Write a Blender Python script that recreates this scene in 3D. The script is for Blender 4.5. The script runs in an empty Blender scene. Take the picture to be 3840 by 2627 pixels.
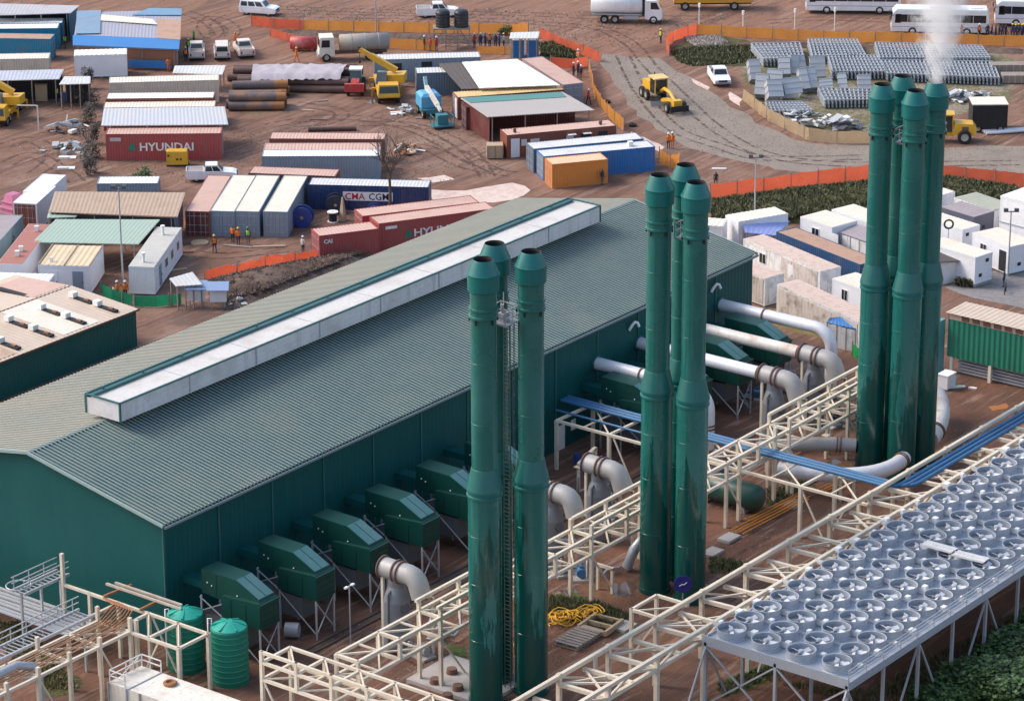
import bpy, math, random
from mathutils import Vector, Matrix
random.seed(7)
R = math.radians
SC = bpy.context.scene
COL = SC.collection

# ---------------------------------------------------------------- camera, sky, sun, exposure
HCAM, FPX, PITCH, YAW, ROLL = 100.0, 12328.04, 0.349490, 0.651804, -0.0033917
cd = bpy.data.cameras.new('camera'); cam = bpy.data.objects.new('camera', cd); COL.objects.link(cam)
cd.sensor_fit = 'HORIZONTAL'; cd.sensor_width = 36.0
cd.lens = 36.0 * FPX / 3840.0
cd.clip_start = 1.0; cd.clip_end = 6000.0
_F = Vector((math.cos(YAW)*math.cos(PITCH), math.sin(YAW)*math.cos(PITCH), -math.sin(PITCH)))
_r0 = Vector((math.sin(YAW), -math.cos(YAW), 0)); _u0 = _r0.cross(_F)
_r = math.cos(ROLL)*_r0 + math.sin(ROLL)*_u0; _u = -math.sin(ROLL)*_r0 + math.cos(ROLL)*_u0
M = Matrix((( _r.x, _u.x, -_F.x, 0), (_r.y, _u.y, -_F.y, 0), (_r.z, _u.z, -_F.z, HCAM), (0, 0, 0, 1)))
cam.matrix_world = M
SC.camera = cam

SUN_EL, SUN_AZ = R(43), R(112)        # azimuth of the sun measured from +X towards +Y
wd = bpy.data.worlds.new('World'); SC.world = wd; wd.use_nodes = True
nt = wd.node_tree; nt.nodes.clear()
o_ = nt.nodes.new('ShaderNodeOutputWorld'); b_ = nt.nodes.new('ShaderNodeBackground'); s_ = nt.nodes.new('ShaderNodeTexSky')
s_.sky_type = 'NISHITA'; s_.sun_disc = False; s_.sun_elevation = SUN_EL; s_.sun_rotation = math.pi/2 - SUN_AZ
s_.air_density = 1.2; s_.dust_density = 3.0; s_.ozone_density = 1.0
b_.inputs['Strength'].default_value = 0.15
nt.links.new(s_.outputs[0], b_.inputs[0]); nt.links.new(b_.outputs[0], o_.inputs[0])
ld = bpy.data.lights.new('sun', 'SUN'); ld.energy = 1.15; ld.angle = R(18); ld.color = (1.0, 0.93, 0.84)
sun = bpy.data.objects.new('sun', ld); COL.objects.link(sun)
sd = Vector((math.cos(SUN_EL)*math.cos(SUN_AZ), math.cos(SUN_EL)*math.sin(SUN_AZ), math.sin(SUN_EL)))
sun.rotation_euler = sd.to_track_quat('Z', 'Y').to_euler(); sun.location = (200, 150, 120)
SC.view_settings.view_transform = 'Standard'; SC.view_settings.look = 'None'
SC.view_settings.exposure = 0.72; SC.view_settings.gamma = 1.0

# ---------------------------------------------------------------- survey helper: a point of the site from where it shows in the photo
_S = 960/2313.0
WIN = {'Z1': (2640, 720, .32706), 'Z2': (3460, 680, .27676), 'Z3': (2620, 1080, .39), 'Z4': (0, 0, .30185), 'Z5': (1400, 180, .47332),
       'Z6': (0, 600, .35218), 'V': (0, 0, 1.6523), 'F': (0, 0, 1.0)}
for i_, y_ in enumerate((0, 660, 1320, 1967)):
    for j_, x_ in enumerate((0, 960, 1920, 2880)): WIN['%d%d' % (i_, j_)] = (x_, y_, _S)
def G(w, x, y, z=0.0):
    a = WIN[w]; X = a[0]+x*a[2]; Y = a[1]+y*a[2]
    d = _F + _r*((X-1920)/FPX) - _u*((Y-1313.5)/FPX)
    t = (z-HCAM)/d.z
    return Vector((d.x*t, d.y*t, z))

# ---------------------------------------------------------------- materials
MATS = {}
def lin(c):
    return tuple(((v/255)/12.92 if v <= 10 else (((v/255)+.055)/1.055)**2.4) for v in c)
def nd(nt, t, **kw):
    n = nt.nodes.new(t)
    for k, v in kw.items():
        if k in n.inputs: n.inputs[k].default_value = v
        else: setattr(n, k, v)
    return n
def base_mat(name):
    m = bpy.data.materials.new(name); m.use_nodes = True
    nt = m.node_tree; p = nt.nodes['Principled BSDF']
    return m, nt, p
def paint(name, col, rough=.5, metal=0., dirt=(.22, .14, .10), amt=.35, scale=1.0, streak=.5, var=.12, bump=0., spec=.5, dirt2=None, coat=0.):
    """painted or galvanised surface: colour drift, grime blotches and vertical run marks"""
    if name in MATS: return MATS[name]
    m, nt, p = base_mat(name); L = nt.links.new
    tc = nd(nt, 'ShaderNodeTexCoord'); oi = nd(nt, 'ShaderNodeObjectInfo')
    ml = nd(nt, 'ShaderNodeMath', operation='MULTIPLY'); ml.inputs[1].default_value = 57.0; L(oi.outputs['Random'], ml.inputs[0])
    ad = nd(nt, 'ShaderNodeVectorMath', operation='ADD'); L(tc.outputs['Object'], ad.inputs[0]); L(ml.outputs[0], ad.inputs[1])
    n1 = nd(nt, 'ShaderNodeTexNoise', Scale=.55*scale, Detail=6., Roughness=.62); L(ad.outputs[0], n1.inputs['Vector'])
    mp = nd(nt, 'ShaderNodeMapping'); mp.inputs['Scale'].default_value = (3.2*scale, 3.2*scale, .22*scale); L(ad.outputs[0], mp.inputs['Vector'])
    n2 = nd(nt, 'ShaderNodeTexNoise', Scale=1.0, Detail=5., Roughness=.6); L(mp.outputs[0], n2.inputs['Vector'])
    n3 = nd(nt, 'ShaderNodeTexNoise', Scale=6.*scale, Detail=4.); L(ad.outputs[0], n3.inputs['Vector'])
    r1 = nd(nt, 'ShaderNodeMapRange'); r1.inputs['From Min'].default_value = .48; r1.inputs['From Max'].default_value = .78; L(n1.outputs['Fac'], r1.inputs['Value'])
    r2 = nd(nt, 'ShaderNodeMapRange'); r2.inputs['From Min'].default_value = .52; r2.inputs['From Max'].default_value = .75; L(n2.outputs['Fac'], r2.inputs['Value'])
    r2.inputs['To Max'].default_value = streak
    mx = nd(nt, 'ShaderNodeMath', operation='MAXIMUM'); L(r1.outputs[0], mx.inputs[0]); L(r2.outputs[0], mx.inputs[1])
    am = nd(nt, 'ShaderNodeMath', operation='MULTIPLY'); am.inputs[1].default_value = amt; L(mx.outputs[0], am.inputs[0])
    c1 = nd(nt, 'ShaderNodeMix', data_type='RGBA'); c1.inputs[6].default_value = tuple(v*(1-var) for v in col)+(1,); c1.inputs[7].default_value = tuple(min(1, v*(1+var)) for v in col)+(1,)
    L(n3.outputs['Fac'], c1.inputs[0])
    c2 = nd(nt, 'ShaderNodeMix', data_type='RGBA'); c2.inputs[7].default_value = tuple(dirt)+(1,)
    L(am.outputs[0], c2.inputs[0]); L(c1.outputs[2], c2.inputs[6])
    L(c2.outputs[2], p.inputs['Base Color'])
    rr = nd(nt, 'ShaderNodeMapRange'); rr.inputs['To Min'].default_value = rough; rr.inputs['To Max'].default_value = min(1, rough+.3); L(am.outputs[0], rr.inputs['Value']); L(rr.outputs[0], p.inputs['Roughness'])
    p.inputs['Metallic'].default_value = metal; p.inputs['Specular IOR Level'].default_value = spec
    if coat: p.inputs['Coat Weight'].default_value = coat; p.inputs['Coat Roughness'].default_value = .12
    if bump:
        bp = nd(nt, 'ShaderNodeBump', Strength=bump, Distance=.05); L(n3.outputs['Fac'], bp.inputs['Height']); L(bp.outputs[0], p.inputs['Normal'])
    MATS[name] = m; return m
def flat(name, col, rough=.6, metal=0., spec=.5):
    return paint(name, col, rough, metal, amt=.12, spec=spec)
def netting(name, col):
    """safety netting: a real mesh of strands, so open between them"""
    if name in MATS: return MATS[name]
    m, nt, p = base_mat(name); L = nt.links.new
    tc = nd(nt, 'ShaderNodeTexCoord')
    n = nd(nt, 'ShaderNodeTexNoise', Scale=.7, Detail=4.); L(tc.outputs['Object'], n.inputs['Vector'])
    c = nd(nt, 'ShaderNodeMix', data_type='RGBA'); c.inputs[6].default_value = tuple(v*.75 for v in col)+(1,); c.inputs[7].default_value = tuple(min(1, v*1.15) for v in col)+(1,)
    L(n.outputs['Fac'], c.inputs[0]); L(c.outputs[2], p.inputs['Base Color']); p.inputs['Roughness'].default_value = .7
    n2 = nd(nt, 'ShaderNodeTexNoise', Scale=9., Detail=2.); L(tc.outputs['Object'], n2.inputs['Vector'])
    r = nd(nt, 'ShaderNodeMapRange'); r.inputs['From Min'].default_value = .3; r.inputs['From Max'].default_value = .5; r.inputs['To Min'].default_value = .78; L(n2.outputs['Fac'], r.inputs['Value'])
    tl = nd(nt, 'ShaderNodeBsdfTranslucent'); mx = nd(nt, 'ShaderNodeMixShader'); mx.inputs[0].default_value = .5; L(c.outputs[2], tl.inputs[0]); L(p.outputs[0], mx.inputs[1]); L(tl.outputs[0], mx.inputs[2])
    tr = nd(nt, 'ShaderNodeBsdfTransparent'); m2 = nd(nt, 'ShaderNodeMixShader'); L(r.outputs[0], m2.inputs[0]); L(tr.outputs[0], m2.inputs[1]); L(mx.outputs[0], m2.inputs[2]); L(m2.outputs[0], nt.nodes['Material Output'].inputs[0])
    MATS[name] = m; return m
def leafmat(name, cols, rough=.6):
    if name in MATS: return MATS[name]
    m, nt, p = base_mat(name); L = nt.links.new
    g = nd(nt, 'ShaderNodeNewGeometry'); tc = nd(nt, 'ShaderNodeTexCoord')
    n = nd(nt, 'ShaderNodeTexNoise', Scale=.8, Detail=3.); L(tc.outputs['Object'], n.inputs['Vector'])
    a = nd(nt, 'ShaderNodeMath', operation='ADD'); L(g.outputs['Random Per Island'], a.inputs[0]); L(n.outputs['Fac'], a.inputs[1])
    h = nd(nt, 'ShaderNodeMath', operation='MULTIPLY'); h.inputs[1].default_value = .5; L(a.outputs[0], h.inputs[0])
    cr = nd(nt, 'ShaderNodeValToRGB'); e = cr.color_ramp.elements
    e[0].position = .2; e[0].color = cols[0]+(1,); e[1].position = .8; e[1].color = cols[-1]+(1,)
    if len(cols) > 2:
        x = e.new(.5); x.color = cols[1]+(1,)
    L(h.outputs[0], cr.inputs[0]); L(cr.outputs[0], p.inputs['Base Color']); p.inputs['Roughness'].default_value = rough
    MATS[name] = m; return m

# ---------------------------------------------------------------- mesh builder
class MB:
    def __init__(s): s.v = []; s.f = []; s.m = []; s.s = []
    def add(s, vs, fs, m=0, smooth=False):
        b = len(s.v); s.v += [tuple(v) for v in vs]
        for f in fs: s.f.append(tuple(b+i for i in f)); s.m.append(m); s.s.append(smooth)
        return s
    def box(s, x0, x1, y0, y1, z0, z1, m=0):
        return s.add([(x0,y0,z0),(x1,y0,z0),(x1,y1,z0),(x0,y1,z0),(x0,y0,z1),(x1,y0,z1),(x1,y1,z1),(x0,y1,z1)],
            [(0,3,2,1),(4,5,6,7),(0,1,5,4),(1,2,6,5),(2,3,7,6),(3,0,4,7)], m)
    def frus(s, a, z0, b, z1, m=0):   # a, b = (x0,x1,y0,y1)
        return s.add([(a[0],a[2],z0),(a[1],a[2],z0),(a[1],a[3],z0),(a[0],a[3],z0),(b[0],b[2],z1),(b[1],b[2],z1),(b[1],b[3],z1),(b[0],b[3],z1)],
            [(0,3,2,1),(4,5,6,7),(0,1,5,4),(1,2,6,5),(2,3,7,6),(3,0,4,7)], m)
    def beam(s, p, q, w=.1, h=None, m=0):
        p = Vector(p); q = Vector(q); d = q-p
        if d.length < 1e-6: return s
        d.normalize(); up = Vector((0,0,1)) if abs(d.z) < .95 else Vector((1,0,0))
        a = d.cross(up).normalized()*(w/2); b = a.cross(d).normalized()*((h or w)/2)
        vs = [p-a-b, p+a-b, p+a+b, p-a+b, q-a-b, q+a-b, q+a+b, q-a+b]
        return s.add(vs, [(0,1,2,3),(7,6,5,4),(0,4,5,1),(1,5,6,2),(2,6,7,3),(3,7,4,0)], m)
    def cyl(s, p, q, r0, r1=None, n=16, m=0, c0=True, c1=True):
        p = Vector(p); q = Vector(q); r1 = r0 if r1 is None else r1
        d = (q-p).normalized(); up = Vector((0,0,1)) if abs(d.z) < .95 else Vector((1,0,0))
        a = d.cross(up).normalized(); b = d.cross(a)
        A = [p+(a*math.cos(2*math.pi*i/n)+b*math.sin(2*math.pi*i/n))*r0 for i in range(n)]
        B = [q+(a*math.cos(2*math.pi*i/n)+b*math.sin(2*math.pi*i/n))*r1 for i in range(n)]
        s.add(A+B, [(i, (i+1) % n, n+(i+1) % n, n+i) for i in range(n)], m, True)
        if c0: s.add(A, [tuple(range(n-1, -1, -1))], m)
        if c1: s.add(B, [tuple(range(n))], m)
        return s
    def tube(s, pts, r, n=12, m=0, caps=True):
        pts = [Vector(p) for p in pts]; rings = []; pa = None
        for i, p in enumerate(pts):
            d = (pts[min(i+1, len(pts)-1)]-pts[max(i-1, 0)]).normalized()
            if pa is None:
                up = Vector((0,0,1)) if abs(d.z) < .95 else Vector((1,0,0)); a = d.cross(up).normalized()
            else: a = (pa-d*pa.dot(d)).normalized()
            b = d.cross(a); pa = a
            rr = r[i] if isinstance(r, (list, tuple)) else r
            rings.append([p+(a*math.cos(2*math.pi*k/n)+b*math.sin(2*math.pi*k/n))*rr for k in range(n)])
        V_ = [v for g in rings for v in g]
        s.add(V_, [(i*n+k, i*n+(k+1) % n, (i+1)*n+(k+1) % n, (i+1)*n+k) for i in range(len(pts)-1) for k in range(n)], m, True)
        if caps: s.add(rings[0], [tuple(range(n-1, -1, -1))], m); s.add(rings[-1], [tuple(range(n))], m)
        return s
    def lathe(s, prof, n=24, m=0, c=(0, 0), smooth=True):
        V_ = [(c[0]+r*math.cos(2*math.pi*k/n), c[1]+r*math.sin(2*math.pi*k/n), z) for r, z in prof for k in range(n)]
        for i in range(len(prof)-1):      # each band keeps its own ring of points, so edges between bands stay crisp
            s.add(V_[i*n:(i+2)*n], [(k, (k+1) % n, n+(k+1) % n, n+k) for k in range(n)], m, smooth)
        return s
    def prism(s, pts, y0, y1, m=0):    # polygon in x,z pushed along y
        n = len(pts); A = [(x, y0, z) for x, z in pts]; B = [(x, y1, z) for x, z in pts]
        s.add(A+B, [(i, (i+1) % n, n+(i+1) % n, n+i) for i in range(n)], m)
        s.add(A, [tuple(range(n-1, -1, -1))], m); s.add(B, [tuple(range(n))], m); return s
    def quad(s, a, b, c, d, m=0): return s.add([a, b, c, d], [(0, 1, 2, 3)], m)
    def each(s, name, mats, parent):
        """one object per separate piece"""
        key = {}; up = list(range(len(s.v)))
        def find(i):
            while up[i] != i: up[i] = up[up[i]]; i = up[i]
            return i
        for i, v in enumerate(s.v):
            k = tuple(round(c, 4) for c in v); j = key.setdefault(k, i); up[find(i)] = find(j)
        for f in s.f:
            for i in f[1:]: up[find(i)] = find(f[0])
        grp = {}
        for n, f in enumerate(s.f): grp.setdefault(find(f[0]), []).append(n)
        out = []
        for fl in grp.values():
            m = MB(); ix = {}
            for n in fl:
                for i in s.f[n]:
                    if i not in ix: ix[i] = len(m.v); m.v.append(s.v[i])
                m.f.append(tuple(ix[i] for i in s.f[n])); m.m.append(s.m[n]); m.s.append(s.s[n])
            out.append(m.build(name, mats, parent))
        return out
    def build(s, name, mats, parent=None, loc=None):
        me = bpy.data.meshes.new(name); me.from_pydata(s.v, [], s.f)
        if not isinstance(mats, (list, tuple)): mats = [mats]
        for x in mats: me.materials.append(x)
        me.polygons.foreach_set('material_index', s.m); me.polygons.foreach_set('use_smooth', s.s); me.update()
        o = bpy.data.objects.new(name, me); COL.objects.link(o)
        if parent: o.parent = parent
        if loc is not None: o.location = loc
        return o
def T(name, label, cat, loc=(0,0,0), rz=0., group=None):
    o = bpy.data.objects.new(name, None); COL.objects.link(o); o.empty_display_size = .3
    o.location = loc; o.rotation_euler = (0, 0, rz); o['label'] = label; o['category'] = cat
    if group: o['group'] = group
    return o
def tag(o, label, cat, group=None, kind=None):
    o['label'] = label; o['category'] = cat
    if group: o['group'] = group
    if kind: o['kind'] = kind
    return o
def structure(o, kind='structure', label=None, cat=None):
    o['kind'] = kind
    if label: o['label'] = label; o['category'] = cat
    return o
def dup(root, loc, rz, label=None, sc=None, group=None):
    r = root.copy(); COL.objects.link(r); r.location = loc; r.rotation_euler = (0, 0, rz)
    if label: r['label'] = label
    if group: r['group'] = group
    if sc: r.scale = (sc, sc, sc)
    for ch in list(root.children):
        c = ch.copy(); COL.objects.link(c); c.parent = r
        for g in list(ch.children):
            d = g.copy(); COL.objects.link(d); d.parent = c
    return r
def swap(root, part, mat, slot=0):
    for c in root.children:
        if c.name.split('.')[0] == part and len(c.material_slots) > slot:
            c.material_slots[slot].link = 'OBJECT'; c.material_slots[slot].material = mat
def heading(a, b): return math.atan2(b.y-a.y, b.x-a.x)
def text_mesh(txt, size, mat, parent, loc, rot, name='lettering', bold=.02, sx=1.0):
    cu = bpy.data.curves.new('lettering_curve', 'FONT'); cu.body = txt; cu.size = size; cu.offset = bold*size; cu.extrude = .004; cu.resolution_u = 2
    to = bpy.data.objects.new('lettering_tmp', cu); COL.objects.link(to)
    dg = bpy.context.evaluated_depsgraph_get(); me = bpy.data.meshes.new_from_object(to.evaluated_get(dg))
    bpy.data.objects.remove(to); bpy.data.curves.remove(cu)
    me.materials.clear(); me.materials.append(mat)
    o = bpy.data.objects.new(name, me); COL.objects.link(o); o.parent = parent; o.location = loc; o.rotation_euler = rot; o.scale = (sx, 1, 1)
    return o
# ---------------------------------------------------------------- palette
TEAL = paint('teal_wall', (.003, .080, .080), .5, dirt=(.010, .105, .10), amt=.5, scale=.35, streak=.8, var=.1, spec=.3)
ROOFR = paint('roof_rib_pale', (.27, .315, .30), .45, dirt=(.38, .35, .31), amt=.5, scale=.25, var=.1)  # ribs coloured paler than the green valleys
ROOFF = paint('roof_rib_skylit', (.42, .40, .34), .5, dirt=(.44, .37, .29), amt=.7, scale=.22)  # far slope ribs: sky sheen put into a paler, beiger colour
ROOFG = paint('roof_green', (.065, .125, .12), .42, dirt=(.20, .215, .195), amt=.55, scale=.25, streak=.3, var=.12)
TRIM = paint('trim_green', (.03, .12, .12), .5, amt=.15)
ZINC = paint('zinc', (.50, .52, .55), .42, .35, dirt=(.33, .31, .33), amt=.45, scale=.8)
WHITEP = paint('white_sheet', (.74, .72, .69), .5, dirt=(.50, .43, .39), amt=.55, scale=.7)
WHITEW = paint('white_sheet_clean', (.86, .85, .83), .5, dirt=(.65, .6, .55), amt=.3)
STACKG = paint('stack_green', (.012, .130, .112), .24, dirt=(.042, .19, .172), amt=.8, scale=.40, streak=.9, var=.08, spec=.6)
def wet_runs(m, z0, z1):
    """darker, glossier rain-wet paint with a ragged run-down outline"""
    nt = m.node_tree; L = nt.links.new; p = nt.nodes['Principled BSDF']; src = p.inputs['Base Color'].links[0].from_socket; rsrc = p.inputs['Roughness'].links[0].from_socket
    tc = nd(nt, 'ShaderNodeTexCoord'); oi = nd(nt, 'ShaderNodeObjectInfo'); mp = nd(nt, 'ShaderNodeMapping'); mp.inputs['Scale'].default_value = (.8, .8, .10)
    ad = nd(nt, 'ShaderNodeVectorMath', operation='ADD'); L(tc.outputs['Object'], ad.inputs[0]); ml = nd(nt, 'ShaderNodeMath', operation='MULTIPLY'); ml.inputs[1].default_value = 31.; L(oi.outputs['Random'], ml.inputs[0]); L(ml.outputs[0], ad.inputs[1])
    L(ad.outputs[0], mp.inputs['Vector']); n = nd(nt, 'ShaderNodeTexNoise', Scale=1., Detail=6., Roughness=.6); L(mp.outputs[0], n.inputs['Vector'])
    sx = nd(nt, 'ShaderNodeSeparateXYZ'); L(tc.outputs['Object'], sx.inputs[0]); ma = nd(nt, 'ShaderNodeMath', operation='MULTIPLY_ADD'); L(n.outputs['Fac'], ma.inputs[0]); ma.inputs[1].default_value = 34.; L(sx.outputs['Z'], ma.inputs[2])
    r = nd(nt, 'ShaderNodeMapRange'); r.inputs[1].default_value = z0+17.; r.inputs[2].default_value = z1+17.; r.inputs[3].default_value = .88; r.inputs[4].default_value = 0.; L(ma.outputs[0], r.inputs[0])
    c = nd(nt, 'ShaderNodeMix', data_type='RGBA'); L(r.outputs[0], c.inputs[0]); L(src, c.inputs[6]); c.inputs[7].default_value = (.0012, .062, .052, 1); L(c.outputs[2], p.inputs['Base Color'])
    q = nd(nt, 'ShaderNodeMix'); L(r.outputs[0], q.inputs[0]); L(rsrc, q.inputs[2]); q.inputs[3].default_value = .12; L(q.outputs[0], p.inputs['Roughness'])
wet_runs(STACKG, 8.4, 9.0)
STACKT = paint('stack_cap_green', (.006, .15, .14), .3, dirt=(.012, .10, .09), amt=.6, scale=.8)
SOOT = flat('soot', (.012, .012, .013), .9)
CREAM = paint('cream_steel', (.72, .63, .50), .5, dirt=(.42, .25, .14), amt=.42, scale=1.2, streak=.3)
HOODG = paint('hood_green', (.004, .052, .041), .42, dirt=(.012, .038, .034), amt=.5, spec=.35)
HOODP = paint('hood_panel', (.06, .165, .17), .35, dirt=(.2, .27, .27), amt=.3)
GREYS = paint('grey_steel', (.42, .43, .46), .45, .15, dirt=(.25, .19, .16), amt=.3)
DUCTW = paint('white_duct', (.74, .74, .78), .4, .1, dirt=(.45, .38, .36), amt=.4, scale=.9)
DUCTR = paint('white_duct_rusted', (.70, .66, .62), .5, .05, dirt=(.42, .22, .10), amt=.95, scale=1.1)
LAG = paint('grey_lagging', (.40, .38, .37), .5, .15, dirt=(.30, .26, .24), amt=.4)
DARKG = paint('dark_vessel', (.10, .115, .13), .5, .2, amt=.3)
RUST = paint('rust', (.33, .14, .06), .8, dirt=(.45, .24, .12), amt=.7, scale=2)
RUSTD = paint('rust_band', (.17, .09, .065), .8, amt=.4)
BLUEP = paint('blue_pipe', (.045, .16, .32), .4, dirt=(.12, .18, .26), amt=.5, scale=1.5)
TANKG = paint('tank_green', (.005, .20, .13), .45, dirt=(.01, .13, .10), amt=.5)
VESSG = paint('vessel_green', (.015, .075, .06), .35, amt=.3)
GALV = paint('galvanised', (.41, .44, .49), .42, .25, dirt=(.55, .54, .55), amt=.5, scale=1.6, var=.22)
GALVD = paint('galvanised_dull', (.46, .47, .49), .55, .15, dirt=(.50, .48, .46), amt=.5, scale=1.5)
BLACK = flat('black_rubber', (.018, .018, .02), .8)
GLASS = paint('vehicle_glass', (.02, .026, .032), .12, amt=.0, spec=.7)
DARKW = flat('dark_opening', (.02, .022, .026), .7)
TIMBER = paint('timber', (.46, .34, .22), .8, dirt=(.25, .17, .11), amt=.5, scale=2)
TIMBERG = paint('grey_timber', (.30, .25, .22), .85, dirt=(.14, .11, .10), amt=.6, scale=2)
CONC = paint('concrete', (.42, .39, .37), .85, dirt=(.22, .17, .14), amt=.5, scale=1.2)
def GY(w, x, y, Y):
    a = G(w, x, y, 0.0); d = a-Vector((0, 0, HCAM)); t = Y/d.y; return Vector((0, 0, HCAM))+d*t

# ---------------------------------------------------------------- ground
def ground_mat():
    m, nt, p = base_mat('red_earth'); L = nt.links.new
    tc = nd(nt, 'ShaderNodeTexCoord')
    def noise(sc, det=6., rough=.6, vec=None, dist=0.):
        n = nd(nt, 'ShaderNodeTexNoise', Scale=sc, Detail=det, Roughness=rough, Distortion=dist); L(vec or tc.outputs['Object'], n.inputs['Vector']); return n
    def rng(src, a, b, c=0., d=1.):
        r = nd(nt, 'ShaderNodeMapRange'); r.inputs[1].default_value = a; r.inputs[2].default_value = b; r.inputs[3].default_value = c; r.inputs[4].default_value = d; L(src, r.inputs[0]); return r
    def mix(f, a, b):
        x = nd(nt, 'ShaderNodeMix', data_type='RGBA'); L(f, x.inputs[0])
        for s, i in ((a, 6), (b, 7)):
            if isinstance(s, tuple): x.inputs[i].default_value = s+(1,)
            else: L(s, x.inputs[i])
        return x.outputs[2]
    def mul(a, b):
        x = nd(nt, 'ShaderNodeMath', operation='MULTIPLY'); L(a, x.inputs[0])
        if isinstance(b, float): x.inputs[1].default_value = b
        else: L(b, x.inputs[1])
        return x.outputs[0]
    big = noise(.035, 4.); mid = noise(.22, 8., .65); fine = noise(2.2, 6., .7); peb = noise(7., 3., .6)
    c = mix(rng(big.outputs['Fac'], .38, .66).outputs[0], (.255, .132, .088), (.31, .192, .145))
    c = mix(mul(rng(mid.outputs['Fac'], .42, .66).outputs[0], .85), c, (.175, .088, .060))
    # plant side: darker wet mud (Y below the hall)
    sx = nd(nt, 'ShaderNodeSeparateXYZ'); L(tc.outputs['Object'], sx.inputs[0])
    yn = nd(nt, 'ShaderNodeMath', operation='MULTIPLY_ADD'); L(mid.outputs['Fac'], yn.inputs[0]); yn.inputs[1].default_value = 26.; L(sx.outputs['Y'], yn.inputs[2])
    xx = nd(nt, 'ShaderNodeMath', operation='MULTIPLY_ADD'); L(sx.outputs['X'], xx.inputs[0]); xx.inputs[1].default_value = .25; L(yn.outputs[0], xx.inputs[2])
    pl = rng(xx.outputs[0], 222., 206.)
    c = mix(mul(pl.outputs[0], .92), c, mix(rng(mid.outputs['Fac'], .4, .62).outputs[0], (.115, .055, .037), (.215, .098, .060)))
    # road side, far: redder
    rd = nd(nt, 'ShaderNodeMath', operation='ADD'); L(sx.outputs['X'], rd.inputs[0]); L(sx.outputs['Y'], rd.inputs[1])
    c = mix(mul(rng(rd.outputs[0], 500., 530.).outputs[0], .6), c, mix(rng(mid.outputs['Fac'], .4, .65).outputs[0], (.265, .125, .078), (.37, .20, .14)))
    # wheel tracks: stretched, twisted bands
    mp = nd(nt, 'ShaderNodeMapping'); mp.inputs['Rotation'].default_value = (0, 0, R(-52)); mp.inputs['Scale'].default_value = (.05, .55, 1); L(tc.outputs['Object'], mp.inputs['Vector'])
    tr = noise(1.0, 5., .6, mp.outputs[0], 1.2)
    c = mix(mul(rng(tr.outputs['Fac'], .50, .62).outputs[0], .7), c, (.13, .075, .058))
    mp2 = nd(nt, 'ShaderNodeMapping'); mp2.inputs['Rotation'].default_value = (0, 0, R(15)); mp2.inputs['Scale'].default_value = (.06, .8, 1); L(tc.outputs['Object'], mp2.inputs['Vector'])
    tr2 = noise(1.0, 5., .62, mp2.outputs[0], 2.)
    c = mix(mul(rng(tr2.outputs['Fac'], .54, .66).outputs[0], .6), c, (.40, .275, .215))
    wt = noise(.09, 5., .55, None, .5); c = mix(mul(rng(wt.outputs['Fac'], .60, .68).outputs[0], .65), c, (.105, .062, .048))
    # thin weeds
    gr = noise(.13, 5., .6, None, .6)
    c = mix(mul(mul(rng(gr.outputs['Fac'], .60, .70).outputs[0], rng(fine.outputs['Fac'], .4, .55).outputs[0]), .45), c, (.10, .115, .045))
    c = mix(mul(rng(fine.outputs['Fac'], .35, .7).outputs[0], .28), c, (.12, .075, .055))
    c = mix(mul(rng(peb.outputs['Fac'], .62, .72).outputs[0], .35), c, (.46, .36, .30))
    L(c, p.inputs['Base Color'])
    ro = rng(mid.outputs['Fac'], .3, .5, .55, .92); L(ro.outputs[0], p.inputs['Roughness']); p.inputs['Specular IOR Level'].default_value = .25
    h = nd(nt, 'ShaderNodeMath', operation='ADD'); L(fine.outputs['Fac'], h.inputs[0]); L(mul(tr.outputs['Fac'], 2.2), h.inputs[1])
    bp = nd(nt, 'ShaderNodeBump', Strength=.55, Distance=.25); L(h.outputs[0], bp.inputs['Height']); L(bp.outputs[0], p.inputs['Normal'])
    return m
def soil(name, cols, sc=3., bump=.6, dist=.08, alpha_edge=False):
    m, nt, p = base_mat(name); L = nt.links.new
    tc = nd(nt, 'ShaderNodeTexCoord')
    n = nd(nt, 'ShaderNodeTexNoise', Scale=sc, Detail=5., Roughness=.75); L(tc.outputs['Object'], n.inputs['Vector'])
    n2 = nd(nt, 'ShaderNodeTexNoise', Scale=sc*.09, Detail=5., Roughness=.6); L(tc.outputs['Object'], n2.inputs['Vector'])
    a = nd(nt, 'ShaderNodeMath', operation='MULTIPLY_ADD'); L(n2.outputs['Fac'], a.inputs[0]); a.inputs[1].default_value = .8; L(n.outputs['Fac'], a.inputs[2])
    cr = nd(nt, 'ShaderNodeValToRGB'); e = cr.color_ramp.elements; e[0].position = .62; e[0].color = cols[0]+(1,); e[1].position = 1.15 if False else 1.0; e[1].color = cols[-1]+(1,)
    for i, cc in enumerate(cols[1:-1]):
        x = e.new(.62+.38*(i+1)/(len(cols)-1)); x.color = cc+(1,)
    L(a.outputs[0], cr.inputs[0]); L(cr.outputs[0], p.inputs['Base Color']); p.inputs['Roughness'].default_value = .92; p.inputs['Specular IOR Level'].default_value = .2
    bp = nd(nt, 'ShaderNodeBump', Strength=bump, Distance=dist); L(n.outputs['Fac'], bp.inputs['Height']); L(bp.outputs[0], p.inputs['Normal'])
    return m
g = MB(); g.quad((-1500, -1500, 0), (2500, -1500, 0), (2500, 2500, 0), (-1500, 2500, 0)); structure(g.build('ground', ground_mat()))
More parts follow.
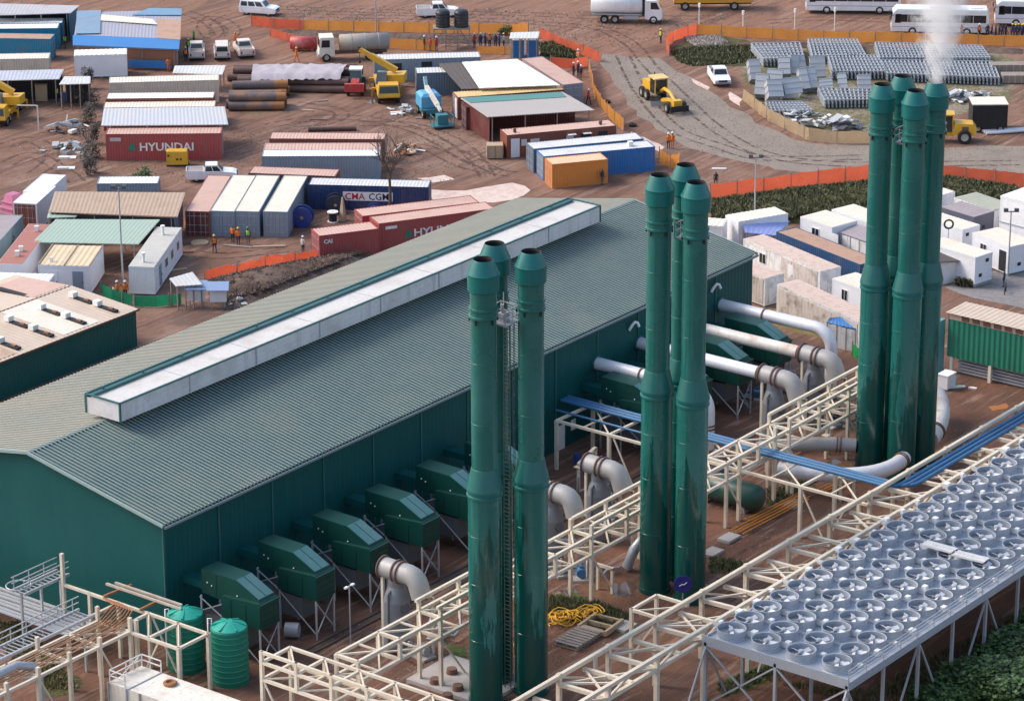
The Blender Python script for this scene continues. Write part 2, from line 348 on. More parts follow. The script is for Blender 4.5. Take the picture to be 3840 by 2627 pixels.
def sheet(name, pts, mat, z, jit=.5, step=1.5, kind='structure'):
    """flat patch with a ragged edge"""
    out = []
    for i, a in enumerate(pts):
        b = pts[(i+1) % len(pts)]; n = max(1, int((b-a).length/step)); d = (b-a)
        nrm = Vector((-d.y, d.x, 0)).normalized()
        for k in range(n):
            j = random.uniform(-jit, jit) if k else 0
            q_ = a+d*(k/n)+nrm*j; out.append((q_.x, q_.y, z))
    m = MB(); m.add(out, [tuple(range(len(out)))]); o = m.build(name, mat); structure(o, kind); return o
P02 = [(820, 480), (1080, 520), (1330, 525), (1380, 560), (1600, 690), (1780, 820), (2090, 1010)]
P03 = [(0, 1150), (370, 1290), (900, 1310), (1600, 1335), (2420, 1320)]
P02b = [(2313, 1500), (1900, 1420), (1600, 1340), (1300, 1170), (1130, 1050), (960, 800), (830, 620)]
gp = [G('02', *a) for a in P02]+[G('03', *a) for a in P03]+[G('03', 2420, 1560), G('03', 1600, 1560), G('03', 900, 1530), G('03', 300, 1555), G('03', 60, 1530)]+[G('02', *a) for a in P02b]
sheet('gravel_road', gp, soil('gravel', [(.205, .165, .138), (.25, .205, .172), (.295, .245, .205)], 3.2, .45, .05), .004, .7, 2)
GRASS = soil('grass_ground', [(.05, .033, .022), (.065, .062, .026), (.12, .115, .05)], 3.5, .8, .15)
RUBBLE = soil('dark_rubble', [(.05, .032, .026), (.11, .07, .055), (.20, .14, .115)], 2.4, 1., .25)
PALE = soil('pale_sand', [(.42, .29, .24), (.60, .45, .39), (.70, .57, .50)], 1.4, .5, .08)
ASPH = soil('grey_hardstand', [(.16, .15, .15), (.22, .205, .20), (.28, .26, .26)], 1.6, .3, .03)
MUD = soil('wet_mud', [(.085, .045, .032), (.14, .07, .045), (.20, .10, .06)], 1.1, .6, .12)
sheet('sand_patch', [G('11', *a) for a in ((1560, 120), (1900, 130), (2313, 60), (2480, 130), (2313, 215), (2150, 240), (1600, 255))], PALE, .008, .6, 1.5)
sheet('sand_strip', [G('11', *a) for a in ((1450, 20), (1700, -10), (1800, 30), (1600, 60))], PALE, .009, .4, 1.2)
sheet('sand_edge', [G('02', *a) for a in ((1080, 1190), (1250, 1270), (1380, 1330), (1330, 1370), (1180, 1300), (1060, 1220))], PALE, .010, .3, 1.)
sheet('sand_verge', [G('02', *a) for a in ((1620, 710), (1790, 790), (1770, 815), (1640, 745))], PALE, .011, .2, 1.)
sheet('sand_heap', [G('02', *a) for a in ((1970, 830), (2080, 900), (2060, 960), (1965, 900))], PALE, .012, .2, 1.)
sheet('hardstand', [G('Z2', *a) for a in ((560, 1330), (900, 1220), (1500, 1180), (1700, 1800), (700, 1580), (300, 1430))], ASPH, .006, .3, 1.5)
sheet('grass_patch', [G('02', *a) for a in ((250, 380), (420, 370), (600, 440), (690, 520), (560, 530), (260, 510))], GRASS, .006, .4, 1.2)
sheet('grass_field', [G('02', *a) for a in ((1440, 470), (1560, 330), (1900, 330), (2313, 400), (2313, 560), (2100, 600), (1640, 590), (1500, 560))]+[], GRASS, .007, .6, 1.5)
sheet('yard_gravel', [G('02', *a) for a in ((1560, 350), (1860, 330), (1960, 390), (1680, 430))], soil('stone_heap', [(.10, .09, .09), (.22, .20, .2), (.36, .34, .34)], 2., 1., .3), .012, .5, 1.2)
sheet('storage_ground', [G('03', *a) for a in ((-300, 440), (0, 420), (950, 400), (2000, 440), (2300, 560), (2200, 900), (1500, 1100), (900, 1190), (380, 1180), (0, 1010), (-150, 850))], soil('yard_mud', [(.10, .07, .045), (.17, .125, .085), (.14, .14, .06), (.30, .24, .19)], 1.6, .7, .15), .005, .5, 2)
GRASSG = soil('green_turf', [(.05, .04, .02), (.06, .09, .025), (.11, .16, .045)], 3., .8, .12)
sheet('plant_grass', [G('32', *a) for a in ((330, 640), (560, 610), (760, 700), (1080, 820), (1060, 1000), (880, 960), (560, 850), (330, 800))], GRASSG, .006, .3, 1.)
sheet('plant_grass', [G('31', *a) for a in ((1700, 1060), (1900, 1110), (1900, 1240), (1780, 1200))], GRASSG, .007, .2, .8)
sheet('plant_grass', [G('30', *a) for a in ((0, 880), (220, 880), (420, 1100), (600, 1330), (760, 1420), (700, 1500), (420, 1560), (300, 1150), (0, 1090))], GRASS, .0075, .3, 1.)
sheet('mud_floor', [G('32', *a) for a in ((600, 540), (900, 400), (1180, 560), (1200, 700), (1060, 780), (780, 740))], MUD, .008, .3, 1.)
sheet('plant_grass', [G('Z1', *a) for a in ((640, 1330), (900, 1350), (1900, 1680), (1700, 1800), (900, 1560), (600, 1400))], soil('dry_grass', [(.12, .09, .04), (.20, .15, .06), (.25, .21, .09)], 3., .7, .12), .006, .3, 1.2)
sheet('plant_grass', [Vector(a) for a in ((176, 96, 0), (214, 96, 0), (214, 99.5, 0), (176, 99.8, 0))], GRASS, .006, .4, 1.2)
sheet('plant_grass', [G('23', *a) for a in ((0, 1250), (130, 1230), (420, 1080), (560, 1010), (600, 1050), (380, 1200), (120, 1330), (0, 1400))], GRASSG, .0062, .3, 1.)
sheet('plant_grass', [G('32', *a) for a in ((1790, 300), (2060, 330), (2200, 370), (2080, 430), (1800, 430))], GRASSG, .0064, .3, 1.)
sheet('plant_grass', [G('32', *a) for a in ((1850, 1440), (2100, 1330), (2400, 1250), (2450, 1330), (2100, 1500), (1900, 1560))], GRASSG, .0066, .3, 1.)
# concrete plinth with bolt stubs beside the left chimneys
cp = MB(); a = G('31', 1710, 1420); cp.box(a.x-1.6, a.x+3.4, a.y-4.6, a.y+2.2, 0, .25)
po = cp.build('concrete_plinth', CONC); tag(po, 'pale concrete plinth with round dark stubs at the foot of the nearest chimneys', 'plinth')
for x, y in ((1770, 1330), (1620, 1420), (1825, 1480), (1730, 1560)):
    b = G('31', x, y, .3); q_ = MB(); q_.cyl((b.x, b.y, .25), (b.x, b.y, .62), .42, .36, 14); q_.build('stub', RUSTD, po)

# tyre tracks: broken pairs of darker strips pressed into the mud
def track_mat():
    m, nt, p = base_mat('tyre_mud'); L = nt.links.new; tc = nd(nt, 'ShaderNodeTexCoord'); n = nd(nt, 'ShaderNodeTexNoise', Scale=1.1, Detail=4.); L(tc.outputs['Object'], n.inputs['Vector'])
    r = nd(nt, 'ShaderNodeMapRange'); r.inputs[1].default_value = .38; r.inputs[2].default_value = .62; r.inputs[4].default_value = .75; L(n.outputs['Fac'], r.inputs[0]); L(r.outputs[0], p.inputs['Alpha'])
    p.inputs['Base Color'].default_value = (.115, .065, .05, 1); p.inputs['Roughness'].default_value = .85; return m
TRK = track_mat()
def tracks(pts, gauge=1.6, w=.34, lift=.014):
    P_ = [G(*p) for p in pts]; Q = []
    for i in range(len(P_)-1):
        p0, p1, p2, p3 = P_[max(i-1, 0)], P_[i], P_[i+1], P_[min(i+2, len(P_)-1)]
        for k in range(10):
            t = k/10; Q.append(.5*((2*p1)+(p2-p0)*t+(2*p0-5*p1+4*p2-p3)*t*t+(3*p1-p0-3*p2+p3)*t**3))
    m = MB()
    for sd in (-1, 1):
        V_ = []
        for i, q in enumerate(Q):
            d = (Q[min(i+1, len(Q)-1)]-Q[max(i-1, 0)]).normalized(); n = Vector((-d.y, d.x, 0))
            for e in (-1, 1): c = q+n*(sd*gauge/2+e*(w/2+random.uniform(-.05, .05))); V_.append((c.x, c.y, lift))
        m.add(V_, [(2*i, 2*i+1, 2*i+3, 2*i+2) for i in range(len(Q)-1)])
    structure(m.build('tyre_tracks', TRK))
for k, pts in enumerate(([('00', 1660, 110), ('00', 1850, 180), ('00', 1960, 280), ('00', 1900, 330), ('00', 1840, 220), ('00', 2000, 130), ('00', 2300, 90)], [('00', 1700, 190), ('00', 1950, 170), ('00', 2110, 260), ('00', 2080, 340)], [('01', 0, 60), ('01', 700, 90), ('01', 1500, 110), ('02', 100, 130), ('02', 900, 160), ('02', 2000, 160)], [('01', 100, 140), ('01', 900, 150), ('01', 2000, 180), ('02', 500, 230), ('02', 1100, 290)],
        [('02', 700, 230), ('02', 900, 300), ('02', 1100, 420), ('02', 1250, 600), ('02', 1550, 900), ('02', 1900, 1200), ('02', 2313, 1400), ('03', 600, 1480), ('03', 1500, 1480), ('03', 2313, 1470)], [('02', 1000, 500), ('02', 1150, 800), ('02', 1450, 1150), ('02', 1900, 1330), ('03', 0, 1430), ('03', 900, 1420)],
        [('01', 100, 1140), ('01', 600, 1060), ('01', 1100, 1090), ('01', 1500, 1200), ('01', 1900, 1420), ('01', 2200, 1560)], [('01', 350, 940), ('01', 700, 990), ('01', 770, 1050), ('01', 600, 1110), ('01', 300, 1130)], [('01', 900, 1120), ('01', 1400, 1130), ('01', 1800, 1280), ('01', 2000, 1450), ('11', 2100, 20)], [('01', 1250, 1320), ('01', 1550, 1340), ('01', 1900, 1500), ('02', 40, 1580)],
        [('00', 30, 1320), ('00', 250, 1260), ('00', 420, 1330), ('00', 460, 1450), ('00', 300, 1580)], [('00', 60, 1480), ('00', 300, 1400), ('00', 600, 1560), ('10', 700, 60)], [('03', 0, 200), ('03', 500, 170), ('03', 1100, 190)], [('10', 1750, 700), ('10', 2000, 720), ('10', 2250, 700), ('11', 300, 660)], [('31', 560, 1180), ('31', 900, 980), ('31', 1250, 770), ('31', 1600, 560)], [('33', 0, 60), ('32', 1850, 300), ('32', 1300, 640)])): tracks(pts, 1.6, .36, .013+.0006*k)
WET = paint('puddle_water', (.10, .062, .045), .08, amt=.1, spec=.5)
for k, pts in enumerate(([('32', 420, 590), ('32', 560, 570), ('32', 600, 610), ('32', 480, 640)], [('32', 860, 560), ('32', 1040, 500), ('32', 1140, 560), ('32', 1060, 640), ('32', 930, 640)], [('31', 400, 960), ('31', 560, 900), ('31', 600, 930), ('31', 450, 1000)], [('23', 1990, 490), ('23', 2150, 460), ('23', 2160, 510), ('23', 2030, 530)], [('01', 1180, 860), ('01', 1050, 950), ('01', 980, 930)], [('23', 500, 1000), ('23', 620, 960), ('23', 680, 1000), ('23', 560, 1040)])):
    sheet('puddle', [G(*p) for p in pts], WET if k not in (3,) else paint('orange_silt', (.42, .16, .05), .5, amt=.3), .0105+.0003*k, .25, .6)
a, b = G('31', 480, 1180), G('31', 1900, 400); dc = MB()
for o_ in (0, .75): dc.beam((a.x, a.y+o_, .05), (b.x+30, a.y+o_, .05), .18, .16)
dc.box(a.x, b.x+30, a.y+.1, a.y+.65, .0, .02); structure(dc.build('drain_channel', paint('drain_dark', (.09, .06, .05), .8, amt=.4)))
# banks: gently mounded strips of earth
def bank(name, pts, mat, h, res=26):
    xs = [p.x for p in pts]; ys = [p.y for p in pts]; x0, x1, y0, y1 = min(xs), max(xs), min(ys), max(ys)
    def inside(x, y):
        c = False; n = len(pts)
        for i in range(n):
            a, b = pts[i], pts[i-1]
            if (a.y > y) != (b.y > y) and x < (b.x-a.x)*(y-a.y)/(b.y-a.y)+a.x: c = not c
        return c
    def dist(x, y):
        r = 1e9
        for i in range(len(pts)):
            a, b = pts[i], pts[i-1]; dx, dy = b.x-a.x, b.y-a.y
            t = max(0, min(1, ((x-a.x)*dx+(y-a.y)*dy)/(dx*dx+dy*dy+1e-9))); r = min(r, math.hypot(x-a.x-t*dx, y-a.y-t*dy))
        return r
    nx = max(8, int((x1-x0)/.6)); ny = max(8, int((y1-y0)/.6)); V_ = []
    for j in range(ny+1):
        for i in range(nx+1):
            x = x0+(x1-x0)*i/nx; y = y0+(y1-y0)*j/ny
            z = -.15
            if inside(x, y):
                d = dist(x, y); z = .02+h*min(1, d/2.2)*random.uniform(.6, 1.05)
            V_.append((x, y, z))
    F_ = [(j*(nx+1)+i, j*(nx+1)+i+1, (j+1)*(nx+1)+i+1, (j+1)*(nx+1)+i) for j in range(ny) for i in range(nx)]
    F_ = [f for f in F_ if max(V_[k][2] for k in f) > -.1]
    m = MB(); m.add(V_, F_, 0, True); return structure(m.build(name, mat))
bank('rubble_bank', [G('10', 1850, 960), G('10', 2313, 860), G('11', 300, 800), G('11', 700, 735), G('11', 1130, 680), G('11', 1000, 800), G('11', 300, 1060), G('11', 0, 1170), G('10', 2060, 1230), G('10', 1880, 1120)], RUBBLE, 1.1)
bank('grass_bank', [G('Z1', 60, 150), G('Z1', 600, 60), G('Z1', 1000, 20), G('Z1', 1900, -60), G('14' if False else '13', 1620, 60), G('13', 2100, 130), G('13', 2250, 330), G('13', 1700, 260), G('Z1', 1950, 260), G('Z1', 1400, 330), G('Z1', 950, 380), G('Z1', 300, 330), G('Z1', 80, 420)], GRASS, .9)
bank('earth_bank', [G('01', 170, 265), G('01', 800, 285), G('01', 1600, 320), G('01', 2313, 330), G('01', 2300, 400), G('01', 1500, 400), G('01', 900, 350), G('01', 400, 330)], RUBBLE, .8)
bank('earth_bank', [G('02', 1990, 390), G('02', 2313, 365), G('03', 900, 410), G('03', 2313, 440), G('03', 2313, 500), G('03', 1500, 460), G('03', 300, 440), G('02', 2200, 450)], RUBBLE, .6)

# ---------------------------------------------------------------- the generator hall
HX0, HX1, HY0, HY1, HE, HR = 154.55, 230.0, 148.95, 174.8, 9.38, 11.68
HYR = (HY0+HY1)/2
hall = T('generator_hall', 'very long dark green metal hall with ribbed ridge roof and white ridge vent', 'industrial hall', (0, 0, 0))
w = MB()
for X, s in ((HX0, 1), (HX1, -1)):
    pts = [(X, HY0, -.1), (X, HY1, -.1), (X, HY1, HE), (X, HYR, HR), (X, HY0, HE)]
    w.add(pts, [(4, 3, 2, 1, 0) if s > 0 else (0, 1, 2, 3, 4)])
# ribbed long walls
n = int((HX1-HX0)/.5); xs = []
for i in range(n):
    x = HX0+(HX1-HX0)*i/n; st = (HX1-HX0)/n; xs += [(x, 0), (x+st*.42, 0), (x+st*.55, 1), (x+st*.87, 1)]
xs.append((HX1, 0))
for Y, sg in ((HY0, -1), (HY1, 1)):
    V_ = [(x, Y+sg*.012*k, z) for z in (-.1, HE-.03) for x, k in xs]; N = len(xs)
    w.add(V_, [(i, i+1, N+i+1, N+i) if sg < 0 else (N+i, N+i+1, i+1, i) for i in range(N-1)])
w.build('wall', TEAL, hall)
sm = MB()
for i in range(1, 13): x = HX0+i*(HX1-HX0)/13; sm.box(x-.07, x+.07, HY0-.075, HY0-.034, .1, HE-.25)
for yy in (HY0, HY1): sm.box(HX0-.03, HX0+.12, yy-.05, yy+.05, .1, HE-.1)
sm.each('wall_seam', TRIM, hall)
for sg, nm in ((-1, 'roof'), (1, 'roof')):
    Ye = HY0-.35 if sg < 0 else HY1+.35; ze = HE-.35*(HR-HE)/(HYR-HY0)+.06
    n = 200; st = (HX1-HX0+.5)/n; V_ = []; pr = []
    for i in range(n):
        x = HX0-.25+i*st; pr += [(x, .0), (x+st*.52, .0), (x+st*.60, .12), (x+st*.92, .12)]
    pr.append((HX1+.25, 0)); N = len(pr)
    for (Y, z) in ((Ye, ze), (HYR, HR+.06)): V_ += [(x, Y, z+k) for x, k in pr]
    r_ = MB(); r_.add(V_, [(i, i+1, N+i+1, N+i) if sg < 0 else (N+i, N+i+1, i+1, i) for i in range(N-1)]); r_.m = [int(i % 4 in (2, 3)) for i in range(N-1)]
    o = r_.build('roof', [ROOFG, ROOFR] if sg < 0 else [paint('roof_green_skylit', (.20, .215, .185), .5, dirt=(.30, .27, .22), amt=.7, scale=.22, streak=.3), ROOFF], hall)  # far slope: faded green roof lightened further, its grazing sky sheen painted in
for X in (HX0-.3, HX1+.2):
    ed = MB()
    for a, b in (((HY0-.35, HE), (HYR, HR+.12)), ((HYR, HR+.12), (HY1+.35, HE))): ed.beam((X, a[0], a[1]), (X, b[0], b[1]), .14, .22)
    ed.build('verge_trim', paint('verge_pale', (.30, .40, .38), .5, amt=.2), hall)
for Y in (HY0-.42, HY1+.42): gt = MB(); gt.box(HX0-.2, HX1+.2, Y-.09, Y+.09, HE-.22, HE-.06); gt.build('gutter', paint('gutter_grey', (.20, .26, .29), .45, amt=.3), hall)
cpg = MB(); cpg.box(HX0-.2, 162.0, HYR-.22, HYR+.22, HR+.09, HR+.14); cpg.box(222.8, HX1+.2, HYR-.22, HYR+.22, HR+.09, HR+.14); cpg.each('ridge_cap', ROOFG, hall)
# ridge vent
VX0, VX1, VY0, VY1, VZ0, VZ1 = 162.2, 222.6, 160.12, 163.6, 12.08, 13.55
c_ = MB(); c_.box(VX0+.5, VX1-.5, 161.1, 162.6, HR-.3, VZ0); cu = c_.build('vent_curb', paint('curb_green', (.02, .12, .085), .5, amt=.2), hall)
v_ = MB(); v_.box(VX0, VX1, VY0, VY0+.05, VZ0, VZ1-.03); v_.box(VX0, VX1, VY1-.05, VY1, VZ0, VZ1-.03); v_.box(VX0, VX0+.05, VY0+.05, VY1-.05, VZ0, VZ1-.03); v_.box(VX1-.05, VX1, VY0+.05, VY1-.05, VZ0, VZ1-.03)
for z in (VZ0+.35, VZ0+.75, VZ0+1.12): v_.box(VX0, VX1, VY0-.025, VY0-.002, z, z+.03)
vent = v_.build('ridge_vent', paint('vent_white', (.78, .75, .75), .5, .1, dirt=(.46, .38, .37), amt=.7, scale=.6, streak=.9), hall)
i_ = MB(); i_.box(VX0+.06, VX1-.06, VY0+.35, VY1-.55, VZ1-.30, VZ1-.24); i_.build('vent_trough', paint('trough_white', (.66, .63, .59), .55, dirt=(.42, .35, .30), amt=.7, scale=.8), vent)
f_ = MB()
for a, b in (((VX0, VY0), (VX1, VY0)), ((VX0, VY1), (VX1, VY1)), ((VX0, VY0), (VX0, VY1)), ((VX1, VY0), (VX1, VY1))): f_.beam((a[0], a[1], VZ1), (b[0], b[1], VZ1), .16, .10)
for X in (VX0, VX1):
    for Y in (VY0, VY1): f_.box(X-.07, X+.07, Y-.07, Y+.07, VZ0-.02, VZ1-.05)
f_.box(VX0, VX1, VY1-.55, VY1-.12, VZ1-.2, VZ1-.02)
f_.build('vent_frame', TRIM, vent)
j_ = MB()
for k in range(1, 8): x = VX0+k*(VX1-VX0)/8; j_.box(x-.05, x+.05, VY0-.06, VY0-.028, VZ0+.1, VZ1-.1); j_.box(x-.03, x+.03, VY0+.35, VY1-.55, VZ1-.235, VZ1-.215)
j_.each('vent_joint', ZINC, vent)
d_ = MB()
for k in range(14): x = VX0+1.5+k*4.3; d_.box(x, x+.14, VY1-.35, VY1-.2, VZ1-.02, VZ1+.18)
d_.each('vent_clip', TRIM, vent)
dr = MB(); dr.box(201.0, 202.2, HY0-.09, HY0-.03, 0, 2.1); dr.build('door', WHITEW, hall)
sg_ = MB(); sg_.box(203.1, 203.7, HY0-.09, HY0-.04, 1.2, 2.1); sg_.build('notice_board', WHITEW, hall)
for X in (211.58, 223.79):
    t = MB(); t.tube([(X-.45, HY0-.15, 7.7), (X-.32, HY0-.32, 8.1), (X, HY0-.4, 8.35), (X+.3, HY0-.45, 8.2), (X+.45, HY0-.5, 7.85)], .13, 8); t.build('wall_vent', WHITEW, hall)

# ---------------------------------------------------------------- chimneys
def stack(x, y, label, s=1.0, turn=0.):
    t = T('chimney', label, 'chimney', (x, y, 0), turn, 'tall green exhaust chimneys')
    rl, ru = 1.14*s, .87*s
    b = MB(); b.lathe([(rl+.06, -.1), (rl+.06, .35), (rl, .36), (rl, 15.3)], 40)
    for z in (4.2+.3*turn % 1, 9.1, 12.6): b.lathe([(rl, z), (rl+.012, z+.01), (rl+.012, z+.04), (rl, z+.05)], 40)
    b.build('lower_barrel', STACKG, t)
    c = MB(); c.lathe([(rl, 15.3), (rl+.09, 15.36), (rl+.09, 15.52), (rl+.02, 15.56), (rl+.02, 15.75), (rl+.09, 15.78), (rl+.09, 15.92), (ru+.03, 17.38), (ru, 17.4)], 40)
    c.build('reducer_cone', paint('stack_cone_green', (.014, .135, .125), .3, dirt=(.005, .095, .085), amt=.6), t)
    u = MB(); u.lathe([(ru, 17.4), (ru, 27.98)], 36)
    for z in (20.6, 24.9): u.lathe([(ru, z), (ru+.012, z+.01), (ru+.012, z+.04), (ru, z+.05)], 36)
    u.build('upper_barrel', STACKG, t)
    k = MB(); k.lathe([(ru, 27.98), (ru+.13, 28.06), (ru+.13, 28.2), (ru+.05, 28.24), (ru+.05, 28.55), (ru+.11, 28.6), (ru+.11, 28.74), (ru+.0, 28.76), (ru+.03, 29.86)], 36); k.build('collar', STACKG, t)
    h = MB(); h.lathe([(ru+.03, 29.86), (1.04*s, 29.95), (1.06*s, 31.06), (.68*s, 32.0), (.66*s, 32.03)], 36); h.lathe([(1.06*s, 30.98), (1.085*s, 31.0), (1.085*s, 31.08), (1.05*s, 31.1)], 36)
    h.build('cap', STACKT, t)
    i = MB(); i.lathe([(.66*s, 32.03), (.60*s, 31.9), (.60*s, 29.0), (0, 29.0)], 28); i.build('mouth', SOOT, t)
    l = MB()
    for q in range(5):
        an = q*1.257+.4; l.box(math.cos(an)*(ru+.1)-.05, math.cos(an)*(ru+.1)+.05, math.sin(an)*(ru+.1)-.05, math.sin(an)*(ru+.1)+.05, 27.7, 28.0)
    l.each('lug', SOOT, t)
    return t
S3 = [(213.4, 126.6, 'left chimney of the far cluster of four, in front of the steel beam yard'), (216.45, 126.6, 'rear chimney of the far cluster of four, mostly hidden behind the other three'),
      (213.35, 123.6, 'front chimney of the far cluster of four, with a white duct curving into its foot'), (216.5, 123.65, 'right chimney of the far cluster of four, steam rising from its mouth')]
S2 = [(183.35, 126.7, 'left chimney of the middle cluster of three, in front of the hall roof end'), (186.5, 126.65, 'rear chimney of the middle cluster of three, hidden behind the front pair'),
      (183.45, 123.65, 'right chimney of the middle cluster of three, beside the round blue sign')]
S1 = [(161.0, 125.2, 'left chimney of the nearest cluster, in front of the white ridge vent'), (164.1, 126.65, 'rear chimney of the nearest cluster, carrying the caged ladder'), (164.2, 123.7, 'right chimney of the nearest cluster, with a dark wet patch below its cone')]
for k, a in enumerate(S3+S2+S1): stack(*a, turn=k*1.3)
# service platforms, cages and ladders between the chimneys
def platform(x, y, label, ladder):
    t = T('service_platform', label, 'platform', (x, y, 0), 0, 'service platforms between the chimneys')
    m = MB(); m.box(-.75, .75, -.75, .75, 27.2, 27.3); m.build('deck', GREYS, t)
    r_ = MB()
    for z in (27.8, 28.35):
        for a, b in (((-.75, -.75), (.75, -.75)), ((.75, -.75), (.75, .75)), ((.75, .75), (-.75, .75)), ((-.75, .75), (-.75, -.75))): r_.beam((a[0], a[1], z), (b[0], b[1], z), .06)
    for a in ((-.75, -.75), (.75, -.75), (.75, .75), (-.75, .75), (0, -.75), (0, .75)): r_.beam((a[0], a[1], 27.3), (a[0], a[1], 28.4), .06)
    r_.build('guard_rail', ZINC, t)
    b_ = MB(); b_.box(-.3, .35, -.25, .3, 27.3, 27.9); b_.cyl((-.1, 0, 27.9), (-.1, 0, 28.5), .12, n=10); b_.beam((.3, .2, 27.3), (.3, .2, 29.2), .06); b_.build('sampling_unit', GREYS, t)
    if ladder:
        l = MB(); ax = .35
        for yy in (-.25, .25): l.beam((ax, yy, .3), (ax, yy, 27.2), .05)
        z = .6
        while z < 27.1: l.beam((ax, -.25, z), (ax, .25, z), .035); z += .3
        z = 2.6
        while z < 27: 
            pts = [(ax+.75*math.sin(k*math.pi/6), -.36*math.cos(k*math.pi/6), z) for k in range(7)]; l.tube(pts, .018, 5); z += 1.2
        for k in (2, 3, 4): l.beam((ax+.75*math.sin(k*math.pi/6), -.36*math.cos(k*math.pi/6), 2.6), (ax+.75*math.sin(k*math.pi/6), -.36*math.cos(k*math.pi/6), 27), .03)
        l.build('ladder', paint('ladder_green', (.03, .085, .08), .5, .1), t)
platform(162.75, 124.9, 'grey service platform and ladder between the nearest chimneys', True)
platform(184.95, 125.2, 'grey service platform high between the middle chimneys', True)
platform(214.95, 125.1, 'grey service platform high between the far four chimneys', False)
sp_ = G('32', 1545, 530, 2.35); sp_.z = 0; sgn = T('round_sign', 'round blue sign board with white squiggle at the foot of the middle chimneys', 'sign', sp_, R(-50))
m = MB(); m.cyl((0, .03, 2.3), (0, -.03, 2.3), .68, n=28); d0 = m.build('disc', paint('sign_blue', (.02, .025, .22), .4, amt=.1), sgn)
m = MB(); m.tube([(-.28, -.045, 2.17), (-.05, -.045, 2.33), (.05, -.045, 2.27), (.28, -.045, 2.47)], .04, 6); m.build('mark', WHITEW, sgn)
m = MB(); m.beam((0, .06, 0), (0, .06, 2.25), .07); m.build('post', GREYS, sgn)

# ---------------------------------------------------------------- intake hoods along the hall
def make_hood(lab):
    t = T('intake_hood', lab, 'intake hood', (0, 0, 0), 0, 'green intake hoods along the hall wall')
    b = MB(); W_ = 2.05; XL = .32
    def slab(prof, x0, x1, caps):
        N = len(prof); A = [(x0, y, z) for y, z in prof]; B = [(x1, y, z) for y, z in prof]
        b.add(A+B, [(i, (i+1) % N, N+(i+1) % N, N+i) for i in range(N)])
        for c in caps: b.add(A, [tuple(c)]); b.add(B, [tuple(c[::-1])])
    slab([(141.05, 4.70), (141.25, 5.12), (143.4, 6.10), (146.6, 6.14), (146.6, 4.3), (144.5, 4.2), (144.2, 4.70)], XL, W_-.04, [(6, 1, 0), (6, 2, 1), (6, 3, 2), (6, 5, 4, 3)])
    slab([(140.9, 3.08), (140.9, 4.85), (141.05, 4.98), (144.5, 4.72), (144.5, 3.08)], 0, W_, [(0, 1, 2, 3, 4)])
    b.build('hood_body', HOODG, t)
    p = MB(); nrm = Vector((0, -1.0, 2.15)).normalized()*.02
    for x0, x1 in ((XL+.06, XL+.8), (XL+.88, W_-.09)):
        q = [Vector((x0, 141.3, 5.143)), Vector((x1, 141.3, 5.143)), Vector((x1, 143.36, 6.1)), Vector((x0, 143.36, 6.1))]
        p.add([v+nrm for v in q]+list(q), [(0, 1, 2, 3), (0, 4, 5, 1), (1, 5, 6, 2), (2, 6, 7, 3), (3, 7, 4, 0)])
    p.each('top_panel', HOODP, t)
    l = MB(); l.box(-.03, W_+.03, 140.8, 140.9, 4.80, 4.93); l.box(.0, W_, 140.84, 140.9, 3.05, 3.2); l.each('front_lip', HOODG, t)
    for x in (.06, W_-.06):
        for y in (140.98, 144.4): k = MB(); k.beam((x, y, 0), (x, y, 3.08), .11); k.each('leg', GREYS, t)
        k = MB(); k.beam((x, 146.45, 0), (x, 146.45, 4.25), .11); k.each('leg', GREYS, t)
    k = MB()
    for x in (.06, W_-.06): k.beam((x, 141, .4), (x, 144.4, 2.9), .07); k.beam((x, 144.4, 3), (x, 146.6, 4.1), .07); k.beam((x, 144.4, 4.1), (x, 146.6, 3.0), .07)
    k.beam((.06, 140.98, .4), (W_-.06, 140.98, 2.9), .07); k.beam((W_-.06, 140.98, .4), (.06, 140.98, 2.9), .07); k.build('brace', GREYS, t)
    g_ = MB()
    for z in (3.5, 4.0, 4.45): g_.box(.12, W_-.12, 140.86, 140.9, z, z+.06)
    for y in (142.2, 143.6, 145.2): g_.box(-.025, 0, y, y+.05, 3.15, 4.6) if y < 144.5 else g_.box(XL-.025, XL, y, y+.05, 4.35, 6.0); g_.box(W_, W_+.025, y, y+.05, 4.25 if y > 144.5 else 3.15, 5.3 if y < 143 else 5.85)
    g_.each('stiffener', HOODG, t)
    s_ = MB(); s_.add([(W_+.1, 141.4, 3.0), (W_+.1, 144.6, 3.05), (W_+1.3, 144.6, 1.2), (W_+1.3, 142.6, 1.1)], [(0, 1, 2, 3)]); s_.add([(W_+.1, 141.4, 2.95), (W_+.1, 144.6, 3.0), (W_+1.3, 144.6, 1.15), (W_+1.3, 142.6, 1.05)], [(3, 2, 1, 0)]); s_.build('side_baffle', paint('baffle_grey', (.30, .29, .33), .5, .1, amt=.3), t)
    q = MB()
    for y, z in ((146.0, 5.2), (145.6, 5.05), (143.2, 4.9)): q.box(XL-.07, XL, y, y+.07, z, z+.08)
    q.each('wall_lamp', WHITEW, t)
    f = MB(); f.box(.7, W_-.3, 146.6, 148.9, 4.35, 4.9); f.build('wall_sleeve', TEAL, t); f = MB(); f.box(.15, W_-.15, 142.4, 146.5, 1.2, 2.9); f.build('fan_housing', DARKG, t)
    return t
hl = ['green intake hood nearest the hall corner, beside the water tanks', 'second green intake hood from the hall corner', 'third green intake hood from the hall corner', 'fourth green intake hood from the hall corner, partly behind the nearest chimneys',
      'green intake hood behind the left chimney of the nearest cluster', 'green intake hood behind the right chimney of the nearest cluster', 'green intake hood left of the door by the blue pipes', 'green intake hood right of the white door',
      'green intake hood under the white duct behind the middle chimneys', 'green intake hood below the shorter white duct', 'green intake hood below the rust-streaked white duct', 'green intake hood below the far bent white duct']
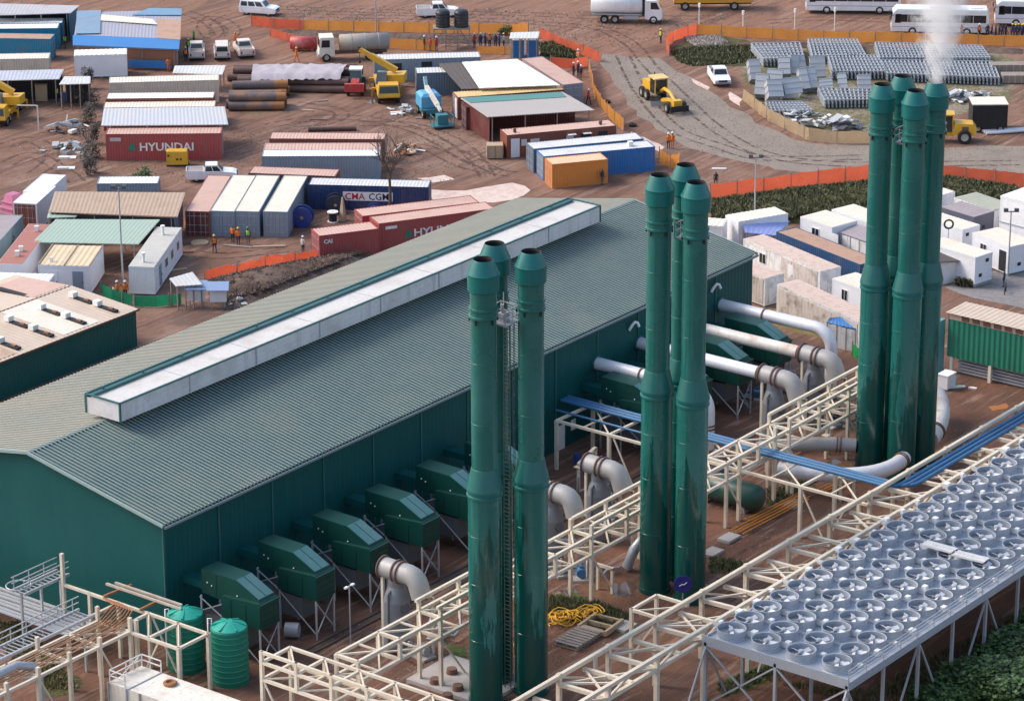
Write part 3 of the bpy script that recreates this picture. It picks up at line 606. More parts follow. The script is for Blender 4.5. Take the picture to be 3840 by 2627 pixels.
h0 = make_hood(hl[0]); h0.location = (155.55, 0, 0)
for k in range(1, 12):
    if k in (6, 7): continue
    dup(h0, (155.55+6.03*k, 0, 0), 0, hl[k])

# ---------------------------------------------------------------- ducts and silencers
def arc(c, r, a0, a1, n=8): return [(c[0]+r*math.cos(a0+(a1-a0)*k/n), c[1]+r*math.sin(a0+(a1-a0)*k/n)) for k in range(n+1)]
def bands(m, X, ys, z, r):
    for y in ys: m.cyl((X, y-.07, z), (X, y+.07, z), r+.07, n=20)
def long_duct(X, label, yb, down, mat):
    t = T('exhaust_duct', label, 'duct', (0, 0, 0), 0, 'white exhaust ducts from the hall wall')
    z = 6.1; r = .52
    m = MB()
    if down:
        pts = [(X, HY0-.02, z), (X, yb+1.0, z)]+[(X, yb+1.0-1.7*math.sin(k*math.pi/16), z-1.7+1.7*math.cos(k*math.pi/16)) for k in range(1, 9)]+[(X, yb-.7, 1.2)]
        m.tube(pts, r, 20)
    else: m.cyl((X, HY0-.02, z), (X, yb, z), r, n=20)
    m.build('duct_pipe', mat, t)
    b = MB()
    if down:
        for z1 in (3.2, 2.9): b.cyl((X, yb-.7, z1), (X, yb-.7, z1+.12), r+.08, n=20)
        bands(b, X, (144.3,), z, r)
    else: bands(b, X, (yb+.25, yb+.65, yb-.15), z, r+.02)
    b.each('flange', RUSTD, t)
    f = MB(); f.cyl((X, HY0-.01, z), (X, HY0-.2, z), r+.14, n=20); f.build('wall_collar', TRIM, t)
    return t
long_duct(206.6, 'white exhaust duct bending down behind the middle chimneys', 138.4, True, DUCTW)
long_duct(212.7, 'straight white exhaust duct ending at a grey silencer, nearer of two', 136.2, False, DUCTW)
long_duct(218.8, 'straight white exhaust duct with rusty stains along its top', 136.2, False, DUCTR)
long_duct(224.9, 'farthest white exhaust duct, bending down beside the blue-roofed shelter', 138.2, True, DUCTW)
def silencer(X, label, y0=136.5):
    t = T('exhaust_silencer', label, 'silencer', (X, 0, 0), 0, 'grey silencers with bent inlet pipes')
    m = MB(); z = 6.1
    pts = [(0, y0, z), (0, y0-2.3, z)]+[(0, y0-2.3-.85*math.sin(k*R(78)/3), z-.85+.85*math.cos(k*R(78)/3)) for k in range(1, 4)]
    pts.append((0, pts[-1][1]-.25, pts[-1][2]-.75)); m.tube(pts, .74, 22); m.build('bend', LAG, t)
    b = MB()
    for y in (y0-1.2, y0-1.6): b.cyl((0, y-.05, z), (0, y+.05, z), .86, n=22)
    b.cyl((0, y0+.02, z), (0, y0+.1, z), .88, n=22); b.each('flange', RUSTD, t)
    v = MB(); yv = y0-1.1; v.lathe([(0, .2), (.9, .2), (.95, .5), (.95, 3.9), (.80, 4.5), (.62, 5.0), (.62, 5.7), (0, 5.7)], 24, c=(0, yv)); v.build('vessel', paint('vessel_grey', (.21, .225, .25), .5, .2, amt=.5), t)
    w_ = MB(); w_.cyl((-.2, yv-.8, 3.5), (-.25, yv-1.0, 3.6), .38, n=16); w_.cyl((.75, yv, 2.2), (1.1, yv, 2.2), .15, n=10); w_.tube([(-.95, yv, .4), (-.95, yv, 4.6), (-.3, yv, 5.0)], .09, 8); w_.build('manhole', DARKG, t)
    for a in (.8, 2.3, 3.9, 5.5):
        k = MB(); k.beam((math.cos(a)*.8, yv+math.sin(a)*.8, 0), (math.cos(a)*.8, yv+math.sin(a)*.8, 1.2), .14); k.each('leg', CREAM, t)
    u = MB(); u.beam((-.55, y0-.3, 0), (-.55, y0-.3, 5.6), .2); u.beam((.95, y0-3.6, 0), (.95, y0-3.6, 4.4), .18); u.beam((.95, y0-2.4, 0), (.95, y0-2.4, 4.6), .18); u.beam((.95, y0-3.6, 4.3), (.95, y0-2.4, 4.3), .18); u.build('support_frame', CREAM, t)
    return t
silencer(163.9, 'grey silencer with bent pipe left of the nearest chimneys'); silencer(182.2, 'grey silencer with bent pipe just right of the nearest chimneys'); silencer(188.3, 'grey silencer with bent pipe left of the middle chimneys')
silencer(212.7, 'grey silencer joined to the straight white duct'); silencer(218.8, 'grey silencer joined to the rust-stained white duct')
# pumps, valves and small pipework on the mud below the silencers
def skid(px, label, k):
    b = G(*px); t = T('pump_skid', label, 'pump skid', b, R(20*k), 'pump skids and valves among the silencers'); m = MB(); m.box(-1.1, 1.1, -.6, .6, 0, .18); m.build('base', CONC, t)
    m = MB(); m.cyl((-.8, 0, .6), (.1, 0, .6), .34, n=16); m.cyl((.1, 0, .6), (.5, 0, .6), .2, n=12); m.box(-.5, -.2, -.1, .1, .9, 1.1); m.build('motor', [DARKG, GREYS, BLUEP][k % 3], t)
    m = MB(); m.tube([(.7, 0, .6), (.95, 0, .6), (1.0, 0, .9), (1.0, 0, 2.2), (1.0, .4, 2.6), (1.0, 1.6, 2.6)], .12, 10); m.tube([(.7, .2, .5), (.7, 1.4, .5), (-.6, 1.5, .5), (-.6, 1.5, 1.8)], .09, 8); m.tube([(-1.0, -.4, .3), (-1.0, -.4, 1.5), (0, -.5, 1.6), (.6, -.5, 1.2)], .07, 8); m.build('pipework', DARKG if k % 2 else GREYS, t)
    m = MB(); m.cyl((1.0, -.12, 1.5), (1.0, -.3, 1.5), .2, n=14); m.box(.85, 1.15, -.15, .15, 1.3, 1.6); m.build('valve', RUST if k % 3 == 0 else ZINC, t)
for k, (px, l) in enumerate(((('22', 780, 1330), 'pump skid with valves below the silencer beside the middle chimneys'), (('22', 880, 1480), 'pump skid behind the double-deck rack beside the middle chimneys'), (('32', 620, 470), 'dark pump skid standing in the puddle behind the double-deck rack'), (('32', 430, 430), 'pump skid by the nearest chimneys behind the double-deck rack'), (('31', 1480, 1180), 'pump skid at the foot of the silencer before the fourth hood'), (('22', 2180, 420), 'pump skid under the straight white duct'), (('23', 130, 330), 'pump skid between the two straight white ducts'), (('23', 330, 470), 'pump skid beside the silencer of the rust-stained duct'), (('22', 1900, 1120), 'pump skid under the double-deck rack right of the middle chimneys'), (('23', 620, 640), 'pump skid behind the rack by the far chimneys'), (('31', 1650, 1000), 'pump skid between silencer and rack near the concrete plinth'))): skid(px, l, k)
fd = G('32', 1100, 430); t = T('foil_duct', 'crumpled silver foil duct at the foot of the middle chimneys', 'duct', fd, 0); m = MB(); m.tube([(0, .6, .3), (.1, .4, 1.0), (.3, .2, 1.7), (.9, 0, 2.3), (1.5, -.2, 2.5)], [.42, .36, .42, .35, .42], 10); m.tube([(-.7, .9, .4), (-1.4, 1.3, .5), (-2.4, 1.2, .3)], .1, 8); m.each('duct_pipe', ZINC, t)
for k, (px, l) in enumerate(((('23', 560, 890), 'cream pipe stanchion under the pale duct bend'), (('23', 520, 960), 'second cream pipe stanchion under the pale duct bend'), (('23', 770, 1330), 'cream stanchion beside the orange conduits'), (('23', 650, 1340), 'cream stanchion left of the orange conduits'), (('22', 600, 1250), 'cream portal frame beside the twin silencers'))):
    b = G(*px); m = MB(); m.beam((b.x, b.y, 0), (b.x, b.y, 2.0), .2); m.box(b.x-.28, b.x+.28, b.y-.28, b.y+.28, 2.0, 2.08)
    if k == 4: m.beam((b.x, b.y, 2.2), (b.x+2.2, b.y, 2.9), .28); m.beam((b.x+2.2, b.y, 0), (b.x+2.2, b.y, 3.0), .28)
    tag(m.build('pipe_stanchion', CREAM), l, 'stanchion')
# pipes running into the chimney feet
def pipe(label, pts, r, mat, name='ground_duct', rings=()):
    t = T(name, label, 'duct', (0, 0, 0)); m = MB(); m.tube(pts, r, 18); m.build('duct_pipe', mat, t)
    if rings:
        b = MB()
        for i in rings:
            a, c = Vector(pts[i]), Vector(pts[i+1]) if i+1 < len(pts) else Vector(pts[i])+(Vector(pts[i])-Vector(pts[i-1])); d = (c-a).normalized()
            for k in (0, .3): b.cyl(a+d*k, a+d*(k+.1), r+.08, n=18)
        b.each('flange', RUSTD, t)
    s_ = MB(); a = Vector(pts[1]); s_.beam((a.x, a.y, 0), (a.x, a.y, a.z-r*.8), .22); s_.build('saddle_post', CREAM, t); return t
def bez(a, b, c, n=10): return [tuple(Vector(a)*(1-t)**2+Vector(b)*2*t*(1-t)+Vector(c)*t*t) for t in [k/n for k in range(n+1)]]
pipe('pale duct curving round into the front chimney of the far cluster', bez((204.6, 129.6, 2.0), (206.5, 121.5, 2.0), (212.6, 122.9, 2.0), 14), .6, DUCTW, rings=(13,))
pipe('pale duct running into the left chimney of the far cluster behind the rack', bez((207.0, 133.2, 2.1), (210.5, 130.8, 2.2), (212.6, 127.4, 2.0), 10), .58, LAG, rings=(8,))
pipe('stubby cream duct with rust stains right of the far chimneys', bez((226.5, 128.0, 2.0), (222.4, 124.6, 2.0), (217.4, 123.4, 1.9), 10), .75, DUCTR, rings=(8,))
gt_ = T('horizontal_vessel', 'dark green horizontal pressure vessel lying under the pipe rack', 'vessel', (200.0, 131.0, 0), R(0))
m = MB(); m.tube([(0, 3.6, 1.3), (0, 3.5, 1.3), (0, 3.2, 1.3), (0, -2.2, 1.3), (0, -2.6, 1.3), (0, -2.85, 1.3), (0, -2.95, 1.3)], [.25, .7, 1.02, 1.05, .9, .55, .15], 24); m.build('shell', VESSG, gt_)
for y in (-1.5, 2.2): m = MB(); m.box(-.7, .7, y-.15, y+.15, 0, .6); m.build('saddle', CONC, gt_)

# ---------------------------------------------------------------- pipe racks
def rack(label, posts, chords, braces, pw=.24, cw=.2, bw=.11, name='pipe_rack', mat=CREAM):
    t = T(name, label, 'pipe rack', (0, 0, 0), 0, 'cream steel pipe racks')
    for p in posts: m = MB(); m.beam((p[0], p[1], p[3] if len(p) > 3 else 0), (p[0], p[1], p[2]), pw); m.build('post', mat, t)
    m = MB()
    for a, b in chords: m.beam(a, b, cw)
    m.build('chord', mat, t)
    m = MB()
    for a, b in braces: m.beam(a, b, bw)
    m.build('brace', mat, t); return t
# long rack along the radiators
po, ch, br = [], [], []
xs = [142.0+5.62*k for k in range(16)]; YF, YB = 113.4, 117.38
ch += [((xs[0], YF, 5.45), (xs[-1], YF, 5.45)), ((xs[0], YF, 4.55), (xs[-1], YF, 4.55)), ((xs[0], YB, 5.05), (xs[-1], YB, 5.05)), ((xs[0], YB+.2, 4.85), (xs[-1], YB+.2, 4.85))]
for i, x in enumerate(xs):
    po += [(x, YF, 5.5), (x, YB, 5.25)]; ch.append(((x, YF, 4.6), (x, YB, 4.45)))
    if i+1 < len(xs):
        x2 = xs[i+1]; br += [((x, YB, 4.45), (x2, YF, 4.6)), ((x2, YF, 4.6), (x2-.001, YB, 4.5)), ((x, YF, 4.6), ((x+x2)/2, YF, 5.4)), (((x+x2)/2, YF, 5.4), (x2, YF, 4.6)), ((x, YB, 5.0), (x2, YB, 2.6))]
        ch.append((((x+x2)/2, YF, 4.6), ((x+x2)/2, YB, 4.5)))
        if i % 2: br += [(((x+x2)/2, YF, 4.6), (x, YB, 4.5)), (((x+x2)/2, YB, 4.5), (x, YF, 4.6))]
rack('long cream pipe rack running beside the fan-topped radiator bank', po, ch, br, .30, .27, .15)
po = [(171.15, 120.2, 4.7), (168.0, 121.0, 2.2), (174.2, 120.2, 4.6)]
ch = [((171.15, 120.2, 4.6), (171.15, YB+.1, 4.6)), ((174.2, 120.2, 4.6), (174.2, YB+.1, 4.6)), ((171.15, 120.2, 4.6), (174.2, 120.2, 4.6))]
rack('short cream side frame off the long rack, right of the nearest chimneys', po, ch, [((171.15, 120.2, 4.5), (174.2, YB+.1, 4.5)), ((171.15, 120.2, 1), (171.15, 118, 4.4))], name='rack_stub')
# double-deck rack behind the chimneys
po, ch, br = [], [], []
xs = [152.0+4.42*k for k in range(18)]
Y1, Y2 = 130.9, 129.0
for Y in (Y1, Y2):
    for z in (5.35, 3.85): ch.append(((xs[0], Y, z), (xs[-1], Y, z)))
for a, b in ((160.5, 170), (178.7, 192), (205, 226)):
    for Y in (Y1, Y2): ch.append(((a, Y, 6.2), (b, Y, 6.2)))
for i, x in enumerate(xs):
    main = i % 2 == 0
    for Y in (Y1, Y2): po.append((x, Y, 6.25 if (160 < x < 171 or 178 < x < 193 or x > 204) else 5.4, 0 if main else 3.8))
    for z in (5.35, 3.85): ch.append(((x, Y1, z), (x, Y2, z)))
    if i+1 < len(xs):
        x2 = xs[i+1]; xm = (x+x2)/2
        for z in (5.35, 3.85): br += [((x, Y1, z), (xm, Y2, z)), ((xm, Y2, z), (x2, Y1, z)), ((xm, Y1, z), (xm, Y2, z))]
        if main: br.append(((x, Y2, 3.8), (x+2.6, Y2, .3)))
rack('double-deck cream pipe rack passing behind all the chimneys', po, ch, br, .24, .22, .12)
# cross rack at the lower edge, left of the nearest chimneys
po, ch, br = [], [], []
ys = [134.2-3.05*k for k in range(9)]; XA, XB = 151.1, 148.2
ch += [((XA, ys[0], 5.3), (XA, ys[-1], 5.3)), ((XB, ys[0], 6.05), (XB, ys[-1], 6.05)), ((XB, ys[0], 5.3), (XB, ys[-1], 5.3)), ((XB, ys[0], 4.05), (XB, ys[-1], 4.05)), ((XA, ys[0], 4.05), (XA, ys[-1], 4.05))]
for i, y in enumerate(ys):
    main = i % 2 == 0
    po += [(XB, y, 6.15, 0 if main else 4.0), (XA, y, 5.35, 0 if main else 4.0)]; ch += [((XA, y, 5.3), (XB, y, 5.3)), ((XA, y, 4.05), (XB, y, 4.05))]
    if i+1 < len(ys): br += [((XA, y, 5.3), (XB, ys[i+1], 5.3)), ((XB, y, 4.05), (XA, ys[i+1], 4.05))]
    if main: br.append(((XB, y-.1, 4.0), (XB, y-2.4, .3)))
rack('cream pipe rack with stacked chords crossing the lower edge left of the nearest chimneys', po, ch, br, .24, .2, .11)
# left racks
po, ch, br = [], [], []
XA, XB = 151.1, 148.1
yy = [141.7, 144.5, 147.3, 150.2, 153.0, 155.6]
ch += [((XA, yy[0], 4.2), (XA, yy[-1], 4.2)), ((XB, yy[0], 4.2), (XB, 149.3, 4.2))]
for i, y in enumerate(yy):
    po.append((XA, y, 4.3 if i < 5 else 6.6))
    if i < 4: ch.append(((XA, y, 4.2), (XB, y, 4.2)))
    if i < 3: br += [((XA, yy[i+1], 4.2), (XB, y, 4.2))]
po += [(XB, 141.7, 4.3), (XB, 146.2, 5.3), (XB+.6, 146.2, 4.9), (XB, 149.3, 5.3)]
br += [((XB, 143.6, 4.1), (XB, 145.6, .4)), ((XA, 147, 4.1), (XA, 144.8, .4))]
rack('cream pipe rack in front of the green water tanks at the hall corner', po, ch, br, .24, .2, .11)
po, ch, br = [], [], []
xs = [148.1-2.95*k for k in range(7)]
ch += [((xs[0], 149.25, 4.2), (xs[-1], 149.25, 4.2)), ((xs[0], 146.25, 4.2), (xs[-1], 146.25, 4.2))]
for i, x in enumerate(xs[1:]):
    po += [(x, 149.25, 5.2 if i % 2 else 4.3), (x, 146.25, 4.9)]; ch.append(((x, 149.25, 4.2), (x, 146.25, 4.2))); br.append(((x, 149.25, 4.2), (x+2.95, 146.25, 4.2)))
    if i % 2 == 0: br.append(((x, 146.25, 4.1), (x+2.0, 146.25, .4)))
rack('cream pipe rack at the lower left carrying rusty pipes', po, ch, br, .24, .2, .11)
# cross rack with the blue pipes
po, ch, br = [], [], []
XA, XB = 198.0, 203.0
yy = [146.6, 141.4, 135.4, 129.0, 123.4, 118.2]
ch += [((XA, yy[0], 4.2), (XA, 117.4, 4.2)), ((XB, yy[0], 4.1), (XB, 117.4, 4.1))]
for i, y in enumerate(yy):
    po += [(XA, y, 4.25 if i != 3 else 5.4), (XB, y, 4.1 if i != 3 else 6.2)]; ch.append(((XA, y, 4.2), (XB, y, 4.1)))
    if i+1 < len(yy):
        y2 = yy[i+1]; br += [((XA, y2, 4.2), (XB, y, 4.1)), ((XA, (y+y2)/2, 4.2), (XB, (y+y2)/2, 4.1))]
br += [((XA, 141, 4.1), (XA, 139, .3)), ((XA, 135.6, 4.1), (XA, 138.2, .3)), ((XA, 123.4, 4.1), (XA, 121.2, .3)), ((XA, 119, 4.1), (XA, 121, .3))]
rack('cream cross rack between hall and radiators carrying three blue pipes', po, ch, br, .26, .2, .11)
bp = T('blue_pipe_run', 'three parallel blue pipes turning the corner onto the long rack', 'pipes', (0, 0, 0))
for k in range(3):
    o = k*.47; m = MB(); m.tube([(202.3-o, 148.6, 4.5), (202.3-o, 117.0+o, 4.5), (202.4-o, 116.5+o, 4.55), (202.75-o, 116.1+o, 4.65), (203.3-o, 116.0+o, 4.7), (226.5, 116.0+o, 4.7)], .155, 12); m.build('pipe', BLUEP, bp)
bp = T('blue_pipe', 'single thin blue pipe beside the cream cross rack near the white door', 'pipe', (0, 0, 0)); m = MB(); m.tube([(199.6, 147.8, 4.35), (199.6, 136.5, 4.35)], .1, 8); m.build('pipe_length', BLUEP, bp)
# rusty pipes lying on the lower-left rack
rp = T('rusty_pipe_bundle', 'bundle of thin rusty pipes lying along the lower-left rack', 'pipes', (0, 0, 0))
for k in range(7):
    m = MB(); y = 146.7+k*.33; x1 = 148.6+random.uniform(-.6, 1.2); m.tube([(130+random.uniform(0, 3), y, 4.38+random.uniform(0, .12)), (x1, y+random.uniform(-.1, .1), 4.36+random.uniform(0, .25))], .045, 6); m.build('pipe', paint('rust_pale', (.46, .27, .16), .8, dirt=(.33, .14, .06), amt=.7, scale=2), rp)
rp = T('rusty_pipe_bundle', 'rusty pipe ends curling across the corner of the left rack', 'pipes', (0, 0, 0))
for k in range(8):
    m = MB(); y = 147.0+k*.25; m.tube([(147.6, y, 4.5), (149.0, y+.3, 4.55+.05*k), (150.1, y+.9, 4.6), (150.6, y+2.4, 4.55)], .06, 6); m.build('pipe', RUST, rp)
rp = T('loose_beams', 'two long rusty-ended beams laid across the top of the left rack by the gable', 'beams', (0, 0, 0))
for k, (a, b) in enumerate((((152.4, 152.6, 4.6), (152.4, 145.4, 4.6)), ((151.0, 151.5, 4.42), (153.6, 151.3, 4.42)), ((150.9, 147.9, 4.42), (153.2, 147.9, 4.42)), ((152.9, 152.2, 4.6), (152.9, 145.8, 4.6)))):
    m = MB(); m.beam(a, b, .16); m.build('beam', RUST if k in (1, 2) else paint('beam_pale', (.55, .46, .38), .6, amt=.5), rp)
# grey cable-tray walkway at the left edge
wk = T('cable_walkway', 'grey galvanised cable trays and railed walkway at the left edge by the gable', 'walkway', (0, 0, 0))
for k in range(7): m = MB(); m.beam((148.4+k*.46, 152.2, 2.1-.05*(k % 2)), (148.4+k*.46, 172.5, 2.1-.05*(k % 2)), .3, .1); m.build('tray', ZINC, wk)
for X0_, X1_, Ya, Yb, zd in ((128.0, 148.3, 149.8, 151.3, 4.45), (147.9, 152.4, 156.3, 157.5, 4.35)):
    for Y in (Ya, Yb):
        m = MB(); m.beam((X0_, Y, zd), (X1_, Y, zd), .16, .2); m.build('stringer', ZINC, wk)
        if Y == Yb or X0_ > 140:
            for dz in (.55, 1.0): m = MB(); m.beam((X0_, Y, zd+dz), (X1_, Y, zd+dz), .07); m.each('rail', ZINC, wk)
    m = MB(); x = X0_+.2
    while x < X1_: m.beam((x, Ya+.08, zd), (x, Yb-.08, zd), .09, .05); x += .42
    m.build('grating', ZINC, wk)
    x = X0_+.2
    while x < X1_: m = MB(); m.beam((x, Yb, zd), (x, Yb, zd+1.02), .06); m.build('rail_post', ZINC, wk); x += 1.5
    for x in (X0_+.3, (X0_+X1_)/2, X1_-.3): m = MB(); m.beam((x, (Ya+Yb)/2, 0), (x, (Ya+Yb)/2, zd-.1), .16); m.build('post', ZINC, wk)
m = MB(); m.tube([(148.0+.9*math.cos(k*.45), 156.9+.9*math.sin(k*.45), 4.9) for k in range(14)], .05, 6); m.build('cable_loop', ZINC, wk)
bd = T('grey_bend', 'thick grey cable duct bending down at the lower-left corner', 'duct', (0, 0, 0)); m = MB(); m.tube([(134.5, 147.9, 4.7), (138.6, 147.6, 4.9), (139.6, 147.2, 4.6), (139.9, 146.9, 3.8), (139.9, 146.7, 0)], .3, 14); m.build('duct_pipe', GREYS, bd)
# water tanks
def wtank(x, y, label):
    t = T('water_tank', label, 'water tank', (x, y, 0), random.uniform(0, 3), 'green plastic water tanks')
    m = MB(); pr = [(1.28, 0)]
    for k in range(9): z = .25+k*.42; pr += [(1.3, z), (1.33, z+.08), (1.3, z+.16)]
    pr += [(1.31, 4.05), (1.24, 4.18)]; m.lathe(pr, 36); m.build('shell', TANKG, t)
    m = MB(); m.lathe([(1.24, 4.18), (.5, 4.5), (.3, 4.55), (0, 4.55)], 36)
    for k in range(6): a = k*math.pi/3; m.beam((math.cos(a)*.25, math.sin(a)*.25, 4.55), (math.cos(a)*1.2, math.sin(a)*1.2, 4.24), .12, .12)
    m.build('lid', paint('tank_lid', (.02, .36, .27), .4, dirt=(.01, .2, .15), amt=.4), t)
    m = MB(); m.tube([(1.2, 0, 4.2), (1.2, 0, 4.75), (1.45, 0, 4.75), (1.45, 0, .4)], .05, 8); m.build('fill_pipe', WHITEW, t)
wtank(153.0, 141.5, 'green plastic water tank standing in front, nearer of the pair'); wtank(152.75, 145.4, 'green plastic water tank behind the cream rack, farther of the pair')
# white tank container at the lower edge
tc_ = T('tank_container', 'dirty white box tank with railed top at the lower left edge', 'tank', (0, 0, 0))
m = MB(); m.box(143.85, 147.1, 122, 144.3, .25, 2.6); m.build('body', paint('old_white', (.78, .74, .66), .55, dirt=(.45, .33, .22), amt=.75, scale=1.1, streak=.9), tc_)
m = MB()
for y in (144.3, 142.6, 141.4): m.beam((143.8, y, 2.62), (143.8, y, .3), .1)
m.beam((143.82, 142.4, 2.62), (147.1, 142.4, 2.62), .09); m.each('rib', GREYS, tc_)
m = MB()
for a, b in (((143.9, 144.2), (147.05, 144.2)), ((143.9, 144.2), (143.9, 142.8)), ((147.05, 144.2), (147.05, 142.4))):
    for z in (3.1, 3.5): m.beam((a[0], a[1], z), (b[0], b[1], z), .07)
for x, y in ((143.9, 144.2), (147.05, 144.2), (145.5, 144.2), (143.9, 142.8), (147.05, 142.4), (146.2, 144.2)): m.beam((x, y, 2.6), (x, y, 3.5), .07)
m.beam((144.9, 144.2, 2.6), (147.0, 144.2, 3.5), .05); m.build('guard_rail', WHITEP, tc_)
m = MB(); m.lathe([(.45, 2.6), (.5, 2.75), (.42, 2.82), (.3, 2.82), (.26, 2.68), (0, 2.68)], 20, c=(146.1, 140.7)); m.build('hatch', RUST, tc_)
# oil drums and odds behind the silencers
for k, (x, y) in enumerate(((200.0, 146.0), (200.8, 145.2), (199.2, 144.4), (201.2, 143.9), (199.9, 143.0))):
    t = MB(); t.lathe([(0, 0), (.3, 0), (.31, .3), (.29, .32), (.31, .6), (.3, .9), (0, .9)], 14); o = t.build('oil_drum', paint('drum_blue', (.02, .07, .28), .45, amt=.3)); o.location = (x, y, 0); tag(o, 'blue oil drum among those by the white hall door', 'drum', 'blue drums by the hall door')
# bundle of cable, pallets, frame
def cable_heap(px, label):
    b = G(*px); t = MB()
    for k in range(16):
        a = random.uniform(0, 6.28); r = random.uniform(.4, 1.1); c = (b.x+random.uniform(-.5, .5), b.y+random.uniform(-.5, .5)); z = random.uniform(.05, .6)
        t.tube([(c[0]+r*math.cos(a+j*.5), c[1]+r*.8*math.sin(a+j*.5), z+.12*math.sin(j*1.3+k)) for j in range(9)], .05, 5)
    tag(t.build('cable_heap', paint('cable_yellow', (.75, .40, .02), .5, amt=.3)), label, 'cable', 'heaps of yellow cable')
cable_heap(('32', 430, 880), 'tangled heap of yellow cable at the foot of the nearest chimneys'); cable_heap(('32', 690, 840), 'oval coil of yellow cable behind the wooden frame')
b = G('32', 800, 930); fr = T('wooden_crate_frame', 'open pale wooden frame lying beside the grey pallet boards', 'wooden frame', b, R(6))
m = MB()
for y in (-1.1, 1.1): m.box(-1.3, 1.3, y-.1, y+.1, .1, .5)
for x in (-1.2, 0, 1.2): m.box(x-.1, x+.1, -1.0, 1.0, .1, .42)
m.build('timber', TIMBER, fr)
b = G('32', 610, 1040); pl = T('pallet', 'stack of weathered grey pallet boards on the mud', 'pallet', b, R(3))
m = MB()
for k in range(9): m.box(-1.75+k*.4, -1.48+k*.4, -1.0, 1.0, .34, .4)
for y in (-.9, 0, .9): m.box(-1.75, 1.75, y-.06, y+.06, .18, .34)
for k in range(9): m.box(-1.75+k*.4, -1.48+k*.4, -1.0, 1.0, .06, .12)
m.build('board', TIMBERG, pl)
b = G('32', 905, 620); gf = T('goalpost_frame', 'small cream goalpost frame on a stub footing before the middle chimneys', 'frame', b, 0)
m = MB(); m.beam((0, 0, 0), (0, 0, 2.0), .2); m.beam((0, 1.3, 0), (0, 1.3, 2.0), .2); m.beam((0, -.1, 2.0), (0, 1.4, 2.0), .2); m.build('member', CREAM, gf)
for k, (px, ln) in enumerate(((('23', 60, 1500), 9), (('23', 130, 1440), 7), (('23', 720, 1200), 6), (('23', 330, 900), 5))):
    b = G(*px); m = MB()
    for j in range(4): m.tube([(b.x-ln*.5, b.y+j*.35, .25+.05*(j % 2)), (b.x+ln*.5, b.y+j*.35-.3, .22)], .06, 6)
    tag(m.build('orange_conduit', paint('conduit_orange', (.62, .24, .03), .6, amt=.4)), ['orange conduits laid on the mud right of the middle chimneys', 'orange conduits nearest the green vessel', 'orange conduits at the foot of the blue pipe corner', 'orange conduits left of the far chimneys'][k], 'conduit')
for k, px in enumerate((('32', 1960, 130), ('23', 230, 1380), ('32', 1020, 930), ('32', 1810, 260))):
    b = G(*px); m = MB(); m.box(b.x-.8, b.x+.8, b.y-.55, b.y+.55, 0, .22); tag(m.build('concrete_slab', CONC), ['pale slab under the orange conduits', 'slab beside the long orange conduits', 'small block by the wooden frame', 'small slab right of the middle chimneys'][k], 'slab')
b = G('31', 330, 1010); t = T('loose_fan', 'grey fan casing lying on the mud under the second hood', 'fan', b, .5); m = MB(); m.cyl((0, -.5, .55), (0, .5, .55), .55, n=20, c0=False, c1=False); m.build('casing', GREYS, t); m = MB()
for k in range(4): a = k*1.57; m.beam((0, 0, .55), (math.cos(a)*.5, 0, .55+math.sin(a)*.5), .1, .2)
m.build('rotor', DARKG, t)
b = G('31', 855, 1080); t = T('lamp_post', 'thin lamp post with twin heads between the hoods and the near rack', 'lamp post', b, 0); m = MB(); m.cyl((0, 0, 0), (0, 0, 4.6), .05, n=8); m.build('pole', GREYS, t); m = MB(); m.box(-.5, -.2, -.1, .1, 4.5, 4.62); m.box(.2, .5, -.1, .1, 4.5, 4.62); m.beam((-.4, 0, 4.55), (.4, 0, 4.55), .05); m.each('lamp_head', WHITEW, t)

# ---------------------------------------------------------------- radiator bank with its fans
rb = T('radiator_bank', 'grey raised radiator bank topped with four rows of fan cowls', 'radiator bank', (0, 0, 0))
RX0, RX1, RY0, RY1 = 168.8, 216.6, 101.1, 112.6
m = MB(); m.box(RX0, RX1, RY0, RY1, 5.2, 5.35)
for k in range(0, 22): m.box(RX0+.3+k*2.2, RX0+.36+k*2.2, RY0+.1, RY1-.1, 5.35, 5.38)
m.build('deck', GALV, rb)
m = MB(); m.box(RX0-.05, RX0+.05, RY0-.05, RY1+.05, 4.95, 5.68); m.box(RX0+.05, RX1, RY0-.05, RY0+.05, 4.95, 5.4); m.box(RX0+.05, RX1, RY1-.05, RY1+.05, 4.95, 5.5); m.box(RX0-.1, RX1, RY0-.12, RY0-.06, 4.88, 5.02); m.build('fascia', GALV, rb)
m = MB(); x = RX0
while x < RX1: m.beam((x, RY0-.02, 5.3), (x, RY0-.02, 6.3), .05); x += 2.2
for z in (5.75, 6.05, 6.3): m.beam((RX0, RY0-.02, z), (RX1, RY0-.02, z), .055)
m.build('guard_rail', ZINC, rb)
leglist = [(RX0+.05+4.6*k, y) for k in range(11) for y in (RY0+.1, 106.8, RY1-.2)]
for x, y in leglist: m = MB(); m.beam((x, y, 0), (x, y, 5.2), .2); m.each('leg', GREYS, rb)
m = MB()
for k in range(0, 11, 2):
    for y in (RY0+.1, RY1-.2): x = RX0+.05+4.6*k; m.beam((x, y, 4.9), (x+2.6, y, .4), .12); m.beam((x, y, 4.9), (x-2.6, y, .4), .12)
for y0, y1 in ((RY0+.1, 106.8), (106.8, RY1-.2)): m.beam((RX0+.05, y0, 4.9), (RX0+.05, y1, .5), .12); m.beam((RX0+.05, y1, 4.9), (RX0+.05, y0, .5), .12)
for y in (RY0+.1, 106.8, RY1-.2): m.beam((RX0, y, 5.05), (RX1, y, 5.05), .22, .28)
m.build('brace', GREYS, rb)
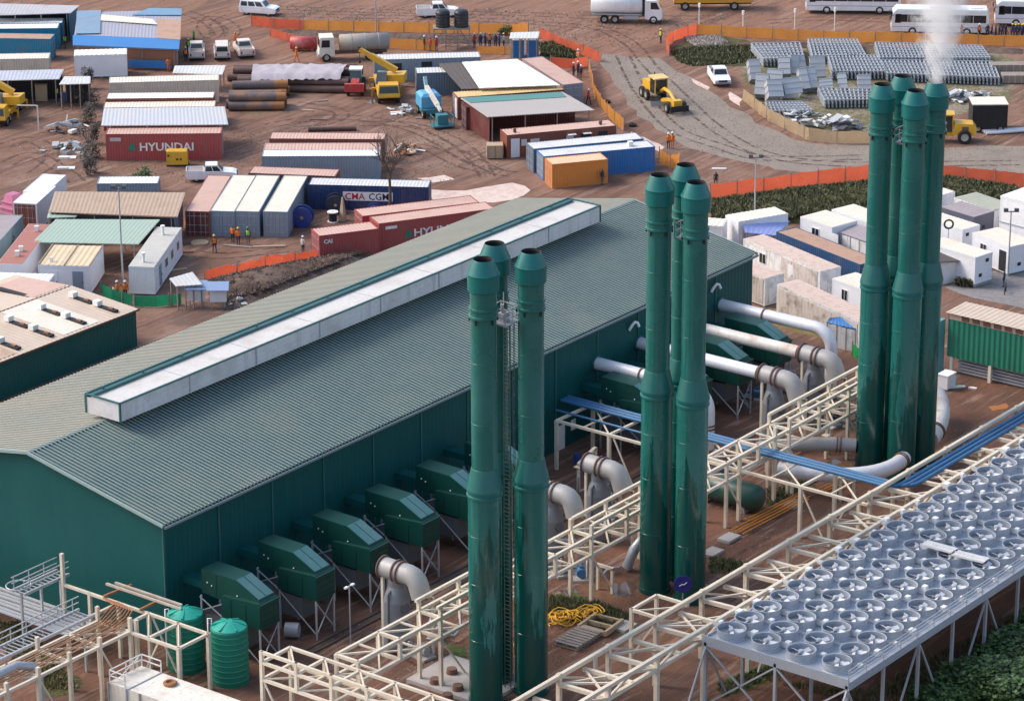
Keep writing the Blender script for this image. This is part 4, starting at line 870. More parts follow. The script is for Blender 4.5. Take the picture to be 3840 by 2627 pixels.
m = MB(); m.lathe([(1.06, 5.36), (1.0, 5.45), (.98, 5.94), (1.03, 5.96), (1.02, 6.0), (.94, 5.98)], 28); m.lathe([(.94, 5.98), (.94, 5.56), (.0, 5.54)], 28, 1); FAN = m.build('fan', [GALV, paint('fan_inside', (.34, .37, .42), .5, .15, dirt=(.2, .2, .21), amt=.6)], rb)
m = MB()
for k in range(4):
    a = k*math.pi/2+.5; ca, sa = math.cos(a), math.sin(a); wv = Vector((-sa, ca, 0))*.11
    p0 = Vector((ca*.16, sa*.16, 5.74)); p1 = Vector((ca*.83, sa*.83, 5.74)); u = Vector((0, 0, .07))
    m.add([p0-wv-u, p0+wv+u, p1+wv*1.4+u, p1-wv*1.4-u, p0-wv-u+Vector((0, 0, .03)), p0+wv+u+Vector((0, 0, .03)), p1+wv*1.4+u+Vector((0, 0, .03)), p1-wv*1.4-u+Vector((0, 0, .03))], [(3, 2, 1, 0), (4, 5, 6, 7), (0, 1, 5, 4), (2, 3, 7, 6), (1, 2, 6, 5), (3, 0, 4, 7)])
BLD = m.build('blade', paint('blade_white', (.78, .78, .80), .4, amt=.1), FAN)
m = MB(); m.lathe([(0, 5.95), (.17, 5.93), (.2, 5.85), (.2, 5.5), (0, 5.5)], 14); m.beam((-.86, 0, 5.6), (.86, 0, 5.6), .08); MOT = m.build('motor', GALVD, FAN)
first = True
for i in range(21):
    for j in range(4):
        loc = (170.35+2.2*i, 102.95+2.8*j, 0)
        if first: FAN.location = loc; first = False; continue
        f = FAN.copy(); COL.objects.link(f); f.location = loc; f.rotation_euler = (0, 0, random.uniform(0, 6))
        for c in (BLD, MOT): d = c.copy(); COL.objects.link(d); d.parent = f
for i in range(21):
    for j in range(5):
        if (i*5+j) % 7 < 6:
            x = 171.45+2.2*i; y = 101.75+2.8*j+random.uniform(-.2, .2); q = random.uniform(.12, .26); m = MB(); m.box(x-q, x+q, y-q*.8, y+q*.8, 5.38, 5.5+random.uniform(.05, .3)); m.build('junction_box', WHITEW, rb)
for i in range(0, 21, 2):
    for j in range(4):
        if (i+j) % 5: x = 171.0+2.2*i; y = 104.4+2.8*j; m = MB(); m.prism([(x-.1, 5.39), (x+.5, 5.39), (x-.1, 5.78)], y-.6, y+.6); m.build('cable_cover', WHITEP, rb)
for k, (px, rz) in enumerate(((('33', 1545, 195), .0), (('33', 1830, 285), .05))):
    b = G(*px, 6.1); m = MB(); m.box(-.55, .55, -1.25, 1.25, 0, .05); m.box(-.55, -.49, -1.25, 1.25, .05, .14); m.box(.0, .05, -1.25, 1.25, .05, .14); o = m.build('fallen_sheet', WHITEP); o.location = (b.x, b.y, 6.06); o.rotation_euler = (0, 0, rz)
    tag(o, ['loose white panel lying across the fan cowls, left of two', 'loose white panel lying across the fan cowls, right of two'][k], 'panel')
# ---------------------------------------------------------------- shipping containers and cabins
def cp_(name, col, amt=.45, dirt=(.25, .15, .11), rough=.5): return paint(name, col, rough, dirt=dirt, amt=amt, scale=1.1, streak=.8)
C_RED = cp_('container_red', (.40, .075, .075)); C_MAR = cp_('container_maroon', (.12, .025, .025)); C_BRN = cp_('container_brown', (.24, .07, .045)); C_ORG = cp_('container_orange', (.72, .25, .05), .35)
C_BLU = cp_('container_blue', (.02, .17, .46)); C_NVY = cp_('container_navy', (.018, .05, .15)); C_GRB = cp_('container_greyblue', (.24, .31, .38)); C_SLT = cp_('container_slate', (.13, .19, .26))
C_CRM = cp_('container_cream', (.66, .58, .47), .4); C_TEA = cp_('container_teal', (.015, .22, .36)); C_WHT = cp_('container_white', (.76, .76, .78), .35, (.46, .36, .30)); C_PNK = cp_('container_pinkgrey', (.42, .32, .32))
R_CRM = cp_('roof_cream', (.80, .72, .60), .4, (.52, .40, .32)); R_PNK = cp_('roof_pink', (.62, .40, .32), .6, (.46, .26, .2)); R_GRY = cp_('roof_pale_grey', (.66, .65, .63), .5, (.42, .36, .33)); R_RUS = cp_('roof_rusty', (.50, .30, .20), .8, (.34, .22, .15)); R_WHT = cp_('roof_white', (.86, .84, .80), .35, (.62, .53, .44)); R_CAB = cp_('roof_cabin_cream', (.84, .75, .62), .45, (.62, .46, .33))
R_BRN = cp_('roof_brown', (.47, .34, .24), .6, (.33, .20, .13)); R_MNT = cp_('roof_mint', (.36, .47, .38), .4, (.44, .42, .33)); R_MAU = cp_('roof_mauve', (.38, .32, .33), .5, (.28, .2, .18)); R_OLD = paint('roof_old_tile', (.70, .53, .44), .6, dirt=(.33, .21, .16), amt=.6, scale=2.6); R_RED = cp_('roof_dull_red', (.42, .16, .12), .5, (.34, .22, .18))
W_OLD = paint('wall_stained_white', (.84, .83, .82), .5, dirt=(.10, .065, .055), amt=.7, scale=1.7, streak=1.0); W_CAB = cp_('wall_cabin_white', (.83, .83, .86), .22, (.50, .42, .38))
BLUESH = paint('sheet_blue', (.035, .20, .50), .5, dirt=(.1, .26, .46), amt=.5); LILAC = paint('sheet_lilac', (.34, .40, .72), .5, dirt=(.2, .28, .62), amt=.4)
LETTER = flat('letter_white', (.85, .84, .82), .6); LRED = flat('letter_red', (.55, .03, .03), .6); LNVY = flat('letter_navy', (.01, .015, .05), .6); LGRN = flat('letter_green', (.01, .25, .16), .6)
def wave_wall(m, x0, x1, z0, z1, fn, flip, pitch=.28, dep=.036):
    n = max(2, int((x1-x0)/pitch)); st = (x1-x0)/n; pr = []
    for i in range(n): x = x0+i*st; pr += [(x, 0), (x+st*.25, 0), (x+st*.5, dep), (x+st*.75, dep)]
    pr.append((x1, 0)); N = len(pr); V_ = [fn(x, k, z) for z in (z0, z1) for x, k in pr]
    m.add(V_, [(N+i, N+i+1, i+1, i) if flip else (i, i+1, N+i+1, N+i) for i in range(N-1)])
def at_edge(A, B, h, L=None, anchor='A'):
    a = G(*A, h); b = G(*B, h); d = b-a; d.z = 0; ln = d.length; d.normalize(); L = L or ln
    if anchor == 'B': a = b-d*L
    if anchor == 'M': a = (a+b)/2-d*L/2
    return Vector((a.x, a.y, 0)), math.atan2(d.y, d.x), L
def container(label, A, B, wall, roof, L=12.19, h=2.6, W=2.44, anchor='A', door='l', doormat=None, z0=0., group='shipping containers in the yard', name='shipping_container'):
    o, rz, L = at_edge(A, B, h+z0, L, anchor)
    t = T(name, label, 'container', (o.x, o.y, z0), rz, group)
    b = MB(); e = .12
    wave_wall(b, e, L-e, .16, h-.1, lambda x, k, z: (x, .01+k, z), False); wave_wall(b, e, L-e, .16, h-.1, lambda x, k, z: (x, W-.01-k, z), True)
    for s in 'lr':
        if s in door: continue
        if s == 'l': wave_wall(b, e, W-e, .16, h-.1, lambda y, k, z: (.01+k, y, z), True)
        else: wave_wall(b, e, W-e, .16, h-.1, lambda y, k, z: (L-.01-k, y, z), False)
    b.box(.06, L-.06, .06, W-.06, .05, .16)
    b.build('body', wall, t)
    f = MB()
    for x in (0, L-e):
        for y in (0, W-e): f.box(x, x+e, y, y+e, 0, h)
    for y in (0, W-.07): f.box(e, L-e, y, y+.07, 0, .16); f.box(e, L-e, y, y+.07, h-.1, h-.005)
    for x in (0, L-.09): f.box(x, x+.09, e, W-e, 0, .14); f.box(x, x+.09, e, W-e, h-.12, h-.005)
    f.build('frame', wall, t)
    r_ = MB(); wave_wall(r_, .09, L-.09, .0, 1., lambda x, k, z: (x, .07+(W-.14)*z, h-.045+k), False, .35, .022); r_.build('roof', roof, t)
    for s in door:
        for k in (0, 1):
            y0 = e+.01+k*(W/2-e); y1 = y0+W/2-e-.02; q = MB()
            if s == 'l': q.box(.015, .06, y0, y1, .15, h-.13)
            else: q.box(L-.06, L-.015, y0, y1, .15, h-.13)
            dd = q.build('door', doormat or wall, t); q = MB(); xx = -.012 if s == 'l' else L+.012
            for fy in (.3, .72): q.cyl((xx, y0+(y1-y0)*fy, .17), (xx, y0+(y1-y0)*fy, h-.15), .024, n=6)
            for z in (.45, h*.45, h-.5): q.box(xx-.012, xx+.012, y0+.05, y1-.05, z, z+.04)
            q.build('locking_bar', ZINC, dd)
    return t, L
def wtext(t, txt, size, x, z, mat, sx=1., bold=.03): return text_mesh(txt, size, mat, t, (x, -.012, z), (R(90), 0, 0), bold=bold, sx=sx)
def cabin(label, A, B, wall, roof, L=6.06, h=2.7, W=2.44, anchor='A', wins=(), doors=(), rwins=(), z0=.15, group='site cabins', name='site_cabin', ac=(), skid=True):
    o, rz, L = at_edge(A, B, h+z0, L, anchor)
    t = T(name, label, 'cabin', (o.x, o.y, z0), rz, group)
    b = MB(); b.box(0.02, L-.02, .02, W-.02, .1, h-.12); b.build('wall', wall, t)
    f = MB()
    for x in (0, L-.1):
        for y in (0, W-.1): f.box(x, x+.1, y, y+.1, 0, h-.16)
    f.box(-.01, L+.01, -.01, W+.01, 0, .12); f.box(-.01, L+.01, -.01, W+.01, h-.2, h-.03); f.build('frame', wall, t)
    r_ = MB(); wave_wall(r_, .02, L-.02, 0, 1, lambda x, k, z: (x, .02+(W-.04)*z, h-.028+k), False, .5, .03); r_.build('roof', roof, t)
    for x, w_, zz0, zz1 in wins:
        q = MB(); q.box(x-.06, x+w_+.06, -.03, .015, zz0-.06, zz1+.06); q.box(x+w_/2-.02, x+w_/2+.02, -.045, -.03, zz0, zz1); fr = q.build('window', wall, t); q = MB(); q.box(x, x+w_/2-.03, -.042, -.031, zz0, zz1); q.box(x+w_/2+.03, x+w_, -.042, -.031, zz0, zz1); q.build('pane', GLASS, fr)
    for x, w_, mt in doors:
        q = MB(); q.box(x, x+w_, -.03, .015, .12, 2.12); d = q.build('door', mt, t); q = MB(); q.box(x+w_-.14, x+w_-.08, -.07, -.03, 1.0, 1.14); q.build('handle', BLACK, d)
    for y, z in rwins: q = MB(); q.box(L-.01, L+.03, y, y+.4, z, z+.32); q.build('vent', DARKW, t)
    for x in ac: q = MB(); q.box(x, x+.65, -.36, -.032, 1.75, 2.25); a = q.build('air_conditioner', R_WHT, t); q = MB(); q.cyl((x+.32, -.37, 2.0), (x+.32, -.361, 2.0), .19, n=14); q.build('fan_grille', DARKG, a)
    if skid:
        q = MB()
        for x in (.3, L/2, L-.3): q.box(x-.12, x+.12, .1, W-.1, -z0-.02, 0)
        q.build('skid', CONC, t)
    return t, L

def logo(t, x, z):
    m = MB(); m.add([(x, -.011, z), (x+.42, -.011, z), (x+.42, -.011, z+.9)], [(0, 1, 2)]); m.add([(x+.46, -.011, z), (x+.85, -.011, z), (x+.80, -.011, z+.45), (x+.46, -.011, z+.85)], [(0, 1, 2, 3)]); m.build('emblem', LGRN, t)
# upper left
t, L = container('red container with white HYUNDAI lettering beside the yellow generator', ('00', 955, 1212), ('00', 1995, 1204), C_RED, R_PNK, h=2.9, door='r', anchor='M')
t['label'] = 'red lettered long container behind the yellow generator, under a silver lean-to roof'
wtext(t, 'HYUNDAI', 1.22, 3.5, 1.05, LETTER, 1.06, .02); logo(t, 2.3, 1.1)
m = MB(); m.box(.45, 1.6, -.012, -.004, 2.1, 2.5); m.build('data_plate', paint('plate_pale', (.6, .5, .52), amt=.4), t)
container('cream-roofed container behind the silver lean-to roof', ('00', 930, 975), ('00', 1945, 962), C_BRN, R_CRM, anchor='M', door='')
container('container with bright white sheeting on its roof between two cream roofs', ('00', 978, 892), ('00', 1910, 882), C_BRN, R_WHT, L=11.8, anchor='M', door='', h=2.9)
container('cream container with a dark blue end standing last in the row behind the white roof', ('00', 985, 748), ('00', 1972, 722), C_CRM, R_CRM, anchor='A', door='l', doormat=C_NVY)
container('cream container with dusty roof at the left frame edge behind the open shed', ('Z4', -420, 742), ('Z4', 605, 724), C_CRM, R_CRM, anchor='B', door='r')
container('teal blue container with white roof, nearer of two at the top left', ('Z4', -300, 362), ('Z4', 720, 350), C_TEA, R_WHT, anchor='B', door='r')
container('teal blue container with white roof, farther of two at the top left', ('Z4', -300, 292), ('Z4', 775, 284), C_TEA, R_WHT, anchor='B', door='r')
container('teal blue container with brown rusty roof at the left frame edge', ('Z4', -300, 470), ('Z4', 630, 486), C_TEA, R_RUS, anchor='B', door='r')
cabin('white panelled cabin with bright white roof in front of the blue roofed store', ('Z4', 918, 690), ('Z4', 1572, 672), W_CAB, R_WHT, L=None, W=2.6, h=2.6)
# middle
t, L = container('long grey container with dark doorway and window behind the yellow crane', ('Z5', 8, 94), ('Z5', 835, 72), C_GRB, R_GRY, door='l')
m = MB(); m.box(1.9, 3.1, -.02, .03, .05, 2.1); m.build('doorway', DARKW, t); m = MB(); m.box(5.4, 6.6, -.02, .03, 1.4, 2.2); m.build('window', DARKW, t)
container('short slate blue container with pale end beside the dark shed roof', ('Z5', 342, 200), ('Z5', 800, 186), C_SLT, R_GRY, L=6.06, door='l', doormat=C_GRB)
t, L = container('brown container with ochre yellow roof and white end door', ('Z5', 668, 392), ('Z5', 1488, 330), C_BRN, paint('roof_ochre', (.74, .52, .24), .6, amt=.4), door='l', doormat=C_PNK)
m = MB(); m.box(-.06, -.012, .25, 1.05, .15, 2.3); m.build('end_door', W_CAB, t)
container('dark maroon container in the shade under the grey lean-to roof', ('Z5', 735, 470), ('Z5', 1560, 415), C_MAR, C_MAR, door='l')
t, L = container('brown container office with white door and windows, behind the blue pair', ('Z5', 1058, 692), ('Z5', 1880, 618), C_BRN, R_PNK, door='')
for x, w_, z0, z1, mt in ((.45, .95, .1, 2.15, W_CAB), (1.6, .6, 1.3, 2.0, R_GRY), (2.6, 1.0, 1.2, 1.95, R_GRY), (6.6, .8, .9, 2.0, R_GRY), (8.3, 1.0, 1.25, 2.0, DARKW), (10.2, 1.0, 1.2, 2.1, DARKW)):
    m = MB(); m.box(x, x+w_, -.03, .02, z0, z1); m.build('window' if z0 > .5 else 'door', mt, t)
for x in (6.7, 8.4): m = MB(); m.box(x, x+.9, -.55, -.02, 2.1, 2.16); m.build('window_hood', R_WHT, t)
for x, y in ((1.0, .8), (10.6, .9)): m = MB(); m.box(x, x+.3, y, y+.3, 2.6, 3.0); m.build('roof_vent', RUSTD, t)
container('slate blue container with pale roof, farther of the blue pair', ('Z5', 1268, 800), ('Z5', 2092, 722), C_SLT, R_GRY, door='l')
t, L = container('bright blue long container, nearer of the blue pair behind the orange one', ('Z5', 1348, 860), ('Z5', 2175, 786), C_BLU, R_GRY, door='l', doormat=C_GRB)
m = MB(); m.box(9.6, 10.1, .9, 1.4, 2.6, 3.05); m.build('roof_unit', R_WHT, t)
container('short orange container standing in front of the blue pair', ('Z5', 1416, 922), ('Z5', 1838, 882), C_ORG, paint('roof_orange_dust', (.78, .52, .32), .6, amt=.4), L=6.06, door='l')
container('long container with dusty pink roof and pale blue doors pointing at the camera', ('Z5', 1664, 274), ('Z5', 1352, 76), C_PNK, R_PNK, door='l', doormat=C_GRB)
t, L = container('grey blue container with white roof in front of two pink-roofed ones', ('01', 60, 1412), ('01', 1108, 1408), C_GRB, R_WHT, anchor='M', door='r')
container('pink-roofed container in the middle of three behind the bare tree', ('01', 82, 1352), ('01', 1112, 1348), C_PNK, R_PNK, anchor='M', door='l')
t, L = container('rust brown container farthest of three behind the bare tree', ('01', 130, 1252), ('01', 1152, 1258), C_BRN, R_PNK, anchor='M', door='r')
container('container with long pink roof partly hidden behind the navy one', ('01', -70, 1562), ('01', 700, 1592), C_BRN, R_PNK, L=9., door='')
t, L = container('navy blue long container with red and white lettering panel', ('11', 470, 76), ('11', 1560, 102), C_NVY, R_GRY, anchor='M', door='r')
m = MB(); m.box(3.5, 8.55, -.014, -.004, 1.02, 1.95); m.build('letter_panel', LETTER, t)
for s, x, mt in (('CMA', 3.7, LRED), ('CGM', 6.1, LNVY)): text_mesh(s, .98, mt, t, (x, -.022, 1.14), (R(90), 0, 0), bold=.012, sx=.96)
a_ = container('orange-brown container end-on, first of four side by side', ('10', 1893, 322), ('10', 2085, 5), C_BRN, R_PNK, L=12.19, door='l', doormat=C_MAR)[0]
container('grey container end-on with worn blue doors, second of four side by side', ('10', 2118, 320), ('10', 2315, -2), C_GRB, R_CRM, L=12.19, door='l')
container('grey container end-on with worn blue doors, third of four side by side', ('11', 28, 322), ('11', 208, 5), C_GRB, R_CRM, L=12.19, door='l')
container('grey container end-on with worn blue doors, last of four beside the blue reel', ('11', 285, 325), ('11', 460, 12), C_GRB, R_CRM, L=12.19, door='l')
t, L = container('short rust red container at the end of the orange netting', ('11', 570, 540), ('11', 1075, 478), C_RED, R_PNK, L=6.06, door='l')
wtext(t, 'CAI', .55, .45, 1.75, LETTER, 1., .04)
t, L = container('long red container with white and green lettering half hidden by the hall roof', ('11', 1108, 430), ('11', 2110, 298), C_RED, R_PNK, h=2.9, door='')
wtext(t, 'HYUNDAI', 1.05, 3.6, 1.15, LETTER, 1.25, .02); logo(t, 2.6, 1.1); m = MB(); m.box(.7, 1.9, -.012, -.004, 2.2, 2.5); m.build('data_plate', LETTER, t)
container('pink-roofed container just behind the long red lettered one', ('11', 960, 362), ('11', 1980, 240), C_RED, R_PNK, door='l')
# left cluster
container('white container with pale blue side behind the brown shed roof', ('Z6', 1030, 250), ('Z6', 1682, 246), C_GRB, R_WHT, L=None, door='')
container('white container with brown door end, upper left of the brown shed', ('Z6', 388, 466), ('Z6', 492, 372), W_CAB, R_WHT, L=6.06, door='l', doormat=C_BRN, h=2.8)
container('white container standing behind the one with the brown door end', ('Z6', 492, 345), ('Z6', 560, 285), W_CAB, R_WHT, L=6.06, door='', h=2.8)
container('teal-sided container with ridged mauve roof at the left frame edge', ('Z6', -130, 1000), ('Z6', 240, 590), cp_('wall_faded_teal', (.22, .32, .36)), R_MAU, door='')
t, L = cabin('container cabin with dull red roof and white vents, left of the mint roof', ('Z6', 240, 1108), ('Z6', 585, 662), W_CAB, R_RED, L=12.19)
for x in (2.2, 3.6, 9.8): m = MB(); m.box(x, x+.4, .9, 1.3, 2.7, 3.2); m.build('roof_vent', R_WHT, t)
t, L = cabin('wide white cabin with two beige ply roof panels under the mint roof edge', ('Z6', 405, 1112), ('Z6', 1085, 1130), W_CAB, cp_('roof_ply', (.72, .56, .36), .5, (.50, .34, .22)), L=4.9, W=6.0, h=2.7, doors=((3.2, 1.0, C_GRB), (.9, .9, W_CAB)))
m = MB(); m.box(2.4, 2.5, 0, 6, 2.7, 2.78); m.box(0, .08, 0, 6, 2.7, 2.8); m.box(4.82, 4.9, 0, 6, 2.7, 2.8); m.each('roof_batten', TIMBER, t); m = MB(); m.box(.9, 1.2, .9, 1.1, 2.7, 3.1); m.build('roof_vent', R_WHT, t)
t, L = cabin('white cabin with ribbed grey roof and two stub flues by the lamp post', ('Z6', 1642, 1136), ('Z6', 1945, 700), W_CAB, cp_('roof_ribbed', (.52, .50, .45), .5, (.66, .62, .55)), L=12., wins=((4.5, .9, 1.1, 1.9), (7., .9, 1.1, 1.9), (9.6, .9, 1.1, 1.9)), doors=((2.0, .9, C_GRB),))
for x in (1.3, 9.6): m = MB(); m.cyl((x, 1.3, 2.7), (x, 1.3, 3.5), .13, n=10); m.cyl((x, 1.3, 3.5), (x, 1.3, 3.62), .22, n=10); m.build('flue', R_WHT, t)
cabin('low bright white cabin at the left frame edge behind the green-walled hut', ('Z6', -500, 1285), ('Z6', 500, 1318), cp_('wall_bright_white', (.84, .83, .84), .15), R_WHT, L=12., anchor='B', W=2.9, wins=((10.0, .6, 1.2, 1.8),))
# ---------------------------------------------------------------- sheds: roofs on posts
def shed(label, quad, mat, thick=.06, posts=True, name='lean_to_shed', wall=None, ribs='x', cat='shed', n=None, group='open sheds and lean-tos'):
    p = [G(*q) for q in quad]           # front-left, front-right, back-right, back-left (with heights)
    o = Vector((sum(v.x for v in p)/4, sum(v.y for v in p)/4, 0)); t = T(name, label, cat, o, 0, group)
    p = [v-o for v in p]; m = MB(); n = n or max(3, int((p[1]-p[0]).length/.4))
    V_ = []
    for e in (0, thick):
        for j in (0, 1):
            for i in range(2*n+1):
                a = p[0].lerp(p[1], i/(2*n)); b = p[3].lerp(p[2], i/(2*n)); v = (a if not j else b).copy(); v.z += e+(.022 if i % 2 else 0); V_.append(v)
    k = 2*n+1
    for i in range(2*n): m.add([V_[2*k+i], V_[2*k+i+1], V_[3*k+i+1], V_[3*k+i]], [(0, 1, 2, 3)]); m.add([V_[i], V_[i+1], V_[k+i+1], V_[k+i]], [(3, 2, 1, 0)])
    m.add([V_[0], V_[2*n], V_[2*k+2*n], V_[2*k]], [(0, 1, 2, 3)])
    m.build('roof', mat, t)
    if posts:
        for a, b in ((0, 1), (3, 2)):
            for f in (.03, .35, .66, .97):
                q = p[a].lerp(p[b], f); q = q.lerp(Vector((0, 0, q.z)), .04); s = MB(); s.beam((q.x, q.y, 0), (q.x, q.y, q.z), .1); s.build('post', TIMBERG, t)
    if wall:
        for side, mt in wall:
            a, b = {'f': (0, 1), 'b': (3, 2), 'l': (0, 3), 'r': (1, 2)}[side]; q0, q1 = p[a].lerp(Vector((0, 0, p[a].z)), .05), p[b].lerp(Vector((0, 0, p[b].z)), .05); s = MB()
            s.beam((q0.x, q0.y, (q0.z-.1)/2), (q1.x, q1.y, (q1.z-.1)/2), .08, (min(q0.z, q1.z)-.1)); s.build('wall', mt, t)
    return t
shed('silver corrugated lean-to roof over the red lettered container', [('00', 915, 1140, 3.1), ('00', 2062, 1130, 3.1), ('00', 2030, 968, 3.4), ('00', 938, 985, 3.4)], paint('roof_silver', (.58, .58, .60), .45, .2, dirt=(.70, .60, .50), amt=.6, scale=.6))
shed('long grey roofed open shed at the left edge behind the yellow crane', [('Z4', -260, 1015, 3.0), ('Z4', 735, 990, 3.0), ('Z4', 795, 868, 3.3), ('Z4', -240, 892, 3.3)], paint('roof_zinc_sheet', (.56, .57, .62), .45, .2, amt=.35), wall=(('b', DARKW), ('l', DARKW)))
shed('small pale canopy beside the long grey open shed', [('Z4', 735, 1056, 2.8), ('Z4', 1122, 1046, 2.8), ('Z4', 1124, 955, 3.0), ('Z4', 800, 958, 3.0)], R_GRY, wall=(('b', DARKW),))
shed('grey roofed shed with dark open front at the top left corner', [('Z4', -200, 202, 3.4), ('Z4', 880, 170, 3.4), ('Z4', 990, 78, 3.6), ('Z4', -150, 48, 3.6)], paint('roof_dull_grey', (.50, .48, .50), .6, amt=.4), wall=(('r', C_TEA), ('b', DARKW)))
bl = shed('big patched store with blue and grey sheets on its roof', [('Z4', 905, 575, 2.5), ('Z4', 2225, 628, 2.5), ('Z4', 2258, 128, 3.2), ('Z4', 962, 165, 3.2)], cp_('roof_patch_grey', (.36, .36, .43), .6, (.42, .33, .30)), wall=(('f', cp_('wall_brick_brown', (.30, .13, .07), .4)), ('r', TIMBERG), ('l', C_TEA)))
def roof_sheet(quad, mat, lift, parent):
    p = [G(*q) for q in quad]; m = MB(); o = parent.location; q = [v-o+Vector((0, 0, lift)) for v in p]; m.add(q+[v-Vector((0, 0, .05)) for v in q], [(0, 1, 2, 3), (0, 4, 5, 1), (1, 5, 6, 2), (2, 6, 7, 3), (3, 7, 4, 0)]); m.build('roof_sheet', mat, parent)
roof_sheet([('Z4', 905, 578, 2.5), ('Z4', 2225, 630, 2.5), ('Z4', 2235, 500, 2.75), ('Z4', 905, 452, 2.7)], BLUESH, .16, bl)
roof_sheet([('Z4', 942, 440, 2.75), ('Z4', 1245, 435, 2.75), ('Z4', 1255, 150, 3.2), ('Z4', 955, 158, 3.2)], paint('sheet_greyblue', (.22, .33, .45), .5, amt=.3), .22, bl)
roof_sheet([('Z4', 1250, 280, 2.95), ('Z4', 1960, 330, 2.9), ('Z4', 1900, 265, 3.0), ('Z4', 1260, 205, 3.1)], R_CRM, .26, bl)
roof_sheet([('Z4', 1640, 205, 3.1), ('Z4', 2255, 208, 3.1), ('Z4', 2258, 126, 3.2), ('Z4', 1850, 122, 3.2)], paint('sheet_faded_blue', (.17, .32, .46), .6, amt=.4), .20, bl)
roof_sheet([('Z4', 1950, 490, 2.75), ('Z4', 2240, 515, 2.75), ('Z4', 2250, 270, 2.95), ('Z4', 1960, 250, 2.95)], R_RUS, .19, bl)
m = MB(); a, b = G('Z4', 1600, 745, 1.2)-bl.location, G('Z4', 2130, 760, 1.2)-bl.location; m.beam((a.x, a.y, .75), (b.x, b.y, .75), .12, .9); m.build('skirt_panel', BLUESH, bl)
shed('grey corrugated sheets over the pipe end of the yard', [('00', 1560, 665, 2.0), ('00', 2010, 680, 2.0), ('00', 2040, 595, 2.2), ('00', 1580, 600, 2.2)], R_GRY)
sh = shed('bright white tarpaulin shelter roof beside the dark sheeted roof', [('Z5', 840, 322, 2.9), ('Z5', 1480, 298, 2.9), ('Z5', 1140, 92, 3.3), ('Z5', 702, 116, 3.3)], paint('tarp_white', (.86, .85, .80), .6, dirt=(.7, .66, .6), amt=.3), n=6)
shed('narrow dark roof strip left of the white tarpaulin', [('Z5', 700, 330, 2.7), ('Z5', 838, 326, 2.75), ('Z5', 700, 120, 3.1), ('Z5', 518, 128, 3.0)], paint('roof_dark', (.10, .085, .08), .8, amt=.4))
sh = shed('grey lean-to roof with a green stripe over the maroon container', [('Z5', 905, 552, 2.75), ('Z5', 1755, 497, 2.75), ('Z5', 1500, 352, 3.1), ('Z5', 690, 402, 3.1)], paint('roof_taupe', (.44, .40, .37), .6, dirt=(.54, .42, .36), amt=.5), wall=(('b', DARKW), ('l', C_MAR)))
roof_sheet([('Z5', 772, 442, 3.0), ('Z5', 1530, 396, 3.0), ('Z5', 1490, 358, 3.08), ('Z5', 700, 402, 3.1)], paint('sheet_green', (.09, .26, .23), .5, amt=.3), .13, sh)
shed('brown rust-streaked shed roof above the mint green roof', [('Z6', 515, 560, 2.9), ('Z6', 1890, 612, 2.9), ('Z6', 1975, 352, 3.5), ('Z6', 585, 342, 3.5)], R_BRN, wall=(('f', DARKW), ('r', C_SLT)))
shed('wide mint green corrugated roof between the white cabins', [('Z6', 345, 880, 2.75), ('Z6', 1475, 902, 2.75), ('Z6', 1705, 640, 3.1), ('Z6', 595, 636, 3.1)], R_MNT)
shed('small mint green roof piece under the brown shed roof', [('Z6', 500, 622, 2.6), ('Z6', 805, 612, 2.6), ('Z6', 860, 572, 2.7), ('Z6', 515, 560, 2.7)], R_MNT)
# right-hand cabin yard
t, L = cabin('white cabin with a blue lean-to at the far left of the cabin yard', ('Z1', 396, 338), ('Z1', 965, 242), W_CAB, R_CAB, L=None, h=2.8)
shed('lilac blue sheet lean-to against the white cabin', [('Z1', 470, 470, 2.0), ('Z1', 830, 505, 1.6), ('Z1', 985, 335, 2.0), ('Z1', 445, 390, 2.5)], LILAC)
cabin('white cabin mostly hidden behind the middle chimneys', ('Z1', -60, 372), ('Z1', 216, 392), W_CAB, R_CAB, anchor='B')
old_ = cabin('long old stained cabin with dirty beige roof beside the hall end', ('Z1', 450, 532), ('Z1', 1335, 905), W_OLD, R_OLD, L=None, h=2.7, wins=((2.6, .9, 1.1, 2.0),), doors=((6.8, .9, W_OLD),))
container('dark blue container with rusty brown roof between the white cabins', ('Z1', 828, 452), ('Z1', 1790, 832), cp_('wall_deep_blue', (.03, .09, .20)), R_RUS, L=None, door='r')
cabin('white cabin with barred windows above the rusty-roofed blue container', ('Z1', 1105, 278), ('Z1', 1468, 402), W_CAB, R_CAB, L=None, W=3.4, wins=((1.7, .9, 1.0, 2.0),), doors=((4.4, .9, W_CAB),))
cabin('white cabin with ribbed roof at the back by the grass bank', ('Z1', 1465, 195), ('Z1', 1960, 372), W_CAB, R_CAB, L=12., W=2.9)
shed('low hut with rusty sheet roof beside the far chimneys', [('Z1', 1560, 470, 2.2), ('Z1', 1900, 590, 2.2), ('Z1', 2080, 480, 2.4), ('Z1', 1705, 372, 2.4)], R_MAU, wall=(('f', W_OLD), ('l', GREYS)))
cabin('white cabin with barred windows and dark doorway, left of the far chimneys', ('Z1', 1472, 985), ('Z1', 1880, 1140), W_CAB, R_CAB, L=None, W=2.9, wins=((1.35, .7, 1.0, 2.0),), doors=((4.1, .85, DARKW),))
W_STN = paint('wall_heavily_stained', (.66, .58, .53), .7, dirt=(.085, .05, .042), amt=.95, scale=1.5, streak=1.0)
def stained_front(r, x0, x1, h=2.5): t, L = r; m = MB(); m.box(x0*L, x1*L, -.022, .012, .14, h); m.build('stained_cladding', W_STN, t); m = MB(); [m.box(x0*L+k*(x1-x0)*L/6-.02, x0*L+k*(x1-x0)*L/6+.02, -.035, -.022, .14, h) for k in range(7)]; m.each('cover_strip', W_OLD, t)
stained_front(old_, .5, .96)
